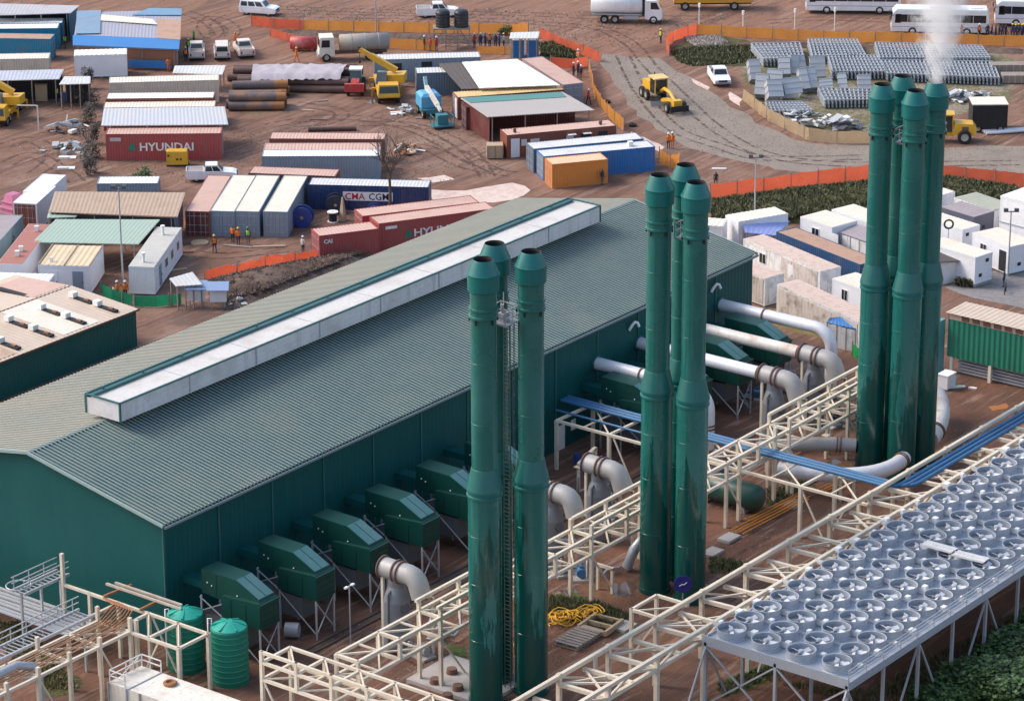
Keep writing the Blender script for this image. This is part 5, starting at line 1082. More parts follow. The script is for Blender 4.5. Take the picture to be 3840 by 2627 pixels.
stained_front(cabin('long stained cabin with pinkish roof nearest the white ducts', ('Z1', 838, 1052), ('Z1', 1790, 1490), W_OLD, R_OLD, L=None, h=2.8), .03, .97)
stained_front(cabin('short stained cabin at the hall corner', ('Z1', 330, 860), ('Z1', 703, 988), W_OLD, R_OLD, L=6.06, anchor='B'), .5, .95)
shed('small shelter with hipped blue roof beside the far white duct', [('Z1', 1400, 1500, 2.1), ('Z1', 1760, 1580, 2.1), ('Z1', 1680, 1425, 2.6), ('Z1', 1440, 1450, 2.5)], BLUESH, wall=(('f', W_OLD), ('l', W_OLD)))
cabin('white cabin standing alone on blocks nearest the grey hardstand', ('Z2', 250, 885), ('Z2', 716, 1028), W_CAB, R_CAB, L=6.06, anchor='B', rwins=((1.5, 1.9), (.6, .6)), z0=.35)
cabin('white cabin behind, with a black ring aerial before it', ('Z2', 60, 500), ('Z2', 542, 652), W_CAB, R_CAB, L=6.06, anchor='B', rwins=((.5, 1.9),))
cabin('white cabin with open dark doorway and barred windows', ('Z2', 672, 692), ('Z2', 1166, 888), W_CAB, R_CRM, L=None, W=3.2, wins=((1.3, .8, 1.3, 2.0),), doors=((4.0, .95, DARKW),), rwins=((1.2, .6),))
cabin('grey-roofed dark hut at the back right of the cabin yard', ('Z2', 240, 345), ('Z2', 690, 482), cp_('wall_slate', (.12, .13, .18)), R_MAU, L=None, W=3., rwins=((.5, 1.5), (1.3, 1.2)))
cabin('hut with sage green roof behind the grey-roofed hut', ('Z2', 428, 215), ('Z2', 930, 388), W_OLD, cp_('roof_sage', (.42, .43, .33), .5, (.36, .28, .24)), L=None, W=3.)
t, L = cabin('tall two-storey white cabin stack at the right frame edge', ('Z2', 1055, 188), ('Z2', 1420, 282), cp_('wall_bright_white', (.84, .83, .84), .15), R_WHT, L=6.06, W=4., h=5.3)
m = MB(); m.box(.02, 6, -.03, .02, 2.6, 2.75); m.build('floor_band', ZINC, t)
cabin('small white kiosk at the back beside the far chimneys', ('Z2', 230, 190), ('Z2', 378, 150), W_CAB, R_CAB, L=2.2, W=2.2)
t = T('small_shelter', 'white door shelter with a dark crooked roof before the lone cabin', 'shelter', G('Z2', 330, 1385), R(-25)); m = MB(); m.box(-1.1, .9, 0, 1.6, 0, 2.2); m.build('wall', W_CAB, t); m = MB(); m.add([(-1.5, -.5, 2.5), (1.6, -.5, 2.2), (1.6, 1.9, 2.35), (-1.5, 1.9, 2.7)], [(0, 1, 2, 3)]); m.add([(-1.5, -.5, 2.44), (1.6, -.5, 2.14), (1.6, 1.9, 2.29), (-1.5, 1.9, 2.64)], [(3, 2, 1, 0)]); m.build('roof', paint('roof_dark', (.1, .085, .08)), t); m = MB(); m.box(.0, .7, -.03, 0, .1, 2.0); m.build('door', R_WHT, t)
# green-walled huts
t = T('green_hut_block', 'wide hut block with beige slotted roof and green ribbed walls at the left edge', 'hut block', (0, 0, 0))
gx0, gx1, gy0, gym, gy1 = 172., 199.0, 193.9, 202.0, 209.
GW = paint('wall_rib_green', (.012, .115, .105), .5, dirt=(.01, .075, .075), amt=.5, scale=1.)
m = MB(); wave_wall(m, gx0, gx1, 0, 3.45, lambda x, k, z: (x, gy0+k, z), False, .4, .05); wave_wall(m, gy0, gym, 0, 3.4, lambda y, k, z: (gx1-k, y, z), False, .4, .05); m.add([(gx1-.02, gy0, 3.4), (gx1-.02, gym, 3.4), (gx1-.02, gym, 3.9)], [(0, 1, 2)]); m.build('wall', GW, t)
m = MB(); wave_wall(m, gx0-.2, gx1+.2, 0, 1, lambda x, k, z: (x, gy0-.2+(gym-gy0+.1)*z, 3.5+.5*z+k), False, .5, .03); wave_wall(m, gx0-.2, gx1+.2, 0, 1, lambda x, k, z: (x, gym+.15+(gy1-gym)*z, 3.98-.4*z+k), False, .5, .03); m.build('roof', cp_('roof_beige', (.62, .49, .38), .5, (.44, .31, .23)), t)
m = MB(); m.box(gx0, gx1, gym-.12, gym+.14, 3.85, 3.96); m.build('roof_valley', DARKW, t)
for k in range(6):
    x = 197.2-4.0*k
    for y0 in (gy0+.6, gy0+3.6):
        m = MB(); m.box(x-.3, x+.25, y0, y0+2.1, 3.56+.05*(y0-gy0), 3.74+.062*(y0-gy0)); m.build('roof_slot', DARKW, t)
        m = MB(); m.box(x-.12, x+.12, y0+.4, y0+.9, 3.6+.05*(y0-gy0), 3.86+.062*(y0-gy0)); m.build('slot_frame', RUST, t)
    for y in (gy0+2.9, gy0+5.9): m = MB(); m.box(x-.35, x+.3, y-.3, y+.3, 3.6+.062*(y-gy0), 4.05+.062*(y-gy0)); m.build('roof_vent', R_WHT, t)
for k in range(4): x = 195-4.*k; m = MB(); m.box(x-.3, x+.25, gym+1, gym+5, 3.75, 3.95); m.build('roof_slot', DARKW, t)
for x0, x1, y0, y1, mt in ((172, 184, gym+.4, gym+5, R_RUS), (190.2, 194.6, gy0+.2, gym-.3, R_CRM), (181, 184.5, gy0+.2, gy0+4, cp_('roof_tan', (.58, .40, .27), .6)), (194.8, 198.9, gym+.4, gym+6, R_PNK)):
    zz = lambda y: 3.5+.0617*(y-gy0+.2)+.05 if y < gym+.1 else 4.03-.4*(y-gym-.15)/7.
    m = MB(); m.add([(x0, y0, zz(y0)), (x1, y0, zz(y0)), (x1, y1, zz(y1)), (x0, y1, zz(y1)), (x0, y0, zz(y0)-.04), (x1, y0, zz(y0)-.04), (x1, y1, zz(y1)-.04), (x0, y1, zz(y1)-.04)], [(0, 1, 2, 3), (0, 4, 5, 1), (1, 5, 6, 2), (2, 6, 7, 3), (3, 7, 4, 0)]); m.build('roof_patch', mt, t)
m = MB(); m.box(gx0, gx1+.25, gy0-.26, gy0-.2, 3.36, 3.52); m.box(gx1+.2, gx1+.26, gy0-.2, gym, 3.38, 3.54); m.build('eave_trim', RUSTD, t)
t = T('green_hut_on_posts', 'green ribbed hut raised on pale posts at the right frame edge', 'hut', (0, 0, 0))
hx0, hx1, hy0, hy1 = 236.2, 239.2, 112., 132.7
m = MB(); wave_wall(m, hy0, hy1, 1.6, 5.0, lambda y, k, z: (hx0+k, y, z), True, .5, .06); wave_wall(m, hx0, hx1, 1.6, 5.5, lambda x, k, z: (x, hy1-k, z), True, .5, .06); m.box(hx0+.1, hx1-.1, hy0+.1, hy1-.1, 1.55, 1.7); m.build('wall', paint('wall_rib_green2', (.02, .19, .12), .5, dirt=(.015, .11, .08), amt=.5), t)
m = MB(); m.box(hx0+.05, hx0+.12, hy0, hy1, 5.0, 5.55); m.build('eave_wall', R_PNK, t)
y = hy1-1.3
while y > hy0: m = MB(); m.box(hx0-.01, hx0+.045, y-.7, y, 5.08, 5.5); m.build('window', RUSTD, t); y -= 1.05
m = MB(); wave_wall(m, hy0-.2, hy1+.2, 0, 1, lambda y, k, z: (hx0-.25+(hx1-hx0+.5)*z, y, 5.62+k), True, .5, .03); m.build('roof', cp_('roof_beige', (.62, .49, .38)), t)
y = hy1-.4
while y > hy0:
    for x in (hx0+.2, hx1-.2): m = MB(); m.beam((x, y, 0), (x, y, 1.6), .28); m.build('post', R_CRM, t)
    y -= 3.8

for k in range(5): m = MB(); m.box(hx0+.6, hx1-.4, hy0, hy1-.8, .12+k*.28, .3+k*.28); tag(m.build('stored_board', GREYS), 'long grey board stored in the stack under the raised green hut', 'board', 'grey boards stored under the raised hut')
m = MB(); m.box(235.6, 236.6, 133.2, 134.4, 0, 4.8); o = m.build('blue_post_box', paint('pale_teal', (.12, .35, .42), .5, amt=.3)); tag(o, 'tall pale teal box at the end of the raised green hut', 'box')
# ---------------------------------------------------------------- vehicles
V_WHT = paint('vehicle_white', (.88, .88, .89), .28, dirt=(.42, .24, .17), amt=.32, scale=1.5, coat=.4); V_DUS = paint('vehicle_dusty', (.74, .66, .60), .4, dirt=(.40, .22, .15), amt=.5, scale=1.5)
V_YEL = paint('machine_yellow', (.72, .40, .03), .42, dirt=(.32, .20, .10), amt=.45, scale=1.5); V_ORG = paint('truck_orange', (.72, .36, .03), .45, dirt=(.4, .2, .1), amt=.4); V_RED = paint('machine_red', (.45, .05, .05), .45, dirt=(.6, .5, .45), amt=.5)
V_BLU = paint('machine_blue', (.08, .36, .60), .4, dirt=(.5, .55, .6), amt=.35); V_TEA = paint('machine_teal', (.04, .20, .24), .5, dirt=(.25, .2, .16), amt=.4); RIM = flat('rim', (.42, .40, .38), .5, .3); LAMP = flat('lamp_lens', (.75, .72, .65), .2); TAILR = flat('tail_lens', (.35, .02, .02), .3)
def wheel(t, x, y, r, w, side):
    m = MB(); m.lathe([(r*.55, -w/2), (r*.92, -w/2), (r, -w*.36), (r, w*.36), (r*.92, w/2), (r*.55, w/2)], 20); o = m.build('wheel', BLACK, t); o.location = (x, y, r); o.rotation_euler = (R(90), 0, 0)
    q = MB(); s = -side; q.lathe([(r*.56, s*w*.42), (r*.5, s*w*.40), (r*.2, s*w*.3), (0, s*w*.34)], 16); q.build('rim', RIM, o)
def glassq(m, q, n=.012):
    q = [Vector(v) for v in q]; nr = (q[1]-q[0]).cross(q[2]-q[0]).normalized()*n; m.add([v+nr for v in q]+list(q), [(0, 1, 2, 3), (0, 4, 5, 1), (1, 5, 6, 2), (2, 6, 7, 3), (3, 7, 4, 0)])
def house(t, x0, x1, X0, X1, w0, w1, z0, z1, mat, name='cab', nside=2, glass=True):
    """glazed upper body narrowing to the roof"""
    m = MB(); m.frus((x0, x1, -w0, w0), z0, (X0, X1, -w1, w1), z1); m.build(name, mat, t)
    if not glass: return
    zl, zh = z0+(z1-z0)*.12, z0+(z1-z0)*.84
    def L_(a, b, z): return a+(b-a)*(z-z0)/(z1-z0)
    for sg in (-1, 1):
        g = MB()
        for k in range(nside):
            f0 = .06+k*.9/nside; f1 = .06+(k+1)*.9/nside-.05
            def p(f, z): return (L_(x0, X0, z)+(L_(x1, X1, z)-L_(x0, X0, z))*f, sg*L_(w0, w1, z), z)
            q = [p(f0, zl), p(f1, zl), p(f1, zh), p(f0, zh)]
            glassq(g, q if sg < 0 else q[::-1])
        g.build('side_window', GLASS, t)
    g = MB(); q = [(L_(x1, X1, zl), -L_(w0, w1, zl)*.88, zl), (L_(x1, X1, zl), L_(w0, w1, zl)*.88, zl), (L_(x1, X1, zh), L_(w0, w1, zh)*.88, zh), (L_(x1, X1, zh), -L_(w0, w1, zh)*.88, zh)]; glassq(g, q); g.build('windscreen', GLASS, t)
    g = MB(); q = [(L_(x0, X0, zl), L_(w0, w1, zl)*.8, zl), (L_(x0, X0, zl), -L_(w0, w1, zl)*.8, zl), (L_(x0, X0, zh), -L_(w0, w1, zh)*.8, zh), (L_(x0, X0, zh), L_(w0, w1, zh)*.8, zh)]; glassq(g, q); g.build('rear_window', GLASS, t)
def lights(t, xf, xr, y, z):
    for s in (-1, 1):
        m = MB(); m.box(xf-.02, xf+.025, s*y-.17, s*y+.17, z, z+.17); m.build('headlight', LAMP, t); m = MB(); m.box(xr-.025, xr+.02, s*y-.09, s*y+.09, z, z+.3); m.build('tail_light', TAILR, t)
def pickup(label, loc, rz, body=V_WHT, suv=False, group='white pickups and off-road cars on the site'):
    t = T('pickup_truck' if not suv else 'off_road_car', label, 'pickup' if not suv else 'car', loc, rz, group)
    L2 = 2.6 if not suv else 2.4; w = .92; m = MB()
    pr = [(-L2, .5), (-L2, 1.02), (-L2+.05, 1.08), (1.15, 1.1), (2.2, 1.0), (2.58, .86), (2.66, .5), (2.0, .36), (-2.1, .36)]
    if suv: pr = [(-L2, .5), (-L2, 1.05), (1.05, 1.1), (2.05, 1.02), (2.35, .9), (2.4, .5), (1.9, .38), (-2.0, .38)]
    m.prism(pr, -w, w); m.prism([(p[0]*.98, .3+.6*(p[1]-.3)) for p in pr], -w-.03, w+.03); b = m.build('body', body, t)
    if suv: house(t, -2.36, 1.15, -2.25, .55, .88, .72, 1.08, 1.82, body, nside=3)
    else:
        house(t, -.75, 1.25, -.6, .6, .88, .72, 1.08, 1.76, body, nside=2)
        m = MB(); m.box(-2.52, -.82, -.78, .78, 1.085, 1.10); m.build('load_bed', paint('bed_liner', (.35, .30, .27), .7, amt=.4), t)
        m = MB()
        for y in (-.9, .84): m.box(-2.6, -.78, y, y+.06, 1.08, 1.24)
        m.box(-2.62, -2.56, -.9, .9, 1.08, 1.24); m.build('bed_rail', body, t)
    for x in (-1.55 if not suv else -1.4, 1.55 if not suv else 1.45):
        for s in (-1, 1): wheel(t, x, s*.80, .39, .26, s)
    m = MB(); xf = pr[6][0] if not suv else pr[5][0]; m.box(xf-.06, xf+.06, -.88, .88, .42, .62); m.box(-L2-.07, -L2+.02, -.85, .85, .45, .62); m.build('bumper', flat('bumper_grey', (.28, .28, .29), .5), t)
    m = MB(); m.box(xf-.1, xf+.015, -.5, .5, .66, .86); m.build('grille', BLACK, t); lights(t, xf-.05, -L2, .7, .68)
    return t
def car_at(label, rear, front, side=-1, **k):
    a, b = G(*rear), G(*front); rz = heading(a, b); c = (a+b)/2; n = Vector((-math.sin(rz), math.cos(rz), 0)); c -= n*side*.85; return pickup(label, (c.x, c.y, 0), rz, **k)
car_at('clean white double-cab pickup alone on the upper dirt road', ('01', 1530, 165), ('01', 1757, 160))
car_at('white off-road car driving right at the top left by the red netting', ('00', 2232, 138), ('01', 105, 150), suv=True)
a, b = G('02', 1835, 685), G('02', 1905, 792); pickup('white pickup parked facing the camera beside the steel beam yard', ((a.x+b.x)/2, (a.y+b.y)/2, 0), heading(a, b))
for k, (c0, c1, l) in enumerate(((('00', 1780, 560), ('00', 1775, 440), 'dusty white car parked first in the row of three, next to the patched store'), (('00', 2010, 560), ('00', 2003, 440), 'dusty white car in the middle of the row of three'), (('00', 2235, 535), ('00', 2165, 425), 'dusty white car at the right end of the row of three, slightly turned'))):
    a, b = G(*c0), G(*c1); c = a.lerp(b, .42); pickup(l, (c.x, c.y, 0), heading(a, b), body=V_DUS, suv=(k == 1))
car_at('white pickup half hidden behind the pink container roof', ('Z6', 2128, 238), ('Z6', 2380, 232))
def bus(label, loc, rz, L=11.6, H=3.2):
    t = T('bus', label, 'bus', loc, rz, 'white coaches on the upper road'); h = L/2; w = 1.25
    m = MB(); pr = [(-h, .45), (-h, H-.35), (-h+.25, H), (h-.6, H), (h-.1, H-.5), (h, 1.5), (h+.05, .45)]; m.prism(pr, -w+.06, w-.06); m.prism([(x*.995, z if z < H-.4 else z-.1) for x, z in pr], -w, w); m.build('body', V_WHT, t)
    for s in (-1, 1):
        x = -h+.35
        k = 0
        while x < h-1.6:
            g = MB(); q = [(x, s*w, 1.62), (x+1.5, s*w, 1.62), (x+1.5, s*w, 2.55), (x, s*w, 2.55)]; glassq(g, q if s < 0 else q[::-1]); g.build('window', GLASS, t); x += 1.56; k += 1
        g = MB(); q = [(h-1.1, s*w, 1.5), (h-.35, s*w, 1.5), (h-.5, s*w, 2.6), (h-1.1, s*w, 2.6)]; glassq(g, q if s < 0 else q[::-1]); g.build('driver_window', GLASS, t)
        m = MB(); m.beam((h-.3, s*(w+.02), 2.5), (h+.25, s*(w+.22), 2.3), .05); m.box(h+.15, h+.27, s*(w+.22)-.1, s*(w+.22)+.1, 1.85, 2.3); m.build('mirror', BLACK, t)
    g = MB(); q = [(h+.01, -1.08, 1.5), (h+.01, 1.08, 1.5), (h-.11, 1.05, 2.7), (h-.11, -1.05, 2.7)]; glassq(g, q); g.build('windscreen', GLASS, t)
    for x in (-h+2.6, h-2.5):
        for s in (-1, 1): wheel(t, x, s*1.12, .5, .3, s)
    m = MB(); m.box(-1.2, 1.3, -.8, .8, H, H+.18); m.box(-h+.8, -h+2.2, -.7, .7, H, H+.12); m.build('roof_unit', V_WHT, t); lights(t, h+.04, -h, .95, .7)
    m = MB(); m.box(-h+.1, h-.05, -w-.012, -w, 1.0, 1.08); m.box(-h+.1, h-.05, w, w+.012, 1.0, 1.08); m.build('trim_line', GREYS, t)
    return t
def veh_at(fn, rear, front, side, half, mid=0., **k):
    a, b = G(*rear), G(*front); rz = heading(a, b); c = (a+b)/2; n = Vector((-math.sin(rz), math.cos(rz), 0)); c -= n*side*half; d = Vector((math.cos(rz), math.sin(rz), 0)); c -= d*mid; return fn(loc=(c.x, c.y, 0), rz=rz, **k)
veh_at(bus, ('03', 975, 130), ('03', 567, 126), 1, 1.12, label='white coach cut by the top edge, leftmost of three')
veh_at(bus, ('03', 1758, 325), ('03', 1345, 318), 1, 1.12, label='white coach behind the steam plume, middle of three')
veh_at(bus, ('03', 2700, 255), ('03', 2272, 245), 1, 1.12, label='white coach cut by the right edge')
def tanker(label, loc, rz):
    t = T('tanker_truck', label, 'tanker truck', loc, rz); 
    m = MB(); m.box(-4.4, 3.6, -.45, .45, .7, 1.05); m.build('chassis', GREYS, t)
    m = MB(); n = 28; V_ = []
    for x, s in ((-4.55, .9), (-4.5, 1.), (1.7, 1.), (1.75, .9)):
        for k in range(n): a = 2*math.pi*k/n; V_.append((x, 1.22*s*math.copysign(abs(math.cos(a))**.75, math.cos(a)), 2.25+1.12*s*math.copysign(abs(math.sin(a))**.75, math.sin(a))))
    m.add(V_, [(i*n+k, i*n+(k+1) % n, (i+1)*n+(k+1) % n, (i+1)*n+k) for i in range(3) for k in range(n)], 0, True); m.add(V_[:n], [tuple(range(n))]); m.add(V_[-n:], [tuple(range(n-1, -1, -1))]); m.build('tank', V_WHT, t)
    m = MB(); m.box(-4.4, 1.6, -.3, .3, 3.36, 3.5); m.box(-4.4, 1.6, -1.3, -1.1, 1.1, 1.22); m.build('catwalk', GREYS, t)
    m = MB(); m.box(1.78, 1.98, -1.2, 1.2, 1., 3.1); m.build('pump_bay', BLACK, t)
    m = MB(); m.prism([(2.05, .75), (2.05, 2.9), (3.5, 2.95), (4.1, 1.9), (4.15, .75), (3.9, .5), (2.2, .6)], -1.2, 1.2); m.build('cab', V_WHT, t)
    for s in (-1, 1): g = MB(); q = [(2.75, s*1.2, 1.85), (3.85, s*1.2, 1.85), (3.45, s*1.2, 2.7), (2.75, s*1.2, 2.7)]; glassq(g, q if s < 0 else q[::-1]); g.build('side_window', GLASS, t)
    g = MB(); q = [(4.08, -1.05, 1.95), (4.08, 1.05, 1.95), (3.55, 1.02, 2.82), (3.55, -1.02, 2.82)]; glassq(g, q); g.build('windscreen', GLASS, t)
    m = MB(); m.box(4.12, 4.25, -1.15, 1.15, .5, .85); m.build('bumper', GREYS, t); lights(t, 4.2, -4.6, .9, .9)
    m = MB(); m.box(-.6, 1.3, -1.15, -.6, .55, 1.0); m.box(-.6, 1.3, .6, 1.15, .55, 1.0); m.build('side_tank', ZINC, t)
    for x in (-2.9, -1.6, 3.1):
        for s in (-1, 1): wheel(t, x, s*1.05, .52, .32, s)
    return t
veh_at(tanker, ('02', 885, 212), ('02', 1270, 218), -1, 1.05, mid=.4, label='white tanker truck heading right on the upper road')
def hauler(label, loc, rz):
    t = T('cargo_truck', label, 'truck', loc, rz)
    m = MB(); m.box(-5.2, 4.6, -1.2, 1.2, .95, 2.0); m.box(-5.2, 1.8, -1.25, 1.25, 2.0, 3.1); m.build('body', V_ORG, t); m = MB()
    for s in (-1, 1):
        q = MB(); q.box(-3.6, .6, s*1.26-.015, s*1.26+.015, 2.15, 2.75); q.build('side_panel', V_RED, t)
    house(t, 2.2, 4.6, 2.4, 4.1, 1.18, 1.05, 2.0, 3.0, V_ORG, nside=1)
    for x in (-2.9, 3.2):
        for s in (-1, 1): wheel(t, x, s*1.05, .55, .34, s)
    m = MB(); m.box(-5.1, 4.5, -.4, .4, .6, .95); m.build('chassis', BLACK, t); lights(t, 4.62, -5.2, .9, 1.1); return t
veh_at(hauler, ('02', 2030, 92), ('02', 1562, 96), 1, 1.05, label='orange-yellow truck cut by the top edge')
def old_tanker(label, loc, rz):
    t = T('tank_lorry', label, 'tank lorry', loc, rz)
    m = MB(); m.box(-4.6, 3.2, -.45, .45, .7, 1.0); m.build('chassis', RUSTD, t)
    m = MB(); m.tube([(-4.9, 0, 1.95), (-4.8, 0, 1.95), (.9, 0, 1.95), (1.0, 0, 1.95)], [.7, 1.0, 1.0, .7], 22); m.build('tank', paint('tank_tan_grey', (.33, .30, .27), .6, dirt=(.5, .32, .16), amt=.8, scale=1.4), t)
    m = MB()
    for x in (-3.6, -2., -.4): m.cyl((x-.05, 0, 1.95), (x+.05, 0, 1.95), 1.03, n=22)
    m.build('band', GREYS, t)
    m = MB(); m.frus((1.6, 3.5, -1.15, 1.15), .7, (1.7, 3.3, -1.1, 1.1), 2.9); m.build('cab', paint('cab_cream', (.78, .73, .62), .45, dirt=(.4, .25, .17), amt=.4), t)
    for s in (-1, 1): g = MB(); q = [(2.2, s*1.135, 1.75), (3.2, s*1.135, 1.75), (3.1, s*1.115, 2.6), (2.2, s*1.115, 2.6)]; glassq(g, q if s < 0 else q[::-1], .03); g.build('side_window', GLASS, t)
    g = MB(); q = [(3.42, -1.0, 1.7), (3.42, 1.0, 1.7), (3.33, .98, 2.6), (3.33, -.98, 2.6)]; glassq(g, q, .02); g.build('windscreen', GLASS, t)
    m = MB(); m.box(3.42, 3.6, -1.1, 1.1, .5, .9); m.build('bumper', GREYS, t)
    for x in (-3.6, -2.4, 2.6):
        for s in (-1, 1): wheel(t, x, s*1., .5, .3, s)
    return t
a, b = G('01', 610, 540), G('01', 1100, 520); rz = heading(b, a); old_tanker('cream-cabbed tank lorry facing left beside the upper netting', (b.x*.45+a.x*.55, b.y*.45+a.y*.55, 0), rz)
def grader(label, loc, rz):
    t = T('road_grader', label, 'grader', loc, rz)
    m = MB(); m.prism([(-3.6, .9), (-3.6, 2.0), (-1.6, 2.15), (-1.3, 1.0)], -.75, .75); m.build('engine_hood', V_YEL, t)
    m = MB(); m.frus((-1.4, .1, -.72, .72), 1.05, (-1.35, .0, -.68, .68), 2.75); m.build('cab', GLASS, t)
    m = MB()
    for x in (-1.42, .08):
        for y in (-.74, .74): m.beam((x, y, 1.0), (x*.97, y*.95, 2.8), .09)
    m.build('cab_pillar', V_YEL, t); m = MB(); m.box(-1.65, .3, -.9, .9, 2.76, 2.9); m.build('cab_roof', paint('machine_yellow_pale', (.75, .52, .2), .5, amt=.3), t)
    m = MB(); m.tube([(0, 0, 1.4), (1.0, 0, 1.9), (2.6, 0, 1.85), (4.3, 0, 1.15)], .21, 8); m.box(4.1, 4.9, -.5, .5, .75, 1.5); m.build('front_frame', V_YEL, t)
    m = MB(); m.cyl((1.9, 0, .75), (1.9, 0, .9), .75, n=20); m.beam((1.9, .0, .9), (3.9, 0, 1.0), .2); m.build('drawbar', V_YEL, t)
    m = MB(); m.add([(1.4, -1.8, .1), (2.3, 1.8, .1), (2.18, 1.83, .7), (1.28, -1.77, .7)], [(0, 1, 2, 3), (3, 2, 1, 0)]); m.build('blade', GREYS, t)
    m = MB(); m.box(5.2, 5.35, -1.1, 1.1, .35, 1.0); m.beam((4.8, .3, .8), (5.25, .3, .7), .14); m.build('front_blade', BLACK, t)
    for x in (-3.1, -1.75):
        for s in (-1, 1): wheel(t, x, s*1.0, .62, .36, s)
    for s in (-1, 1): wheel(t, 4.1, s*1.0, .6, .34, s)
    m = MB(); m.cyl((-2.6, .3, 2.1), (-2.6, .3, 2.9), .07, n=8); m.build('exhaust', BLACK, t); return t
a, b = G('02', 1250, 905), G('02', 1440, 1030); rz = heading(a, b); c = G('02', 1345, 930); grader('yellow road grader working on the grey gravel road', (c.x, c.y, 0), rz)
def loader(label, loc, rz):
    t = T('wheel_loader', label, 'wheel loader', loc, rz)
    m = MB(); m.prism([(-3.4, .9), (-3.5, 1.6), (-3.1, 2.1), (-1.1, 2.2), (-.9, .9)], -.9, .9); m.build('engine_hood', V_YEL, t); m = MB(); m.box(-2.6, -1.9, -.92, -.9, 1.3, 1.85); m.box(-2.6, -1.9, .9, .92, 1.3, 1.85); m.build('grille', RUSTD, t)
    m = MB(); m.frus((-.95, .55, -.75, .75), 1.2, (-.9, .45, -.7, .7), 3.0); m.build('cab', GLASS, t); m = MB(); m.box(-1.1, .7, -.85, .85, 3.0, 3.15); m.build('cab_roof', V_YEL, t)
    m = MB()
    for x in (-.95, .53):
        for y in (-.76, .76): m.beam((x, y, 1.1), (x*.95, y*.95, 3.0), .1)
    m.box(-1.1, 2.0, -.6, .6, .7, 1.25); m.build('frame', V_YEL, t)
    m = MB()
    for y in (-.5, .5): m.tube([(.9, y, 1.7), (2.2, y, 1.5), (3.2, y, .7)], .14, 8)
    m.build('lift_arm', V_YEL, t); m = MB(); m.prism([(3.1, .2), (3.1, 1.2), (3.5, 1.3), (4.3, .15), (3.3, .1)], -1.35, 1.35); m.build('bucket', GREYS, t)
    for x in (-2.2, 1.4):
        for s in (-1, 1): wheel(t, x, s*1.05, .75, .5, s)
    return t
a, b = G('03', 1765, 1300), G('03', 1400, 1295); rz = heading(a, b); n = Vector((-math.sin(rz), math.cos(rz), 0)); c = a+Vector((math.cos(rz), math.sin(rz), 0))*2.1-n*1.05; loader('yellow wheel loader behind the far chimneys by the steel yard', (c.x, c.y, 0), rz)
def crane(label, loc, rz, slew, up=.35, ln=8.):
    t = T('mobile_crane', label, 'mobile crane', loc, rz)
    m = MB(); m.box(-4., 4.2, -1.2, 1.2, .8, 1.4); m.build('carrier', V_YEL, t)
    m = MB(); m.frus((2.6, 4.5, -1.25, 1.25), 1.0, (2.7, 4.2, -1.1, 1.1), 2.3); m.build('drive_cab', V_YEL, t); g = MB(); q = [(4.4, -1.08, 1.4), (4.4, 1.08, 1.4), (4.24, 1.0, 2.15), (4.24, -1., 2.15)]; glassq(g, q, .03); g.build('windscreen', GLASS, t)
    ca, sa = math.cos(slew), math.sin(slew)
    def rt(x, y, z): return (x*ca-y*sa, x*sa+y*ca, z)
    m = MB(); m.cyl((0, 0, 1.4), (0, 0, 1.7), .9, n=18); m.add([rt(*v) for v in ((-2.2, -.9, 1.7), (1., -.9, 1.7), (1., .9, 1.7), (-2.2, .9, 1.7), (-2.2, -.9, 2.7), (.6, -.9, 2.5), (.6, .9, 2.5), (-2.2, .9, 2.7))], [(0, 3, 2, 1), (4, 5, 6, 7), (0, 1, 5, 4), (1, 2, 6, 5), (2, 3, 7, 6), (3, 0, 4, 7)]); m.build('turret', V_YEL, t)
    m = MB(); m.add([rt(*v) for v in ((-.4, .95, 1.7), (.9, .95, 1.7), (.9, 1.75, 1.7), (-.4, 1.75, 1.7), (-.3, .95, 3.1), (.7, .95, 3.1), (.7, 1.7, 3.1), (-.3, 1.7, 3.1))], [(0, 3, 2, 1), (4, 5, 6, 7), (0, 1, 5, 4), (1, 2, 6, 5), (2, 3, 7, 6), (3, 0, 4, 7)]); m.build('crane_cab', paint('crane_cab_glass', (.12, .18, .22), .2, amt=.1), t)
    p = Vector(rt(-1.2, 0, 2.9)); d = Vector(rt(math.cos(up), 0, math.sin(up))); m = MB(); m.beam(p, p+d*ln*.7, .62); m.beam(p+d*ln*.6, p+d*ln, .46); m.build('boom', V_YEL, t); m = MB(); e = p+d*ln; m.cyl(e+Vector((0, 0, -.4)), e+Vector((0, 0, .3)), .2, n=10); m.beam(e, e-Vector((0, 0, 1.3)), .05); m.box(e.x-.12, e.x+.12, e.y-.12, e.y+.12, e.z-1.6, e.z-1.3); m.build('hook', BLACK, t)
    for x in (-3., -1.6, 2.0, 3.3):
        for s in (-1, 1): wheel(t, x, s*1.05, .55, .36, s)
    m = MB()
    for x in (-3.9, .4):
        for s in (-1, 1): m.beam((x, s*1.2, .9), (x, s*1.7, .9), .25); m.beam((x, s*1.65, .9), (x, s*1.65, .02), .2)
    m.build('outrigger', V_YEL, t); return t
a = G('01', 1200, 940); b = G('01', 1150, 740); c = (a*.6+b*.4); crane('yellow mobile crane facing the camera before the long grey container', (c.x, c.y, 0), heading(b, a), 4.45, .5, 4.8)
a = G('00', 40, 1060); crane('yellow mobile crane cut by the left edge, boom raised', (a.x, a.y, 0), R(-148), 4.6, .5, 9.)
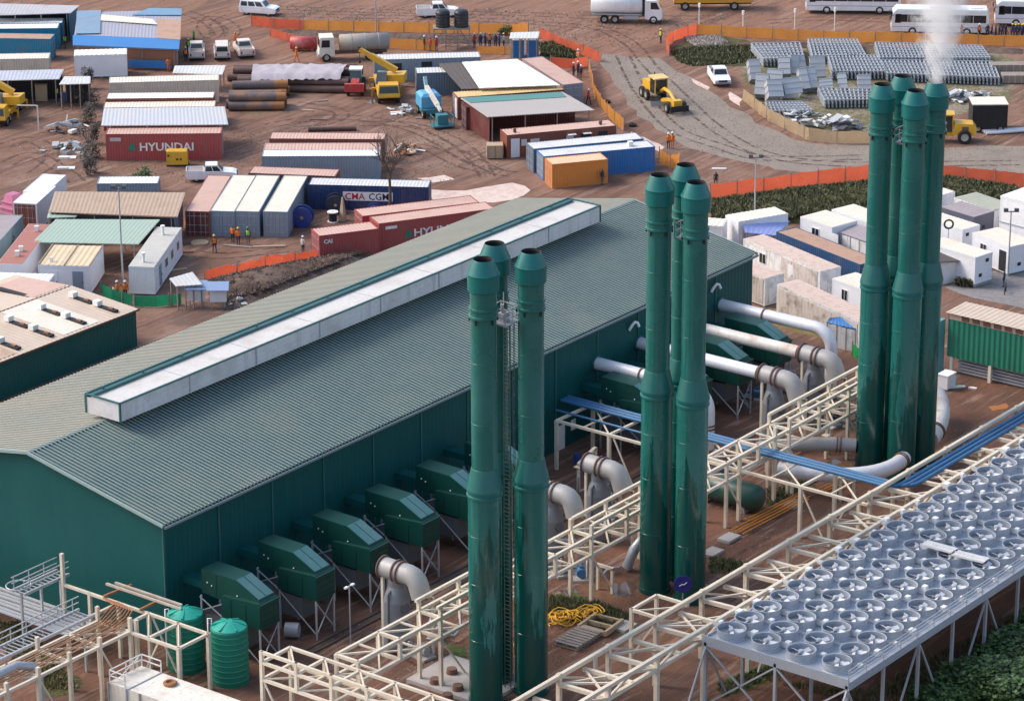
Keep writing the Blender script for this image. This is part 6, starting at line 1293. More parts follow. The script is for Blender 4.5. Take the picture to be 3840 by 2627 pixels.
def boomlift(label, loc, rz):
    t = T('boom_lift', label, 'boom lift', loc, rz)
    m = MB(); m.box(-1.4, 1.4, -1.05, 1.05, .5, 1.0); m.build('base', V_TEA, t); m = MB(); m.box(-1.6, .8, -1.15, 1.15, 1.05, 2.3); m.frus((-1.6, .8, -1.15, 1.15), 2.3, (-1.3, .5, -.8, .8), 2.6); m.build('turret', V_BLU, t)
    m = MB(); m.beam((-1.2, 0, 2.9), (3.4, 0, 2.0), .42); m.beam((3.2, 0, 2.05), (4.6, 0, 1.7), .3); m.build('boom', paint('boom_pale', (.68, .62, .55), .5, amt=.4), t); m = MB(); m.beam((-1.9, 0, 3.9), (-1.2, 0, 2.6), .35); m.build('mast', paint('mast_teal', (.35, .55, .58), .5), t)
    m = MB(); m.box(4.5, 6.0, -1.2, 1.2, .25, .4); m.box(4.6, 5.6, -.6, .6, .4, 1.5)
    for x in (4.55, 5.95):
        for y in (-1.15, 1.15): m.beam((x, y, .3), (x, y, 1.4), .07)
    for y in (-1.15, 1.15): m.beam((4.55, y, 1.4), (5.95, y, 1.4), .07)
    m.build('basket', V_TEA, t)
    for x in (-1.1, 1.1):
        for s in (-1, 1): wheel(t, x, s*1.0, .5, .34, s)
    return t
a, b = G('01', 1570, 1040), G('01', 1700, 1170); boomlift('blue boom lift with lowered pale boom by the brown container end', (a.x, a.y, 0), heading(a, b))
def tractor(label, loc, rz):
    t = T('red_tractor', label, 'tractor', loc, rz)
    m = MB(); m.prism([(.2, .8), (.2, 1.7), (1.8, 1.6), (2.1, 1.2), (2.1, .7)], -.45, .45); m.build('hood', V_RED, t); m = MB(); m.frus((-1.0, .3, -.7, .7), 1.0, (-.9, .2, -.6, .6), 2.6); m.build('cab', paint('cab_glass_teal', (.06, .18, .20), .2, amt=.1), t)
    m = MB(); m.box(-1.1, .4, -.75, .75, 2.6, 2.75); m.build('cab_roof', V_WHT, t); m = MB(); m.beam((.2, .9, .8), (2.6, .9, 1.6), .2); m.beam((.2, -.9, .8), (2.6, -.9, 1.6), .2); m.box(2.5, 3.0, -1.1, 1.1, .8, 1.7); m.build('front_loader', V_RED, t)
    for s in (-1, 1): wheel(t, -.5, s*.85, .8, .4, s); wheel(t, 1.6, s*.8, .5, .3, s)
    return t
a, b = G('01', 905, 830), G('01', 880, 930); tractor('dusty red tractor with front loader between pipes and yellow crane', (a.x, a.y, 0), heading(a, b))
# ---------------------------------------------------------------- small plant and stores
def genset(label, px, rz, L=2.4):
    b = G(*px); t = T('generator_set', label, 'generator', b, rz); m = MB(); m.box(-L/2, L/2, -.55, .55, .2, 1.6); m.frus((-L/2, L/2, -.55, .55), 1.6, (-L/2+.08, L/2-.08, -.48, .48), 1.68); m.build('housing', V_YEL, t); m = MB(); m.box(-L/2-.02, L/2+.02, -.58, .58, .0, .2); m.build('skid', BLACK, t)
    m = MB(); m.box(-.1, .12, -.58, -.55, .7, .9); m.box(.3, .5, -.58, -.55, .7, .9); m.box(-1.0, -.8, -.58, -.55, 1.1, 1.3); m.build('latch', BLACK, t)
a, b = G('00', 1510, 1500), G('00', 1700, 1498); genset('yellow generator box in front of the red lettered container', ('00', 1605, 1492), heading(a, b), (b-a).length)
for k, px in enumerate((('02', 60, 522), ('02', 182, 522))):
    b = G(*px); t = T('portable_toilet', ['blue portable toilet with white roof, left of the pair', 'blue portable toilet with white roof, right of the pair'][k], 'toilet', b, R(-52), 'blue portable toilets'); m = MB(); m.box(-.65, .65, 0, 1.2, 0, 2.1); m.build('cabin_wall', paint('toilet_blue', (.01, .22, .56), .4, amt=.2), t); m = MB(); m.frus((-.68, .68, -.03, 1.23), 2.1, (-.5, .5, .15, 1.05), 2.4); m.build('roof', R_WHT, t); m = MB(); m.box(-.4, .4, -.03, 0, .1, 1.95); m.build('door', paint('toilet_blue_dark', (.01, .17, .46), .4), t)
shed('pale grey canopy over the blue portable toilets', [('01', 2290, 355, 2.9), ('02', 235, 352, 2.9), ('02', 250, 292, 3.0), ('01', 2300, 300, 3.0)], R_GRY)
tw = T('tank_tower', 'timber tower carrying two black water tanks behind the orange netting', 'tank tower', G('01', 1770, 430), R(-52)); m = MB(); m.box(-2.2, 2.2, -1., 1., 2.4, 2.55); m.build('deck', TIMBERG, tw)
for x in (-2.1, -.7, .7, 2.1):
    for y in (-.9, .9): m = MB(); m.beam((x, y, 0), (x, y, 2.4), .13); m.build('leg', TIMBERG, tw)
m = MB()
for y in (-.9, .9): m.beam((-2.1, y, .2), (-.7, y, 2.3), .09); m.beam((2.1, y, .2), (.7, y, 2.3), .09); m.beam((-2.1, y, 1.2), (2.1, y, 1.2), .09)
m.build('brace', TIMBERG, tw)
for k, x in enumerate((-1.05, 1.15)):
    p = Vector((x*math.cos(R(-52)), x*math.sin(R(-52)), 2.56))+tw.location; m = MB(); pr = [(0, 0), (.82, 0)]
    for q in range(5): pr += [(.84, .1+q*.36), (.87, .2+q*.36), (.84, .34+q*.36)]
    pr += [(.7, 2.0), (.3, 2.1), (0, 2.1)]; m.lathe(pr, 24); o = m.build('black_water_tank', paint('tank_black', (.02, .025, .035), .45, amt=.3)); o.location = p; tag(o, ['black ribbed water tank on the timber tower, left of two', 'black ribbed water tank on the timber tower, right of two'][k], 'water tank')
def reel(label, px, rz, r, lie=False, mat=None):
    b = G(*px); t = T('cable_reel', label, 'cable reel', b, rz, 'cable reels beside the navy container'); m = MB(); mt = mat or paint('reel_blue', (.02, .06, .28), .5, amt=.35)
    ax = (lambda u: (0, u, r)) if not lie else (lambda u: (0, 0, u+.5))
    for u in (-.5, .5): f = MB(); f.cyl(ax(u-.05), ax(u+.05), r, n=26); f.build('flange', mt, t)
    m.cyl(ax(-.45), ax(.45), r*.72, n=22); m.build('wound_cable', BLACK, t); m = MB(); m.cyl(ax(-.58), ax(.58), r*.16, n=10); m.build('hub', TIMBER, t)
reel('blue cable reel standing at the corner of the grey container', ('11', 425, 455), R(-60), 1.05); reel('dark cable reel leaning before the navy container', ('11', 720, 335), R(-50), 1.0, mat=paint('reel_dark', (.02, .03, .06), .6)); reel('blue cable reel behind the pink container roof', ('11', 1070, 375), R(-50), .7); reel('small reel lying flat with a pale top disc', ('11', 695, 410), 0, .55, True, R_WHT)
m = MB(); b = G('11', 785, 400); m.frus((b.x-.3, b.x+.3, b.y-.3, b.y+.3), 0, (b.x-.06, b.x+.06, b.y-.06, b.y+.06), 2.4); tag(m.build('timber_cone', TIMBER), 'tall tapered timber post beside the flat cable reel', 'post')
m = MB(); b = G('01', 2160, 1435); t = T('packing_crate', 'plywood packing crate at the end of the brown container office', 'crate', b, R(-50)); m.box(-.85, .85, -.2, 1.2, .1, 1.5); m.build('box', TIMBER, t); m = MB()
for x in (-.85, -.05, .75): m.box(x, x+.1, -.24, -.2, .1, 1.5)
m.each('batten', TIMBERG, t)
b = G('03', 2000, 1200); t = T('black_trailer_box', 'black box trailer with cream top beside the wheel loader', 'trailer', b, R(-52)); m = MB(); m.box(-1.9, 1.9, 0, 3, .6, 3.1); m.build('box', BLACK, t); m = MB(); m.box(-1.95, 1.95, -.05, 3.05, 3.1, 3.2); m.build('top', R_CRM, t)
for x in (-1.2, 1.2): wheel(t, x, .2, .4, .25, -1); wheel(t, x, 2.8, .4, .25, 1)
for k, (px, w_, h_, l) in enumerate(((('03', 2185, 680), 4.2, 1.2, 'stack of brown timber crates at the right edge of the steel yard'), (('03', 2260, 760), 3.6, 1.0, 'nearer stack of brown timber crates at the right edge of the steel yard'))):
    b = G(*px); t = T('timber_crate', l, 'crate', b, R(-52)); m = MB(); m.box(-w_/2, w_/2, 0, 1.6, .1, h_); m.build('box', TIMBERG, t); m = MB()
    for q in range(6): x = -w_/2+q*w_/5.2; m.box(x, x+.14, -.05, 0, .1, h_)
    m.each('batten', TIMBER, t)
b = G('03', 2290, 1190); m = MB()
for k in range(3): m.tube([(b.x-3.5+k*.3, b.y+2.4+k*.4, .2), (b.x+3.2, b.y-3.2+k*.35, .25)], .16, 8)
tag(m.build('white_pipe', DUCTW), 'white pipe lengths lying right of the black trailer box', 'pipes')
# steel pipes in the yard
def pipes(label, A, B, rows, r, mat, jit=.4, group='stacks of steel pipes'):
    a, b = G(*A), G(*B); rz = heading(a, b); L = (b-a).length; t = T('pipe_stack', label, 'pipe stack', a, rz, group)
    for row, n in enumerate(rows):
        for k in range(n):
            m = MB(); y, z = r+2*r*k*1.02+row*r, r+row*r*1.75; x = random.uniform(-jit, jit); e = L+random.uniform(-jit, jit); m.cyl((x, y, z), (e, y, z), r, n=16, c0=False, c1=False); m.cyl((x, y, z), (e-.5, y, z), r*.93, n=12)
            if mat is RSTP: m.cyl((e-random.uniform(.7, 1.6), y, z), (e+.004, y, z), r*1.012, n=16, m=1, c0=False, c1=False)
            m.build('pipe', [mat, PEND], t)
PEND = paint('pipe_end_rust', (.33, .14, .05), .7, dirt=(.25, .12, .06), amt=.6, scale=2)
BRNP = paint('pipe_brown', (.11, .065, .055), .55, dirt=(.30, .16, .10), amt=.5); RSTP = paint('pipe_rusty_end', (.14, .11, .11), .5, dirt=(.50, .22, .06), amt=.7, scale=1.2)
pipes('front stack of large dark pipes with rusty ends', ('00', 2060, 1010), ('01', 240, 1005), (3, 2), .5, RSTP); pipes('second stack of large pipes with bright rusty ends behind the front one', ('00', 2090, 900), ('01', 300, 890), (2, 1), .5, RSTP)
pipes('long brown pipes lying behind the rusty ended stacks', ('00', 2150, 830), ('01', 800, 850), (3, 2), .42, BRNP); pipes('long brown pipes nearest the grey tarpaulin', ('00', 2080, 740), ('01', 920, 770), (3, 2), .42, BRNP); pipes('brown pipe lengths beside the red tractor', ('01', 320, 770), ('01', 935, 735), (2, 1), .5, BRNP)
pipes('short brown pipes lying by the long grey container', ('01', 440, 1195), ('01', 920, 1185), (1,), .25, BRNP)
p = [G('00', 2270, 690, 2.0), G('01', 760, 675, 2.1), G('01', 830, 565, 2.3), G('00', 2290, 565, 2.2)]; m = MB(); nx, ny = 26, 8
V_ = [tuple(p[0].lerp(p[1], i/nx).lerp(p[3].lerp(p[2], i/nx), j/ny)+Vector((0, 0, random.uniform(-.14, .14)-(.5 if j in (0, ny) else 0)))) for j in range(ny+1) for i in range(nx+1)]
m.add(V_, [(j*(nx+1)+i, j*(nx+1)+i+1, (j+1)*(nx+1)+i+1, (j+1)*(nx+1)+i) for j in range(ny) for i in range(nx)], 0, True); tag(m.build('tarpaulin', paint('tarp_grey', (.47, .42, .45), .7, dirt=(.3, .24, .24), amt=.5)), 'crumpled grey tarpaulin spread over the pipe stacks', 'tarpaulin')
# steel beam yard
def beam_bundle(label, quad, layers=3, h=.34):
    p = [G(*q, 0) for q in quad]; o = sum(p, Vector())/4; t = T('beam_bundle', label, 'steel bundle', o, 0, 'galvanised steel bundles in the yard'); p = [v-o for v in p]
    nl = max(5, int(((p[0]-p[1]).length)/.42)); nw = max(4, int((p[3]-p[0]).length/1.1))
    m = MB()
    for ly in range(layers):
        z = .15+ly*h
        for i in range(nl+1): a = p[0].lerp(p[1], i/nl); b = p[3].lerp(p[2], i/nl); m.beam((a.x, a.y, z+.1), (b.x, b.y, z+.1), .16, .22)
    m.build('beam', GALV, t); m = MB()
    for j in range(nw+1): a = p[0].lerp(p[3], j/nw); b = p[1].lerp(p[2], j/nw); m.beam((a.x, a.y, .05+layers*h), (b.x, b.y, .05+layers*h), .09, .09)
    m.build('spacer', GALVD, t)
for k, (q, l) in enumerate((([('03', -40, 610), ('03', 322, 600), ('03', 282, 460), ('02', 2160, 470)], 'steel beam bundle at the back left of the yard by the grass'), ([('03', 400, 582), ('03', 880, 575), ('03', 800, 430), ('03', 360, 428)], 'wide steel beam bundle at the back, second from the left'), ([('03', 585, 725), ('03', 1065, 722), ('03', 985, 578), ('03', 540, 575)], 'steel beam bundle in the middle, just left of the far chimney tops'),
      ([('03', 1010, 600), ('03', 2005, 600), ('03', 1925, 490), ('03', 965, 460)], 'very long steel beam bundle behind the far chimney tops'), ([('03', 1080, 740), ('03', 2085, 780), ('03', 2030, 635), ('03', 1020, 620)], 'long steel beam bundle right of the far chimney tops'), ([('03', 515, 985), ('03', 925, 980), ('03', 930, 885), ('03', 450, 872)], 'steel beam bundle nearest the far left chimney'), ([('03', 0, 1060), ('03', 400, 1050), ('03', 300, 972), ('03', -20, 975)], 'low steel beam bundle at the front left of the yard'))
      ): beam_bundle(l, q, 3 if k != 6 else 2)
def duct_piece(label, px, w, d, h, rz, lean=0.):
    w *= .8; b = G(*px); t = MB(); th = .06
    for s in (0, 1): t.box(-w/2, w/2, (-d/2 if not s else d/2-th), (-d/2+th if not s else d/2), 0, h)
    t.box(-w/2, -w/2+th, -d/2+th, d/2-th, 0, h); t.box(w/2-th, w/2, -d/2+th, d/2-th, 0, h)
    for z in (.02, h*.33, h*.66, h-.1): t.box(-w/2-.05, w/2+.05, -d/2-.05, -d/2, z, z+.08); t.box(w/2, w/2+.05, -d/2-.05, d/2+.05, z, z+.08); t.box(-w/2-.05, -w/2, -d/2-.05, d/2+.05, z, z+.08)
    o = t.build('duct_section', GALVD); o.location = b+Vector((0, 0, .1)); o.rotation_euler = (random.uniform(-.85, -.35), random.uniform(-.08, .08), rz); o.location.z = .38; tag(o, label, 'duct section', 'grey duct sections standing in the steel yard')
dl = ['under the back left beam bundle', 'next along under the back left bundle', 'right of the first standing pair', 'paired below the wide beam bundle', 'at the left edge of the standing row', 'in the left row, second from the fence', 'in the left row beside the green heap', 'in the middle row, leaning', 'in the middle row below the wide bundle', 'in the lower middle, first of three', 'in the lower middle, second of three', 'in the lower middle, third of three', 'on the left beside the parked white pickup', 'on the left nearest the curved netting']
for k, (px, w, d, h) in enumerate(((('03', 150, 720), 1.6, 1.2, 2.2), (('03', 235, 700), 1.2, 1., 2.2), (('03', 310, 700), 1.2, 1., 2.2), (('03', 450, 730), 2.2, 1.2, 2.4), (('03', 50, 820), 2.2, 1.4, 2.0), (('03', 60, 930), 2.2, 1.6, 2.2), (('03', 220, 900), 2.6, 1.6, 2.0), (('03', 340, 850), 1.2, 1.2, 2.6), (('03', 410, 840), 1.2, 1.2, 2.6), (('03', 530, 860), 1.8, 1.4, 1.4), (('03', 680, 850), 1.2, 1., 2.), (('03', 870, 850), 1.8, 1.2, 1.8), (('02', 2200, 760), 1.6, 1.4, 2.4), (('02', 2250, 900), 1.8, 1.6, 2.4))): duct_piece('grey ribbed duct section '+dl[k], px, w, d, h, random.uniform(-1.1, -.6))
for k, (px, s, l) in enumerate(((('03', 240, 1100), 1.5, 'grey scrap heap by the curved beige netting'), (('03', 480, 1120), 1.8, 'grey scrap heap of folded sheet in the middle of the yard front'), (('03', 640, 1150), 1.7, 'scrap heap with a white sheet beside the far left chimney'), (('03', 1750, 900), 1.4, 'dark scrap heap behind the wheel loader'), (('03', 1900, 880), 1.0, 'scrap heap with white sacks right of the loader'), (('00', 640, 1180), 1.5, 'heap of dark tyres and steel at the far left by the hedge'), (('00', 630, 1350), 1.2, 'heap of pale sheets and offcuts at the far left'), (('10', 2140, 1160), .9, 'tangled grey wire heap beside the blue ballot-like boxes'), (('01', 1350, 1370), 1.2, 'heap of rusty scrap right of the bare tree'), (('01', 1330, 1010), 1.1, 'tangle of thin steel trestles below the yellow crane'))):
    b = G(*px); m = MB()
    for q in range(26):
        x, y = random.gauss(0, s*.8), random.gauss(0, s*.7); z = max(.03, random.uniform(0, s*.8)*(1-min(1, math.hypot(x, y)/(2*s)))); a = random.uniform(0, 6.28); d = Vector((math.cos(a), math.sin(a), random.uniform(-.3, .5)))*random.uniform(.3, 1.0)*s
        m.beam((x-d.x/2, y-d.y/2, z+.05), (x+d.x/2, y+d.y/2, max(.06, z+d.z)), random.choice((.08, .15, .3, .6))*s, random.choice((.04, .08, .3)), random.choice((0, 0, 1, 2)))
    mats = [GALVD, DARKG, R_WHT] if k != 8 else [RUST, RUSTD, R_WHT]; o = m.build('scrap_heap', mats); o.location = b; tag(o, l.replace('blue ballot-like boxes', 'blue-topped hutches'), 'scrap heap', 'scrap heaps about the site')
for k, (px, ln, l) in enumerate(((('01', 600, 915), 1.2, 'short dark plank lying right of the rusty pipe ends'), (('01', 465, 1003), 1.3, 'dark plank lying below the rusty pipe ends'), (('01', 560, 1085), 1.8, 'plank lying in the middle of the open yard'), (('01', 1530, 1070), 2.2, 'long pale plank lying left of the boom lift basket'), (('10', 1620, 850), 1.6, 'plank lying right of the ribbed-roof cabin'), (('10', 1690, 690), 1.2, 'pale board lying between the ribbed-roof cabin and the disc'), (('10', 2150, 640), 3.0, 'dark step board under the end-on container doors'), (('11', 120, 640), 3.2, 'dark timber sleeper before the end-on containers'), (('01', 1460, 790), 2.6, 'tan board lying between the yellow crane and the boom lift'), (('02', 1870, 1530), 1.5, 'board lying at the bend of the gravel road'), (('23', 1700, 320), 1.6, 'pale board beside the raised green hut'), (('23', 1850, 330), .7, 'small white offcut near the raised green hut'))):
    b = G(*px); m = MB(); m.box(-ln/2, ln/2, -.16, .16, .01, .12); m.box(-ln/2+.1, ln/2-.3, .18, .3, .01, .09); o = m.build('timber_plank', [TIMBERG, TIMBER, RUSTD][k % 3] if k < 9 else R_WHT); o.location = b; o.rotation_euler = (0, 0, R(-52+random.uniform(-25, 25))); tag(o, l, 'plank')
b = G('23', 1610, 320); m = MB(); m.box(-.7, .7, -.5, .5, .1, 1.3); m.box(-.75, .75, -.55, .55, 1.3, 1.36); m.box(-.3, .3, -.52, -.5, .3, 1.1); o = m.build('white_cabinet', W_CAB); o.location = b; tag(o, 'white equipment cabinet right of the far chimneys', 'cabinet')
# little hutches and lean-to by the hall
for k, px in enumerate((('10', 1780, 1190), ('10', 1975, 1200))):
    b = G(*px); t = T('notice_hutch', ['white notice hutch with blue top, left of the pair behind the hall', 'white notice hutch with blue top, right of the pair behind the hall'][k], 'hutch', b, R(-52), 'white notice hutches'); m = MB(); m.box(-.75, .75, -.1, .5, .7, 2.0); m.build('board', W_CAB, t); m = MB(); m.add([(-1., -.5, 1.95), (1., -.5, 1.95), (1., .7, 2.45), (-1., .7, 2.45), (-1., -.5, 1.89), (1., -.5, 1.89), (1., .7, 2.39), (-1., .7, 2.39)], [(0, 1, 2, 3), (7, 6, 5, 4), (0, 4, 5, 1), (1, 5, 6, 2), (3, 7, 4, 0)]); m.build('roof', paint('hutch_blue', (.28, .38, .58), .5, amt=.3), t)
    for x in (-.6, .6): m = MB(); m.beam((x, 0, 0), (x, 0, .75), .1); m.build('post', TIMBER, t)
shed('small tilted pale shelter roof beside the white hutches', [('10', 1590, 1000, 2.2), ('10', 1830, 985, 2.3), ('10', 1740, 870, 2.9), ('10', 1530, 930, 2.6)], R_GRY, n=6)
t = T('drum_reel', 'round pale timber disc lying before the grey container doors', 'disc', G('10', 1805, 610), 0); m = MB(); m.cyl((0, 0, 0), (0, 0, .18), .85, n=24); m.build('disc', TIMBER, t)
t = MB(); b = G('10', 120, 320); t.frus((b.x-1, b.x+1, b.y-.9, b.y+.9), 0, (b.x-.5, b.x+.6, b.y-.5, b.y+.5), 1.9); t.box(b.x-1.1, b.x+1.1, b.y-.95, b.y+1, .5, .62); t.box(b.x-.9, b.x+.9, b.y-.8, b.y+.8, 1.1, 1.2); tag(t.build('pink_skip', paint('skip_pink', (.50, .16, .27), .5, dirt=(.6, .35, .4), amt=.5)), 'small pink slatted box at the left edge', 'skip')
t = MB(); b = G('01', 430, 455); t.tube([(-1.6, 0, .9), (-1.5, 0, .9), (1.5, 0, .9), (1.6, 0, .9)], [.5, .75, .75, .5], 16); t.box(-1.2, -.9, -.6, .6, 0, .5); t.box(.9, 1.2, -.6, .6, 0, .5); o = t.build('red_tank', V_RED); o.location = b; o.rotation_euler = (0, 0, R(-52)); tag(o, 'red horizontal tank left of the cream-cabbed tank lorry', 'tank')
# masts and lamp posts
def lamp(px, h, label, twin=True, name='lamp_post'):
    b = G(*px); t = T(name, label, 'lamp post', b, R(-52)); m = MB(); m.cyl((0, 0, 0), (0, 0, h), .09, .06, 8); m.build('pole', GREYS, t)
    m = MB(); m.beam((-.5, 0, h-.1), (.5, 0, h-.1), .08)
    for x in (-.5, .5): m.box(x-.2, x+.2, -.2, .12, h-.1, h+.22)
    m.build('lamp_head', DARKG, t)
lamp(('10', 1112, 985), 9.6, 'tall twin floodlight mast between the two white cabins'); lamp(('Z1', 575, 490), 8., 'slim lamp post by the lilac lean-to'); lamp(('Z2', 1155, 1285), 6.5, 'short lamp post beside the open cabin doorway'); lamp(('00', 200, 130), 6., 'slim mast at the top left before the grey roofed shed'); lamp(('01', 1085, 300), 7., 'slim mast at the top behind the orange netting')
b = G('Z2', 330, 1120); t = T('ring_aerial', 'thin pole topped with a black ring beside the far chimneys', 'aerial', b, R(-52)); m = MB(); m.cyl((0, 0, 0), (0, 0, 3.6), .04, n=6); m.build('pole', GREYS, t); m = MB(); m.tube([(.42*math.cos(k*math.pi/8), 0, 4.0+.42*math.sin(k*math.pi/8)) for k in range(17)], .09, 8, caps=False); m.build('ring', BLACK, t)
b = G('00', 350, 1195); t = T('gate_post', 'pale gate frame post beside the yellow crane', 'post', b, R(-52)); m = MB(); m.beam((0, 0, 0), (0, 0, 3), .14); m.beam((0, 0, 3), (-2.2, 0, 3.05), .1); m.build('member', R_CRM, t)
for k, px in enumerate((('02', 1690, 240), ('03', 600, 280), ('03', 240, 290), ('02', 2085, 310))):
    b = G(*px); m = MB(); m.cyl((b.x, b.y, 0), (b.x, b.y, 2.6), .06, n=8); m.box(b.x-.12, b.x+.12, b.y-.12, b.y+.12, 2.4, 2.9); tag(m.build('marker_post', R_WHT), ['white marker post where the red netting turns orange', 'white marker post before the left coach', 'white marker post left of the coaches', 'white marker post above the grass field'][k], 'post')
# ---------------------------------------------------------------- netting fences
N_ORG = netting('netting_orange', (.95, .37, .08)); N_RED = netting('netting_red', (.92, .17, .08)); N_BEI = netting('netting_beige', (.66, .46, .27)); N_GRN = netting('netting_green', (.01, .30, .14))
def fence(label, w, pts, h, mat, step=3., sag=.1, name='netting_fence'):
    P_ = [G(w if isinstance(q[0], (int, float)) else q[0], *(q if isinstance(q[0], (int, float)) else q[1:])) for q in pts]; t = T(name, label, 'fence', P_[0], 0, 'plastic netting fences'); o = P_[0]
    V_ = []; posts = []; acc = 0.
    for a, b in zip(P_, P_[1:]):
        n = max(2, int((b-a).length/.5))
        for i in range(n+(1 if b is P_[-1] else 0)):
            c = a.lerp(b, i/n)-o
            if acc <= 0: posts.append(c.copy()); acc = step
            acc -= .5; hh = h*(1-sag*random.random()); j = random.uniform(-.06, .06)
            V_ += [(c.x+j, c.y-j, .04), (c.x, c.y, hh*.5), (c.x-j, c.y+j, hh)]
    k = len(V_)//3; m = MB(); m.add(V_, [(3*i+r, 3*i+3+r, 3*i+4+r, 3*i+1+r) for i in range(k-1) for r in (0, 1)]); m.build('netting', mat, t)
    for c in posts[:100]: m = MB(); m.beam((c.x, c.y, 0), (c.x, c.y, h+.18), .07); m.build('post', TIMBERG, t)
fence('orange netting along the upper road, behind the black water tanks', '01', [(430, 275), (1600, 300), (1900, 305), (2313, 312), ('02', 150, 300)], 1.35, N_ORG)
fence('red netting at the left end of the upper road', '00', [(2270, 230), ('01', 120, 255), ('01', 430, 272)], 1.3, N_RED)
fence('low red netting running down to the red tank', '01', [(130, 330), (330, 390), (530, 455)], 1.1, N_RED)
fence('orange netting between the tank lorry and the tank tower', '01', [(1200, 440), (1530, 455), (1620, 460)], 1.3, N_ORG); fence('orange netting in front of the waiting workers', '01', [(1990, 488), (2290, 492)], 1.0, N_ORG)
fence('red netting slanting down past the blue portable toilets', '02', [(250, 345), (480, 440), (690, 520), (800, 565)], 1.3, N_RED); fence('red netting below the small grass patch', '02', [(350, 610), (560, 625), (680, 600)], 1.3, N_RED)
fence('orange netting curving along the near side of the gravel road', '02', [(695, 640), (745, 880), (810, 985), (900, 1090), (1010, 1185)], 1.5, N_ORG); fence('short orange netting corner at the end of the curved run', '02', [(1330, 1460), (1430, 1530), (1510, 1500)], 1.5, N_ORG)
fence('red netting at the bend where the gravel road meets the dirt road', '02', [(1420, 505), (1390, 430), (1480, 365), (1670, 312)], 1.4, N_RED); fence('long orange netting below the white coaches', '02', [(1670, 312), (2000, 335), (2313, 352), ('03', 500, 378), ('03', 1200, 392), ('03', 2400, 425)], 1.4, N_ORG)
fence('beige dusty netting curving round the steel beam yard', '02', [(2085, 910), (2313, 1095), ('03', 370, 1275), ('03', 620, 1302), ('03', 930, 1300)], 1.5, N_BEI, step=4.)
fence('bright red netting above the grass bank behind the cabin yard', '13', [(-600, 215), ('12', 1800, 215), ('12', 2313, 150), ('13', 450, 85), ('13', 900, 35), ('13', 1250, 25), ('13', 1600, 40), ('13', 2400, 120)], 1.7, N_RED) if False else fence('bright red netting above the grass bank behind the cabin yard', '12', [(1790, 215), (2313, 150), ('13', 450, 85), ('13', 900, 35), ('13', 1250, 25), ('13', 1600, 40), ('13', 2400, 120)], 1.7, N_RED)
fence('sagging orange-red netting on the rubble bank before the red containers', '10', [(1850, 935), (2100, 890), (2313, 850), ('11', 250, 790), ('11', 560, 755)], 1.1, N_RED, sag=.5); 
fence('second sagging strip of red netting just behind the first', '10', [(1900, 890), (2200, 830), ('11', 100, 770), ('11', 480, 735)], .7, N_RED, sag=.6)
fence('green netting screen beside the orange-vested workers', '10', [(1215, 1180), (1420, 1185), (1640, 1160)], 1.15, N_GRN); fence('short green netting screen left of the orange-vested workers', '10', [(915, 1065), (1010, 1130), (1200, 1170)], 1.2, N_GRN); fence('scrap of bright green netting behind the far chimneys', '23', [(760, 30), (840, 90)], 1.2, netting('netting_bright_green', (.02, .55, .12)))
# ---------------------------------------------------------------- plants
LEAFG = leafmat('leaf_green', [(.010, .022, .008), (.045, .095, .022), (.13, .22, .06)]); LEAFD = leafmat('leaf_dry', [(.05, .04, .018), (.10, .10, .035), (.20, .17, .07)]); BARK = paint('bark', (.10, .075, .06), .9, amt=.4)
def leaf_blob(m, c, r, n, s, flat_=.7):
    for _ in range(n):
        while True:
            v = Vector((random.uniform(-1, 1), random.uniform(-1, 1), random.uniform(-1, 1)))
            if .25 < v.length < 1: break
        p = Vector((c[0]+v.x*r[0], c[1]+v.y*r[1], max(.03, c[2]+v.z*r[2]))); a = random.uniform(0, 6.28); t = random.uniform(-.9, .9); u = Vector((math.cos(a), math.sin(a), t*.6)).normalized()*s*random.uniform(.6, 1.3); w = u.cross(Vector((random.uniform(-.5, .5), random.uniform(-.5, .5), 1))).normalized()*s*.4
        m.add([p-u*.5, p+w, p+u*.6, p-w], [(0, 1, 2, 3)])
def shrub(label, c, r, h, n, mat=None, s=.3, group=None, name='shrub', stems=5):
    t = T(name, label, 'shrub', c, 0, group); m = MB()
    for k in range(max(3, n//220)):
        a = random.uniform(0, 6.28); d = r*random.random()**.5*.8; leaf_blob(m, (math.cos(a)*d, math.sin(a)*d, h*random.uniform(.3, .75)), (r*.42, r*.42, h*.42), 220, s)
    m.build('foliage', mat or LEAFG, t); m = MB()
    for k in range(stems): a = k*1.3; m.cyl((math.cos(a)*.15, math.sin(a)*.15, 0), (math.cos(a)*r*.5, math.sin(a)*r*.5, h*.7), .05, .02, 6)
    m.build('stem', BARK, t)
bl_ = ['dense dark green shrub under the near edge of the radiators at the frame corner', 'tall leafy shrub by the fourth radiator leg at the right edge', 'broad shrub filling the very lower right corner', 'rounded shrub left of the corner thicket', 'low shrub at the left end of the thicket', 'shrub between the radiator legs and the thicket', 'shrub at the right frame edge under the radiators', 'pale topped shrub behind the corner thicket']
for k, (px, r, h) in enumerate(((('33', 1900, 1500), 2.6, 1.8), (('33', 2280, 1240), 2.6, 2.2), (('33', 2200, 1560), 3.2, 2.2), (('33', 1680, 1580), 2.0, 1.3), (('33', 1500, 1610), 1.6, 1.0), (('33', 1900, 1370), 1.6, 1.3), (('33', 2350, 1100), 2.0, 1.8), (('33', 2080, 1310), 1.8, 1.6))): shrub(bl_[k], G(*px), r, h, 5200, s=.34, group='dense shrubs in the lower right corner')
shrub('leafy green bush growing against the white container behind the brown shed', G('Z6', 1555, 335), 1.5, 2.6, 1600, s=.22); shrub('small bush beside the faded teal container at the left edge', G('10', 40, 690), 1., 2.2, 700, s=.2); shrub('weedy bush between the mauve roof and the red roof', G('10', 300, 400), 1.2, 1.4, 700, s=.2)
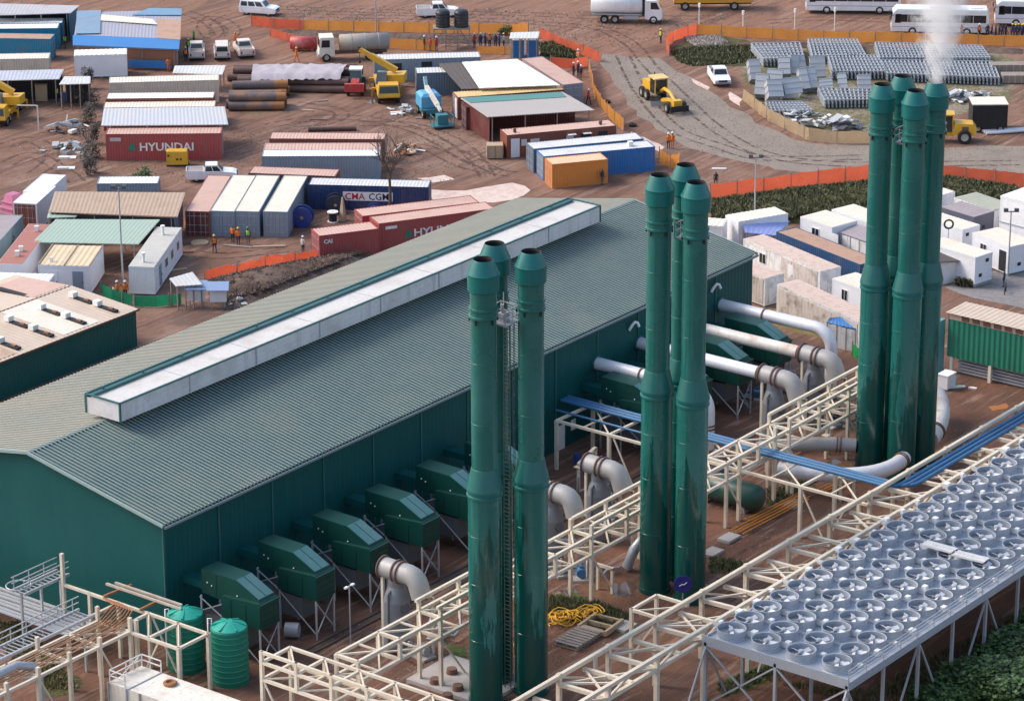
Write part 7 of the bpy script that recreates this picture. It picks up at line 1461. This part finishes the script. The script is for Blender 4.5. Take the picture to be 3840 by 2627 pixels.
shrub('weed clump below the lone white cabin on blocks', G('Z2', 540, 1430), .9, 1.1, 400, LEAFD, s=.2); shrub('bush right of the orange netting where it curves', G('01', 2230, 330), 1.4, 1.2, 700, s=.2); shrub('clump of weeds among the duct sections', G('03', 230, 820), 1.0, 1.2, 500, LEAFD, .2)
# dry hedge line at the far left
for k, (y, r) in enumerate(((800, 1.0), (960, 1.2), (1120, 1.2), (1290, 1.3), (1440, 1.3), (1580, 1.2))):
    shrub(['dry hedge clump beside the canopy posts', 'dry hedge clump, second down the line', 'dry hedge clump beside the tyre heap', 'dry hedge clump level with the red lettered container', 'dry hedge clump with leaning sticks', 'dry hedge clump at the lower end of the line'][k], G('00', 800, y), r, 2.4, 900, leafmat('leaf_grey', [(.05, .045, .04), (.10, .09, .075), (.19, .17, .14)]), .2, 'dry hedge clumps at the far left', 'hedge_clump')
def bare_tree(label, c, h):
    t = T('bare_tree', label, 'tree', c, 0); m = MB(); tw = MB()
    m.tube([(0, 0, 0), (.05, .02, h*.3), (-.05, .05, h*.5)], [.2, .15, .11], 8); m.build('trunk', BARK, t)
    def br(p, d, ln, r, lev):
        q = p+d*ln; tw.cyl(p, q, r, r*.55, 5, c0=False, c1=False)
        if lev:
            for _ in range(3): e = (d+Vector((random.uniform(-.75, .75), random.uniform(-.75, .75), random.uniform(-.15, .6)))).normalized(); br(p+d*ln*random.uniform(.5, 1), e, ln*random.uniform(.5, .75), r*.5, lev-1)
    for k in range(6): a = k*1.05; br(Vector((-.03, .04, h*random.uniform(.38, .5))), Vector((math.cos(a)*.55, math.sin(a)*.55, 1)).normalized(), h*.26, .09, 3)
    tw.build('crown', BARK, t); f = MB()
    for k in range(5): leaf_blob(f, (random.uniform(-.8, .8), random.uniform(-.8, .8), h*random.uniform(.55, .95)), (.7, .7, .8), 45, .13)
    f.build('foliage', leafmat('leaf_sparse', [(.10, .07, .05), (.20, .15, .10), (.26, .22, .14)]), t)
bare_tree('nearly bare thin tree in front of the navy lettered container', G('11', 1215, 372), 9.6)
def blades(name, poly_px, n, mat, hs, w=.05, label=None, cat=None, zb=0.):
    pts = [G(*q) for q in poly_px]; xs = [p.x for p in pts]; ys = [p.y for p in pts]; m = MB(); c = 0
    while c < n:
        x, y = random.uniform(min(xs), max(xs)), random.uniform(min(ys), max(ys)); ins = False
        for i in range(len(pts)):
            a, b = pts[i], pts[i-1]
            if (a.y > y) != (b.y > y) and x < (b.x-a.x)*(y-a.y)/(b.y-a.y)+a.x: ins = not ins
        if not ins: continue
        c += 1
        for _ in range(3): a = random.uniform(0, 6.28); h = random.uniform(*hs); l = random.uniform(.05, .25); x1, y1 = x+random.uniform(-.15, .15), y+random.uniform(-.15, .15); m.add([(x1-w*math.sin(a), y1+w*math.cos(a), zb), (x1+w*math.sin(a), y1-w*math.cos(a), zb), (x1+l*math.cos(a), y1+l*math.sin(a), zb+h)], [(0, 1, 2)])
    o = m.build(name, mat); o['kind'] = 'stuff'; o['label'] = label; o['category'] = cat or 'grass'
blades('tall_grass', [('Z1', 80, 160), ('Z1', 1000, 30), ('Z1', 1900, -60), ('13', 1620, 60), ('13', 2250, 150), ('13', 2250, 330), ('13', 1620, 260), ('Z1', 1950, 260), ('Z1', 950, 360), ('Z1', 100, 400)], 12000, leafmat('grass_blade', [(.06, .042, .024), (.085, .10, .034), (.19, .17, .08)]), (.1, .42), .12, 'rough tall grass on the bank behind the cabin yard', None, .62)
blades('yard_grass', [('02', 1440, 470), ('02', 1640, 430), ('02', 2313, 410), ('02', 2313, 560), ('02', 1640, 600), ('02', 1500, 560)], 2600, MATS['grass_blade'], (.15, .4), .10, 'green grass strip above the parked white pickup')
blades('plant_grass_tufts', [('32', 330, 640), ('32', 760, 700), ('32', 1080, 820), ('32', 880, 960), ('32', 330, 800)], 1300, MATS['grass_blade'], (.15, .45), .05, 'green grass between the nearest and middle chimneys')
blades('radiator_grass', [('33', 0, 1400), ('33', 700, 1590), ('33', 1400, 1590), ('33', 2313, 900), ('33', 2313, 750), ('33', 900, 1500)], 900, leafmat('grass_dry', [(.06, .05, .02), (.13, .12, .04), (.22, .18, .08)]), (.15, .5), .05, 'thin grass under the radiator bank')
blades('toilet_grass', [('02', 250, 400), ('02', 420, 380), ('02', 600, 440), ('02', 560, 530), ('02', 260, 510)], 700, MATS['grass_blade'], (.2, .5), .1, 'grass patch beside the blue portable toilets')
blades('left_rack_grass', [('30', 0, 880), ('30', 220, 880), ('30', 600, 1330), ('30', 700, 1480), ('30', 400, 1500), ('30', 0, 1090)], 1200, MATS['grass_dry'], (.15, .4), .05, 'thin grass under the lower-left rack')
blades('plant_grass_tufts', [('23', 0, 1250), ('23', 130, 1230), ('23', 600, 1050), ('23', 380, 1200), ('23', 0, 1400)], 420, MATS['grass_blade'], (.1, .35), .05, 'green grass round the long orange conduits')
blades('plant_grass_tufts', [('32', 1790, 290), ('32', 2200, 350), ('32', 2080, 440), ('32', 1790, 440)], 320, MATS['grass_blade'], (.1, .35), .05, 'green grass right of the middle chimneys')
blades('plant_grass_tufts', [('32', 1850, 1440), ('32', 2400, 1250), ('32', 2450, 1330), ('32', 1900, 1560)], 320, MATS['grass_blade'], (.1, .35), .05, 'green grass under the radiator corner')
# stones strewn on the gravel road and rubble
def stones(name, poly_px, n, mat, s, label, z=0.):
    pts = [G(*q) for q in poly_px]; xs = [p.x for p in pts]; ys = [p.y for p in pts]; m = MB(); c = 0
    while c < n:
        x, y = random.uniform(min(xs), max(xs)), random.uniform(min(ys), max(ys)); ins = False
        for i in range(len(pts)):
            a, b = pts[i], pts[i-1]
            if (a.y > y) != (b.y > y) and x < (b.x-a.x)*(y-a.y)/(b.y-a.y)+a.x: ins = not ins
        if not ins: continue
        c += 1; r = s*random.uniform(.5, 1.4); a = random.uniform(0, 1.5); V_ = [(x+r*math.cos(a+k*1.57)*random.uniform(.7, 1.2), y+r*math.sin(a+k*1.57)*random.uniform(.7, 1.2), z-.02) for k in range(4)]+[(x+random.uniform(-.2, .2)*r, y+random.uniform(-.2, .2)*r, z+r*.8)]; m.add(V_, [(0, 1, 4), (1, 2, 4), (2, 3, 4), (3, 0, 4)])
    o = m.build(name, mat); o['kind'] = 'stuff'; o['label'] = label; o['category'] = 'stones'
STONE = leafmat('stone_mix', [(.15, .125, .11), (.25, .21, .185), (.40, .35, .31)], .9)
stones('road_stones', [('02', *a) for a in P02]+[('03', *a) for a in P03]+[('03', 2400, 1560), ('03', 900, 1530)]+[('02', *a) for a in P02b], 4500, STONE, .08, 'loose grey stones on the gravel road')
stones('heap_stones', [('02', 1560, 350), ('02', 1860, 330), ('02', 1960, 390), ('02', 1680, 430)], 900, STONE, .3, 'grey stones heaped inside the orange netting', .05)
stones('bank_stones', [('10', 1880, 1000), ('10', 2313, 900), ('11', 700, 770), ('11', 1000, 740), ('11', 0, 1120), ('10', 2000, 1180)], 2600, leafmat('stone_dark', [(.035, .024, .02), (.10, .065, .05), (.22, .15, .12)], .9), .18, 'dark broken stones on the bank behind the hall', .75)

stones('yard_stones', [('00', 20, 1290), ('01', 300, 1100), ('01', 1900, 900), ('02', 30, 1580), ('11', 1500, 60), ('10', 1500, 60), ('00', 1000, 1560)], 2600, leafmat('stone_yard', [(.09, .06, .05), (.20, .14, .11), (.42, .34, .29)], .9), .11, 'small stones scattered over the red yard')
stones('road_clods', [('01', 0, 40), ('02', 2313, 130), ('02', 1700, 240), ('02', 1000, 460), ('02', 300, 300), ('01', 500, 170)], 1500, MATS['stone_yard'], .13, 'clods and stones on the upper dirt road')
stones('plant_stones', [('31', 300, 1180), ('31', 1900, 380), ('32', 1180, 640), ('32', 900, 1100), ('32', 330, 1300), ('31', 1500, 1500)], 2400, MATS['stone_yard'], .075, 'small stones on the mud between hall and racks')
stones('plant_stones', [('23', 0, 1200), ('23', 800, 900), ('23', 2300, 500), ('33', 1200, 0), ('32', 1400, 700)], 2200, MATS['stone_yard'], .075, 'small stones on the mud round the chimneys')
# ---------------------------------------------------------------- people
def make_person(walk):
    bm_v, bm_e, rad = [], [], []
    def v(x, y, z, r): bm_v.append((x, y, z)); rad.append(r); return len(bm_v)-1
    def e(a, b): bm_e.append((a, b)); return b
    pel = v(0, 0, .95, .125); sp = e(pel, v(0, 0, 1.15, .125)); ch = e(sp, v(0, .01, 1.36, .14)); nk = e(ch, v(0, .0, 1.51, .055)); hd = e(nk, v(.02, 0, 1.62, .085)); e(hd, v(.015, 0, 1.70, .085))
    for s in (-1, 1):
        st = .22*s*walk
        hip = e(pel, v(0, s*.10, .90, .095)); kn = e(hip, v(st*.6+.02, s*.11, .50, .062)); an = e(kn, v(st*1.1-.02, s*.11, .09, .042)); e(an, v(st*1.1+.15, s*.12, .04, .038))
        sh = e(ch, v(0, s*.19, 1.40, .062)); el = e(sh, v(-st*.5-.02, s*.25, 1.12, .045)); wr = e(el, v(-st*.6+.09, s*.24, .88, .032)); hn = e(wr, v(-st*.6+.115, s*.24, .80, .036))
        for k, (dx, ln) in enumerate(((.03, .075), (.01, .085), (-.01, .08), (-.03, .065))):
            f = e(hn, v(-st*.6+.115+dx, s*.235, .80-.035, .011)); e(f, v(-st*.6+.125+dx, s*.225, .80-ln, .009))
        th = e(hn, v(-st*.6+.155, s*.215, .785, .011))
    me = bpy.data.meshes.new('person_body'); me.from_pydata(bm_v, bm_e, []); ob = bpy.data.objects.new('person_tmp', me); COL.objects.link(ob)
    sk = ob.modifiers.new('skin', 'SKIN'); sk.use_smooth_shade = True
    lay = me.skin_vertices[0].data
    for i, r in enumerate(rad): lay[i].radius = (r, r); lay[i].use_root = (i == 0)
    sd_ = ob.modifiers.new('sub', 'SUBSURF'); sd_.levels = 1; sd_.render_levels = 1
    dg = bpy.context.evaluated_depsgraph_get(); m2 = bpy.data.meshes.new_from_object(ob.evaluated_get(dg)); bpy.data.objects.remove(ob)
    m2.materials.clear()
    for mt in (SKIN, SHIRTS[0], TROUS[0], BLACK): m2.materials.append(mt)
    for p in m2.polygons:
        c = p.center; p.use_smooth = True
        if c.z > 1.49: k = 0
        elif c.z < .13: k = 3
        elif abs(c.y) > .17 and c.z < .87: k = 0
        elif c.z < .93 and abs(c.y) < .22: k = 2
        else: k = 1
        p.material_index = k
    return m2
SKIN = flat('skin_brown', (.10, .05, .03), .6)
SHIRTS = [flat('overall_orange', (.80, .18, .02), .8), flat('overall_navy', (.03, .04, .10), .8), flat('shirt_dark', (.035, .035, .045), .8), flat('shirt_red', (.45, .05, .05), .8), flat('shirt_pale', (.55, .52, .5), .8)]
TROUS = [flat('trouser_orange', (.72, .16, .02), .8), flat('trouser_navy', (.02, .025, .06), .8), flat('trouser_grey', (.12, .11, .11), .8)]
VESTS = {'y': flat('vest_yellow', (.65, .75, .05), .6), 'o': flat('vest_orange', (.90, .24, .03), .6), 'g': flat('vest_green', (.35, .75, .08), .6)}
HATS = {'w': flat('helmet_white', (.82, .82, .80), .35), 'y': flat('helmet_yellow', (.85, .60, .03), .35), 'b': flat('helmet_blue', (.05, .15, .5), .35), 'o': flat('helmet_orange', (.85, .22, .03), .35), 'g': flat('helmet_green', (.04, .35, .15), .35)}
PB = [make_person(0.), make_person(1.)]
hm = MB(); hm.lathe([(.135, 1.69), (.125, 1.70), (.122, 1.75), (.10, 1.80), (.05, 1.835), (0, 1.84)], 14, c=(.02, 0)); hm.box(.1, .19, -.07, .07, 1.69, 1.705); HM = hm.build('helmet', HATS['w']); HME = HM.data; bpy.data.objects.remove(HM)
vm = MB(); vm.lathe([(.17, .98), (.175, 1.15), (.19, 1.32), (.15, 1.45)], 14); VM_ = vm.build('vest', VESTS['y']); VME = VM_.data
for v_ in VME.vertices: v_.co.y *= 1.08; v_.co.x *= .92
bpy.data.objects.remove(VM_)
def person(px, label, sh=1, tr=1, vest=None, hat='w', face=None, walk=0, group=None, s=1.0, z=0.):
    b = G(*px); b.z = z; t = T('person', label, 'person', b, R(face if face is not None else random.uniform(0, 360)), group); t.scale = (s, s, s)
    o = bpy.data.objects.new('figure', PB[walk]); COL.objects.link(o); o.parent = t
    for sl, mt in ((1, SHIRTS[sh]), (2, TROUS[tr])): o.material_slots[sl].link = 'OBJECT'; o.material_slots[sl].material = mt
    if hat: h = bpy.data.objects.new('helmet', HME); COL.objects.link(h); h.parent = t; h.material_slots[0].link = 'OBJECT'; h.material_slots[0].material = HATS[hat]
    if vest: h = bpy.data.objects.new('vest', VME); COL.objects.link(h); h.parent = t; h.material_slots[0].link = 'OBJECT'; h.material_slots[0].material = VESTS[vest]
    return t
person(('00', 590, 440), 'person in a yellow vest between the teal containers and the patched store', 2, 1, 'y', None)
person(('00', 1680, 560), 'person in an orange vest right of the patched store', 2, 1, 'o', 'y'); person(('00', 1705, 480), 'person in a green vest behind the first dusty car', 2, 1, 'g', 'y'); person(('00', 1755, 410), 'person in a green vest and green helmet above the first dusty car', 1, 1, 'g', 'g'); person(('00', 1600, 545), 'person in blue overalls at the corner of the patched store', 1, 1, None, 'b')
person(('00', 1525, 650), 'person in orange overalls before the patched store', 0, 0, None, None); person(('00', 2130, 425), 'person in orange overalls beside the turned dusty car', 0, 0, None, 'o'); person(('01', 367, 562), 'person in orange overalls walking left of the tank lorry', 0, 0, None, 'y', walk=1)
person(('01', 1520, 455), 'person with white helmet standing by the orange netting end', 2, 2, None, 'w'); person(('01', 1575, 465), 'person in red beside the tank tower legs', 3, 2, None, None); person(('01', 1630, 462), 'person in red with white helmet at the tank tower legs', 3, 2, None, 'w')
for k, (x, sh, hat, ve, l) in enumerate(((1975, 3, 'w', None, 'person in red, leftmost of the queue behind the netting'), (2030, 1, 'w', None, 'person in navy with white helmet, second in the queue'), (2072, 1, 'b', None, 'person in navy with blue helmet, third in the queue'), (2112, 2, 'o', 'o', 'person in orange vest in the middle of the queue'), (2165, 1, 'g', None, 'person in navy with green helmet in the queue'), (2200, 1, 'b', None, 'person in navy with blue helmet, second from the queue end'), (2240, 4, 'y', None, 'person with yellow helmet at the right end of the queue'))): person(('01', x, 432), l, sh, 1, ve, hat)
person(('02', 1345, 392), 'person in a yellow vest standing at the red netting bend', 2, 1, 'y', 'y'); person(('02', 555, 700), 'person with white helmet, left of three behind the pinkish container', 2, 1, None, 'w'); person(('02', 598, 690), 'person with white helmet, rear of three behind the pinkish container', 1, 1, None, 'w'); person(('02', 622, 725), 'person with white helmet, right of three behind the pinkish container', 2, 2, None, 'w')
person(('02', 595, 580), 'person in orange vest by the lower red netting', 4, 2, 'o', 'w'); person(('02', 690, 945), 'person in white helmet at the pale blue container doors', 3, 1, None, 'w', walk=1); person(('02', 1412, 1345), 'person in orange vest and white helmet on the gravel edge, left of two', 0, 1, 'o', 'w'); person(('02', 1448, 1338), 'person in full orange overalls on the gravel edge, right of two', 0, 0, None, 'w')
person(('12', 1840, 105), 'person in dark clothes on the road above the middle chimneys', 2, 2, None, None, walk=1); person(('11', 425, 700), 'person in white helmet beside the short red container', 4, 1, None, 'w'); person(('10', 1940, 690), 'person in orange vest walking before the end-on containers', 2, 1, 'o', 'y', walk=1); person(('10', 2105, 600), 'person in orange vest with blue trousers, left of three by the end-on containers', 0, 1, 'o', None)
person(('10', 2155, 622), 'person in orange vest and yellow helmet, middle of three by the end-on containers', 0, 1, 'o', 'y'); person(('10', 2242, 616), 'person in bright green vest, right of three by the end-on containers', 2, 2, 'g', 'g'); person(('10', 1065, 1110), 'person in orange vest and white helmet at the mast foot, left of two', 0, 1, 'o', 'w'); person(('10', 1135, 1108), 'person in orange vest and white helmet at the mast foot, right of two', 0, 1, 'o', 'w')
person(('10', 1030, 1105), 'person in pale top crouched left of the orange-vested pair', 4, 1, None, None, s=.75)
for k, x in enumerate((1980, 2020, 2055, 2085, 2115, 2145)): person(('03', x, 345), 'person in dark navy clothes in the group behind the middle coach', 1, 1, None, None, group='navy-clad people behind the middle coach')
for k, x in enumerate((2205, 2235, 2262, 2288, 2308)): person(('03', x, 345+6*(k % 2)), 'person in dark clothes and yellow helmet in the group below the right coach', 1, 1, None, 'y', group='yellow-helmeted people at the right edge')
person(('03', 1905, 345), 'person in orange vest at the rear of the middle coach', 2, 1, 'o', 'w'); person(('03', 1745, 345), 'person in orange vest by the rear wheel of the middle coach', 2, 1, 'o', None); person(('Z2', 1100, 1430), 'person in navy clothes standing on the grey hardstand', 1, 1, None, None); person(('Z5', 1812, 1085), 'person in dark clothes at the corner of the short orange container', 2, 2, None, None)
person(('Z4', 930, 1245), 'person in a red top under the small pale canopy', 3, 2, None, None); person(('Z4', 710, 1260), 'person in a yellow vest under the long open shed', 2, 1, 'y', None)
t = T('tipped_bicycle_frame', 'thin black handcart frame on the grey hardstand', 'handcart', G('Z2', 1110, 1530), .4); m = MB(); m.tube([(.35*math.cos(k*.7), 0, .35+.35*math.sin(k*.7)) for k in range(10)], .03, 5); m.tube([(.9+.35*math.cos(k*.7), 0, .35+.35*math.sin(k*.7)) for k in range(10)], .03, 5); m.beam((0, 0, .35), (.9, 0, .9), .05); m.build('frame', BLACK, t)
# open-shed contents
for k, (px, w_, h, mt, l) in enumerate(((('Z4', 520, 1255), 1.3, 1.9, TIMBER, 'tall timber board leaning under the long open shed'), (('Z4', 840, 1260), 1.5, 1.0, paint('bench_blue', (.10, .12, .26), .6), 'blue-grey bench box under the small pale canopy'), (('Z4', 1000, 1250), 1.0, 1.2, RUSTD, 'rusty cabinet under the small pale canopy'), (('Z4', 260, 1150), 1.6, 1.3, DARKG, 'dark machine under the long open shed'))):
    b = G(*px); m = MB(); m.box(-w_/2, w_/2, -.3, .3, .05, h); m.box(-w_/2-.05, w_/2+.05, -.34, .34, h, h+.06); m.box(-w_/2, w_/2, -.32, -.3, h*.45, h*.5); o = m.build('shed_box', mt); o.location = b; o.rotation_euler = (0, 0, R(-52)); tag(o, l, 'box')
for k, (px, s, l) in enumerate(((('00', 1840, 110), .8, 'a'), (('02', 545, 285), .8, 'b'), (('11', 690, 845), .5, 'c'), (('03', 1600, 820), .8, 'd'), (('00', 610, 1425), .9, 'e'), (('00', 600, 1520), .9, 'f'), (('02', 855, 930), .5, 'g'), (('02', 1090, 1140), .5, 'h'))):
    if l in 'gh':
        b = G(*px); m = MB(); m.lathe([(.2, 0), (.42, .02), (.46, .15), (.42, .28), (.2, .3), (.18, .15), (.2, 0)], 18); o = m.build('old_tyre', BLACK); o.location = b; tag(o, 'old black tyre on the red verge, '+('upper' if l == 'g' else 'lower')+' of two by the curved netting', 'tyre')
    elif l in 'cef':
        b = G(*px); m = MB(); m.box(-s, s, -s*.5, s*.5, 0, .08); m.box(-s, s*.2, -s*.5, s*.1, .08, .2); o = m.build('white_board', R_WHT); o.location = b; o.rotation_euler = (0, 0, R(-50)); tag(o, {'c': 'small white board lying on the rubble bank', 'e': 'white board lying left of the hedge, upper of two', 'f': 'white board lying left of the hedge, lower of two'}[l], 'board')
# ---------------------------------------------------------------- steam from the far right chimney
sm_, nt, p_ = base_mat('steam'); nt.nodes.remove(p_); L = nt.links.new; ov = nt.nodes['Material Output']
pv = nd(nt, 'ShaderNodeVolumePrincipled'); SC.cycles.volume_bounces = 6; pv.inputs['Color'].default_value = (.985, .985, .99, 1); pv.inputs['Anisotropy'].default_value = .2
tc = nd(nt, 'ShaderNodeTexCoord'); n1 = nd(nt, 'ShaderNodeTexNoise', Scale=.62, Detail=6., Roughness=.66, Distortion=1.1); L(tc.outputs['Object'], n1.inputs['Vector'])
sp = nd(nt, 'ShaderNodeSeparateXYZ'); L(tc.outputs['Object'], sp.inputs[0])
# plume axis leans with height: centre = z*(dx,dy); radius grows with height
def mth(op, a, b=None, c=None):
    x = nd(nt, 'ShaderNodeMath', operation=op)
    for i, s in enumerate((a, b, c)):
        if s is None: continue
        if isinstance(s, (int, float)): x.inputs[i].default_value = s
        else: L(s, x.inputs[i])
    return x.outputs[0]
cx = mth('MULTIPLY', sp.outputs['Z'], .015); cy = mth('MULTIPLY', sp.outputs['Z'], -.03)
dx = mth('SUBTRACT', sp.outputs['X'], cx); dy = mth('SUBTRACT', sp.outputs['Y'], cy)
rr = mth('SQRT', mth('ADD', mth('MULTIPLY', dx, dx), mth('MULTIPLY', dy, dy)))
rad = mth('MULTIPLY_ADD', sp.outputs['Z'], .22, 1.0); q = mth('DIVIDE', rr, rad)
edge = mth('SUBTRACT', 1.0, q); edge = mth('ADD', edge, mth('MULTIPLY', mth('SUBTRACT', n1.outputs['Fac'], .5), 4.2))
mr = nd(nt, 'ShaderNodeMapRange'); mr.inputs[1].default_value = .12; mr.inputs[2].default_value = .95; L(edge, mr.inputs[0])
fade = nd(nt, 'ShaderNodeMapRange'); fade.inputs[1].default_value = 0.; fade.inputs[2].default_value = 13.; fade.inputs[3].default_value = 1.9; fade.inputs[4].default_value = .22; L(sp.outputs['Z'], fade.inputs[0])
L(mth('MULTIPLY', mr.outputs[0], fade.outputs[0]), pv.inputs['Density']); L(pv.outputs[0], ov.inputs['Volume'])
m = MB(); m.tube([(0, 0, 0), (.03, -.06, 2), (.09, -.18, 6), (.2, -.4, 13)], [.64, 1.6, 2.8, 4.4], 20); o = m.build('steam_plume', sm_); o.location = (216.5, 123.65, 32.02); tag(o, 'white steam rising from the right chimney of the far cluster', 'steam')
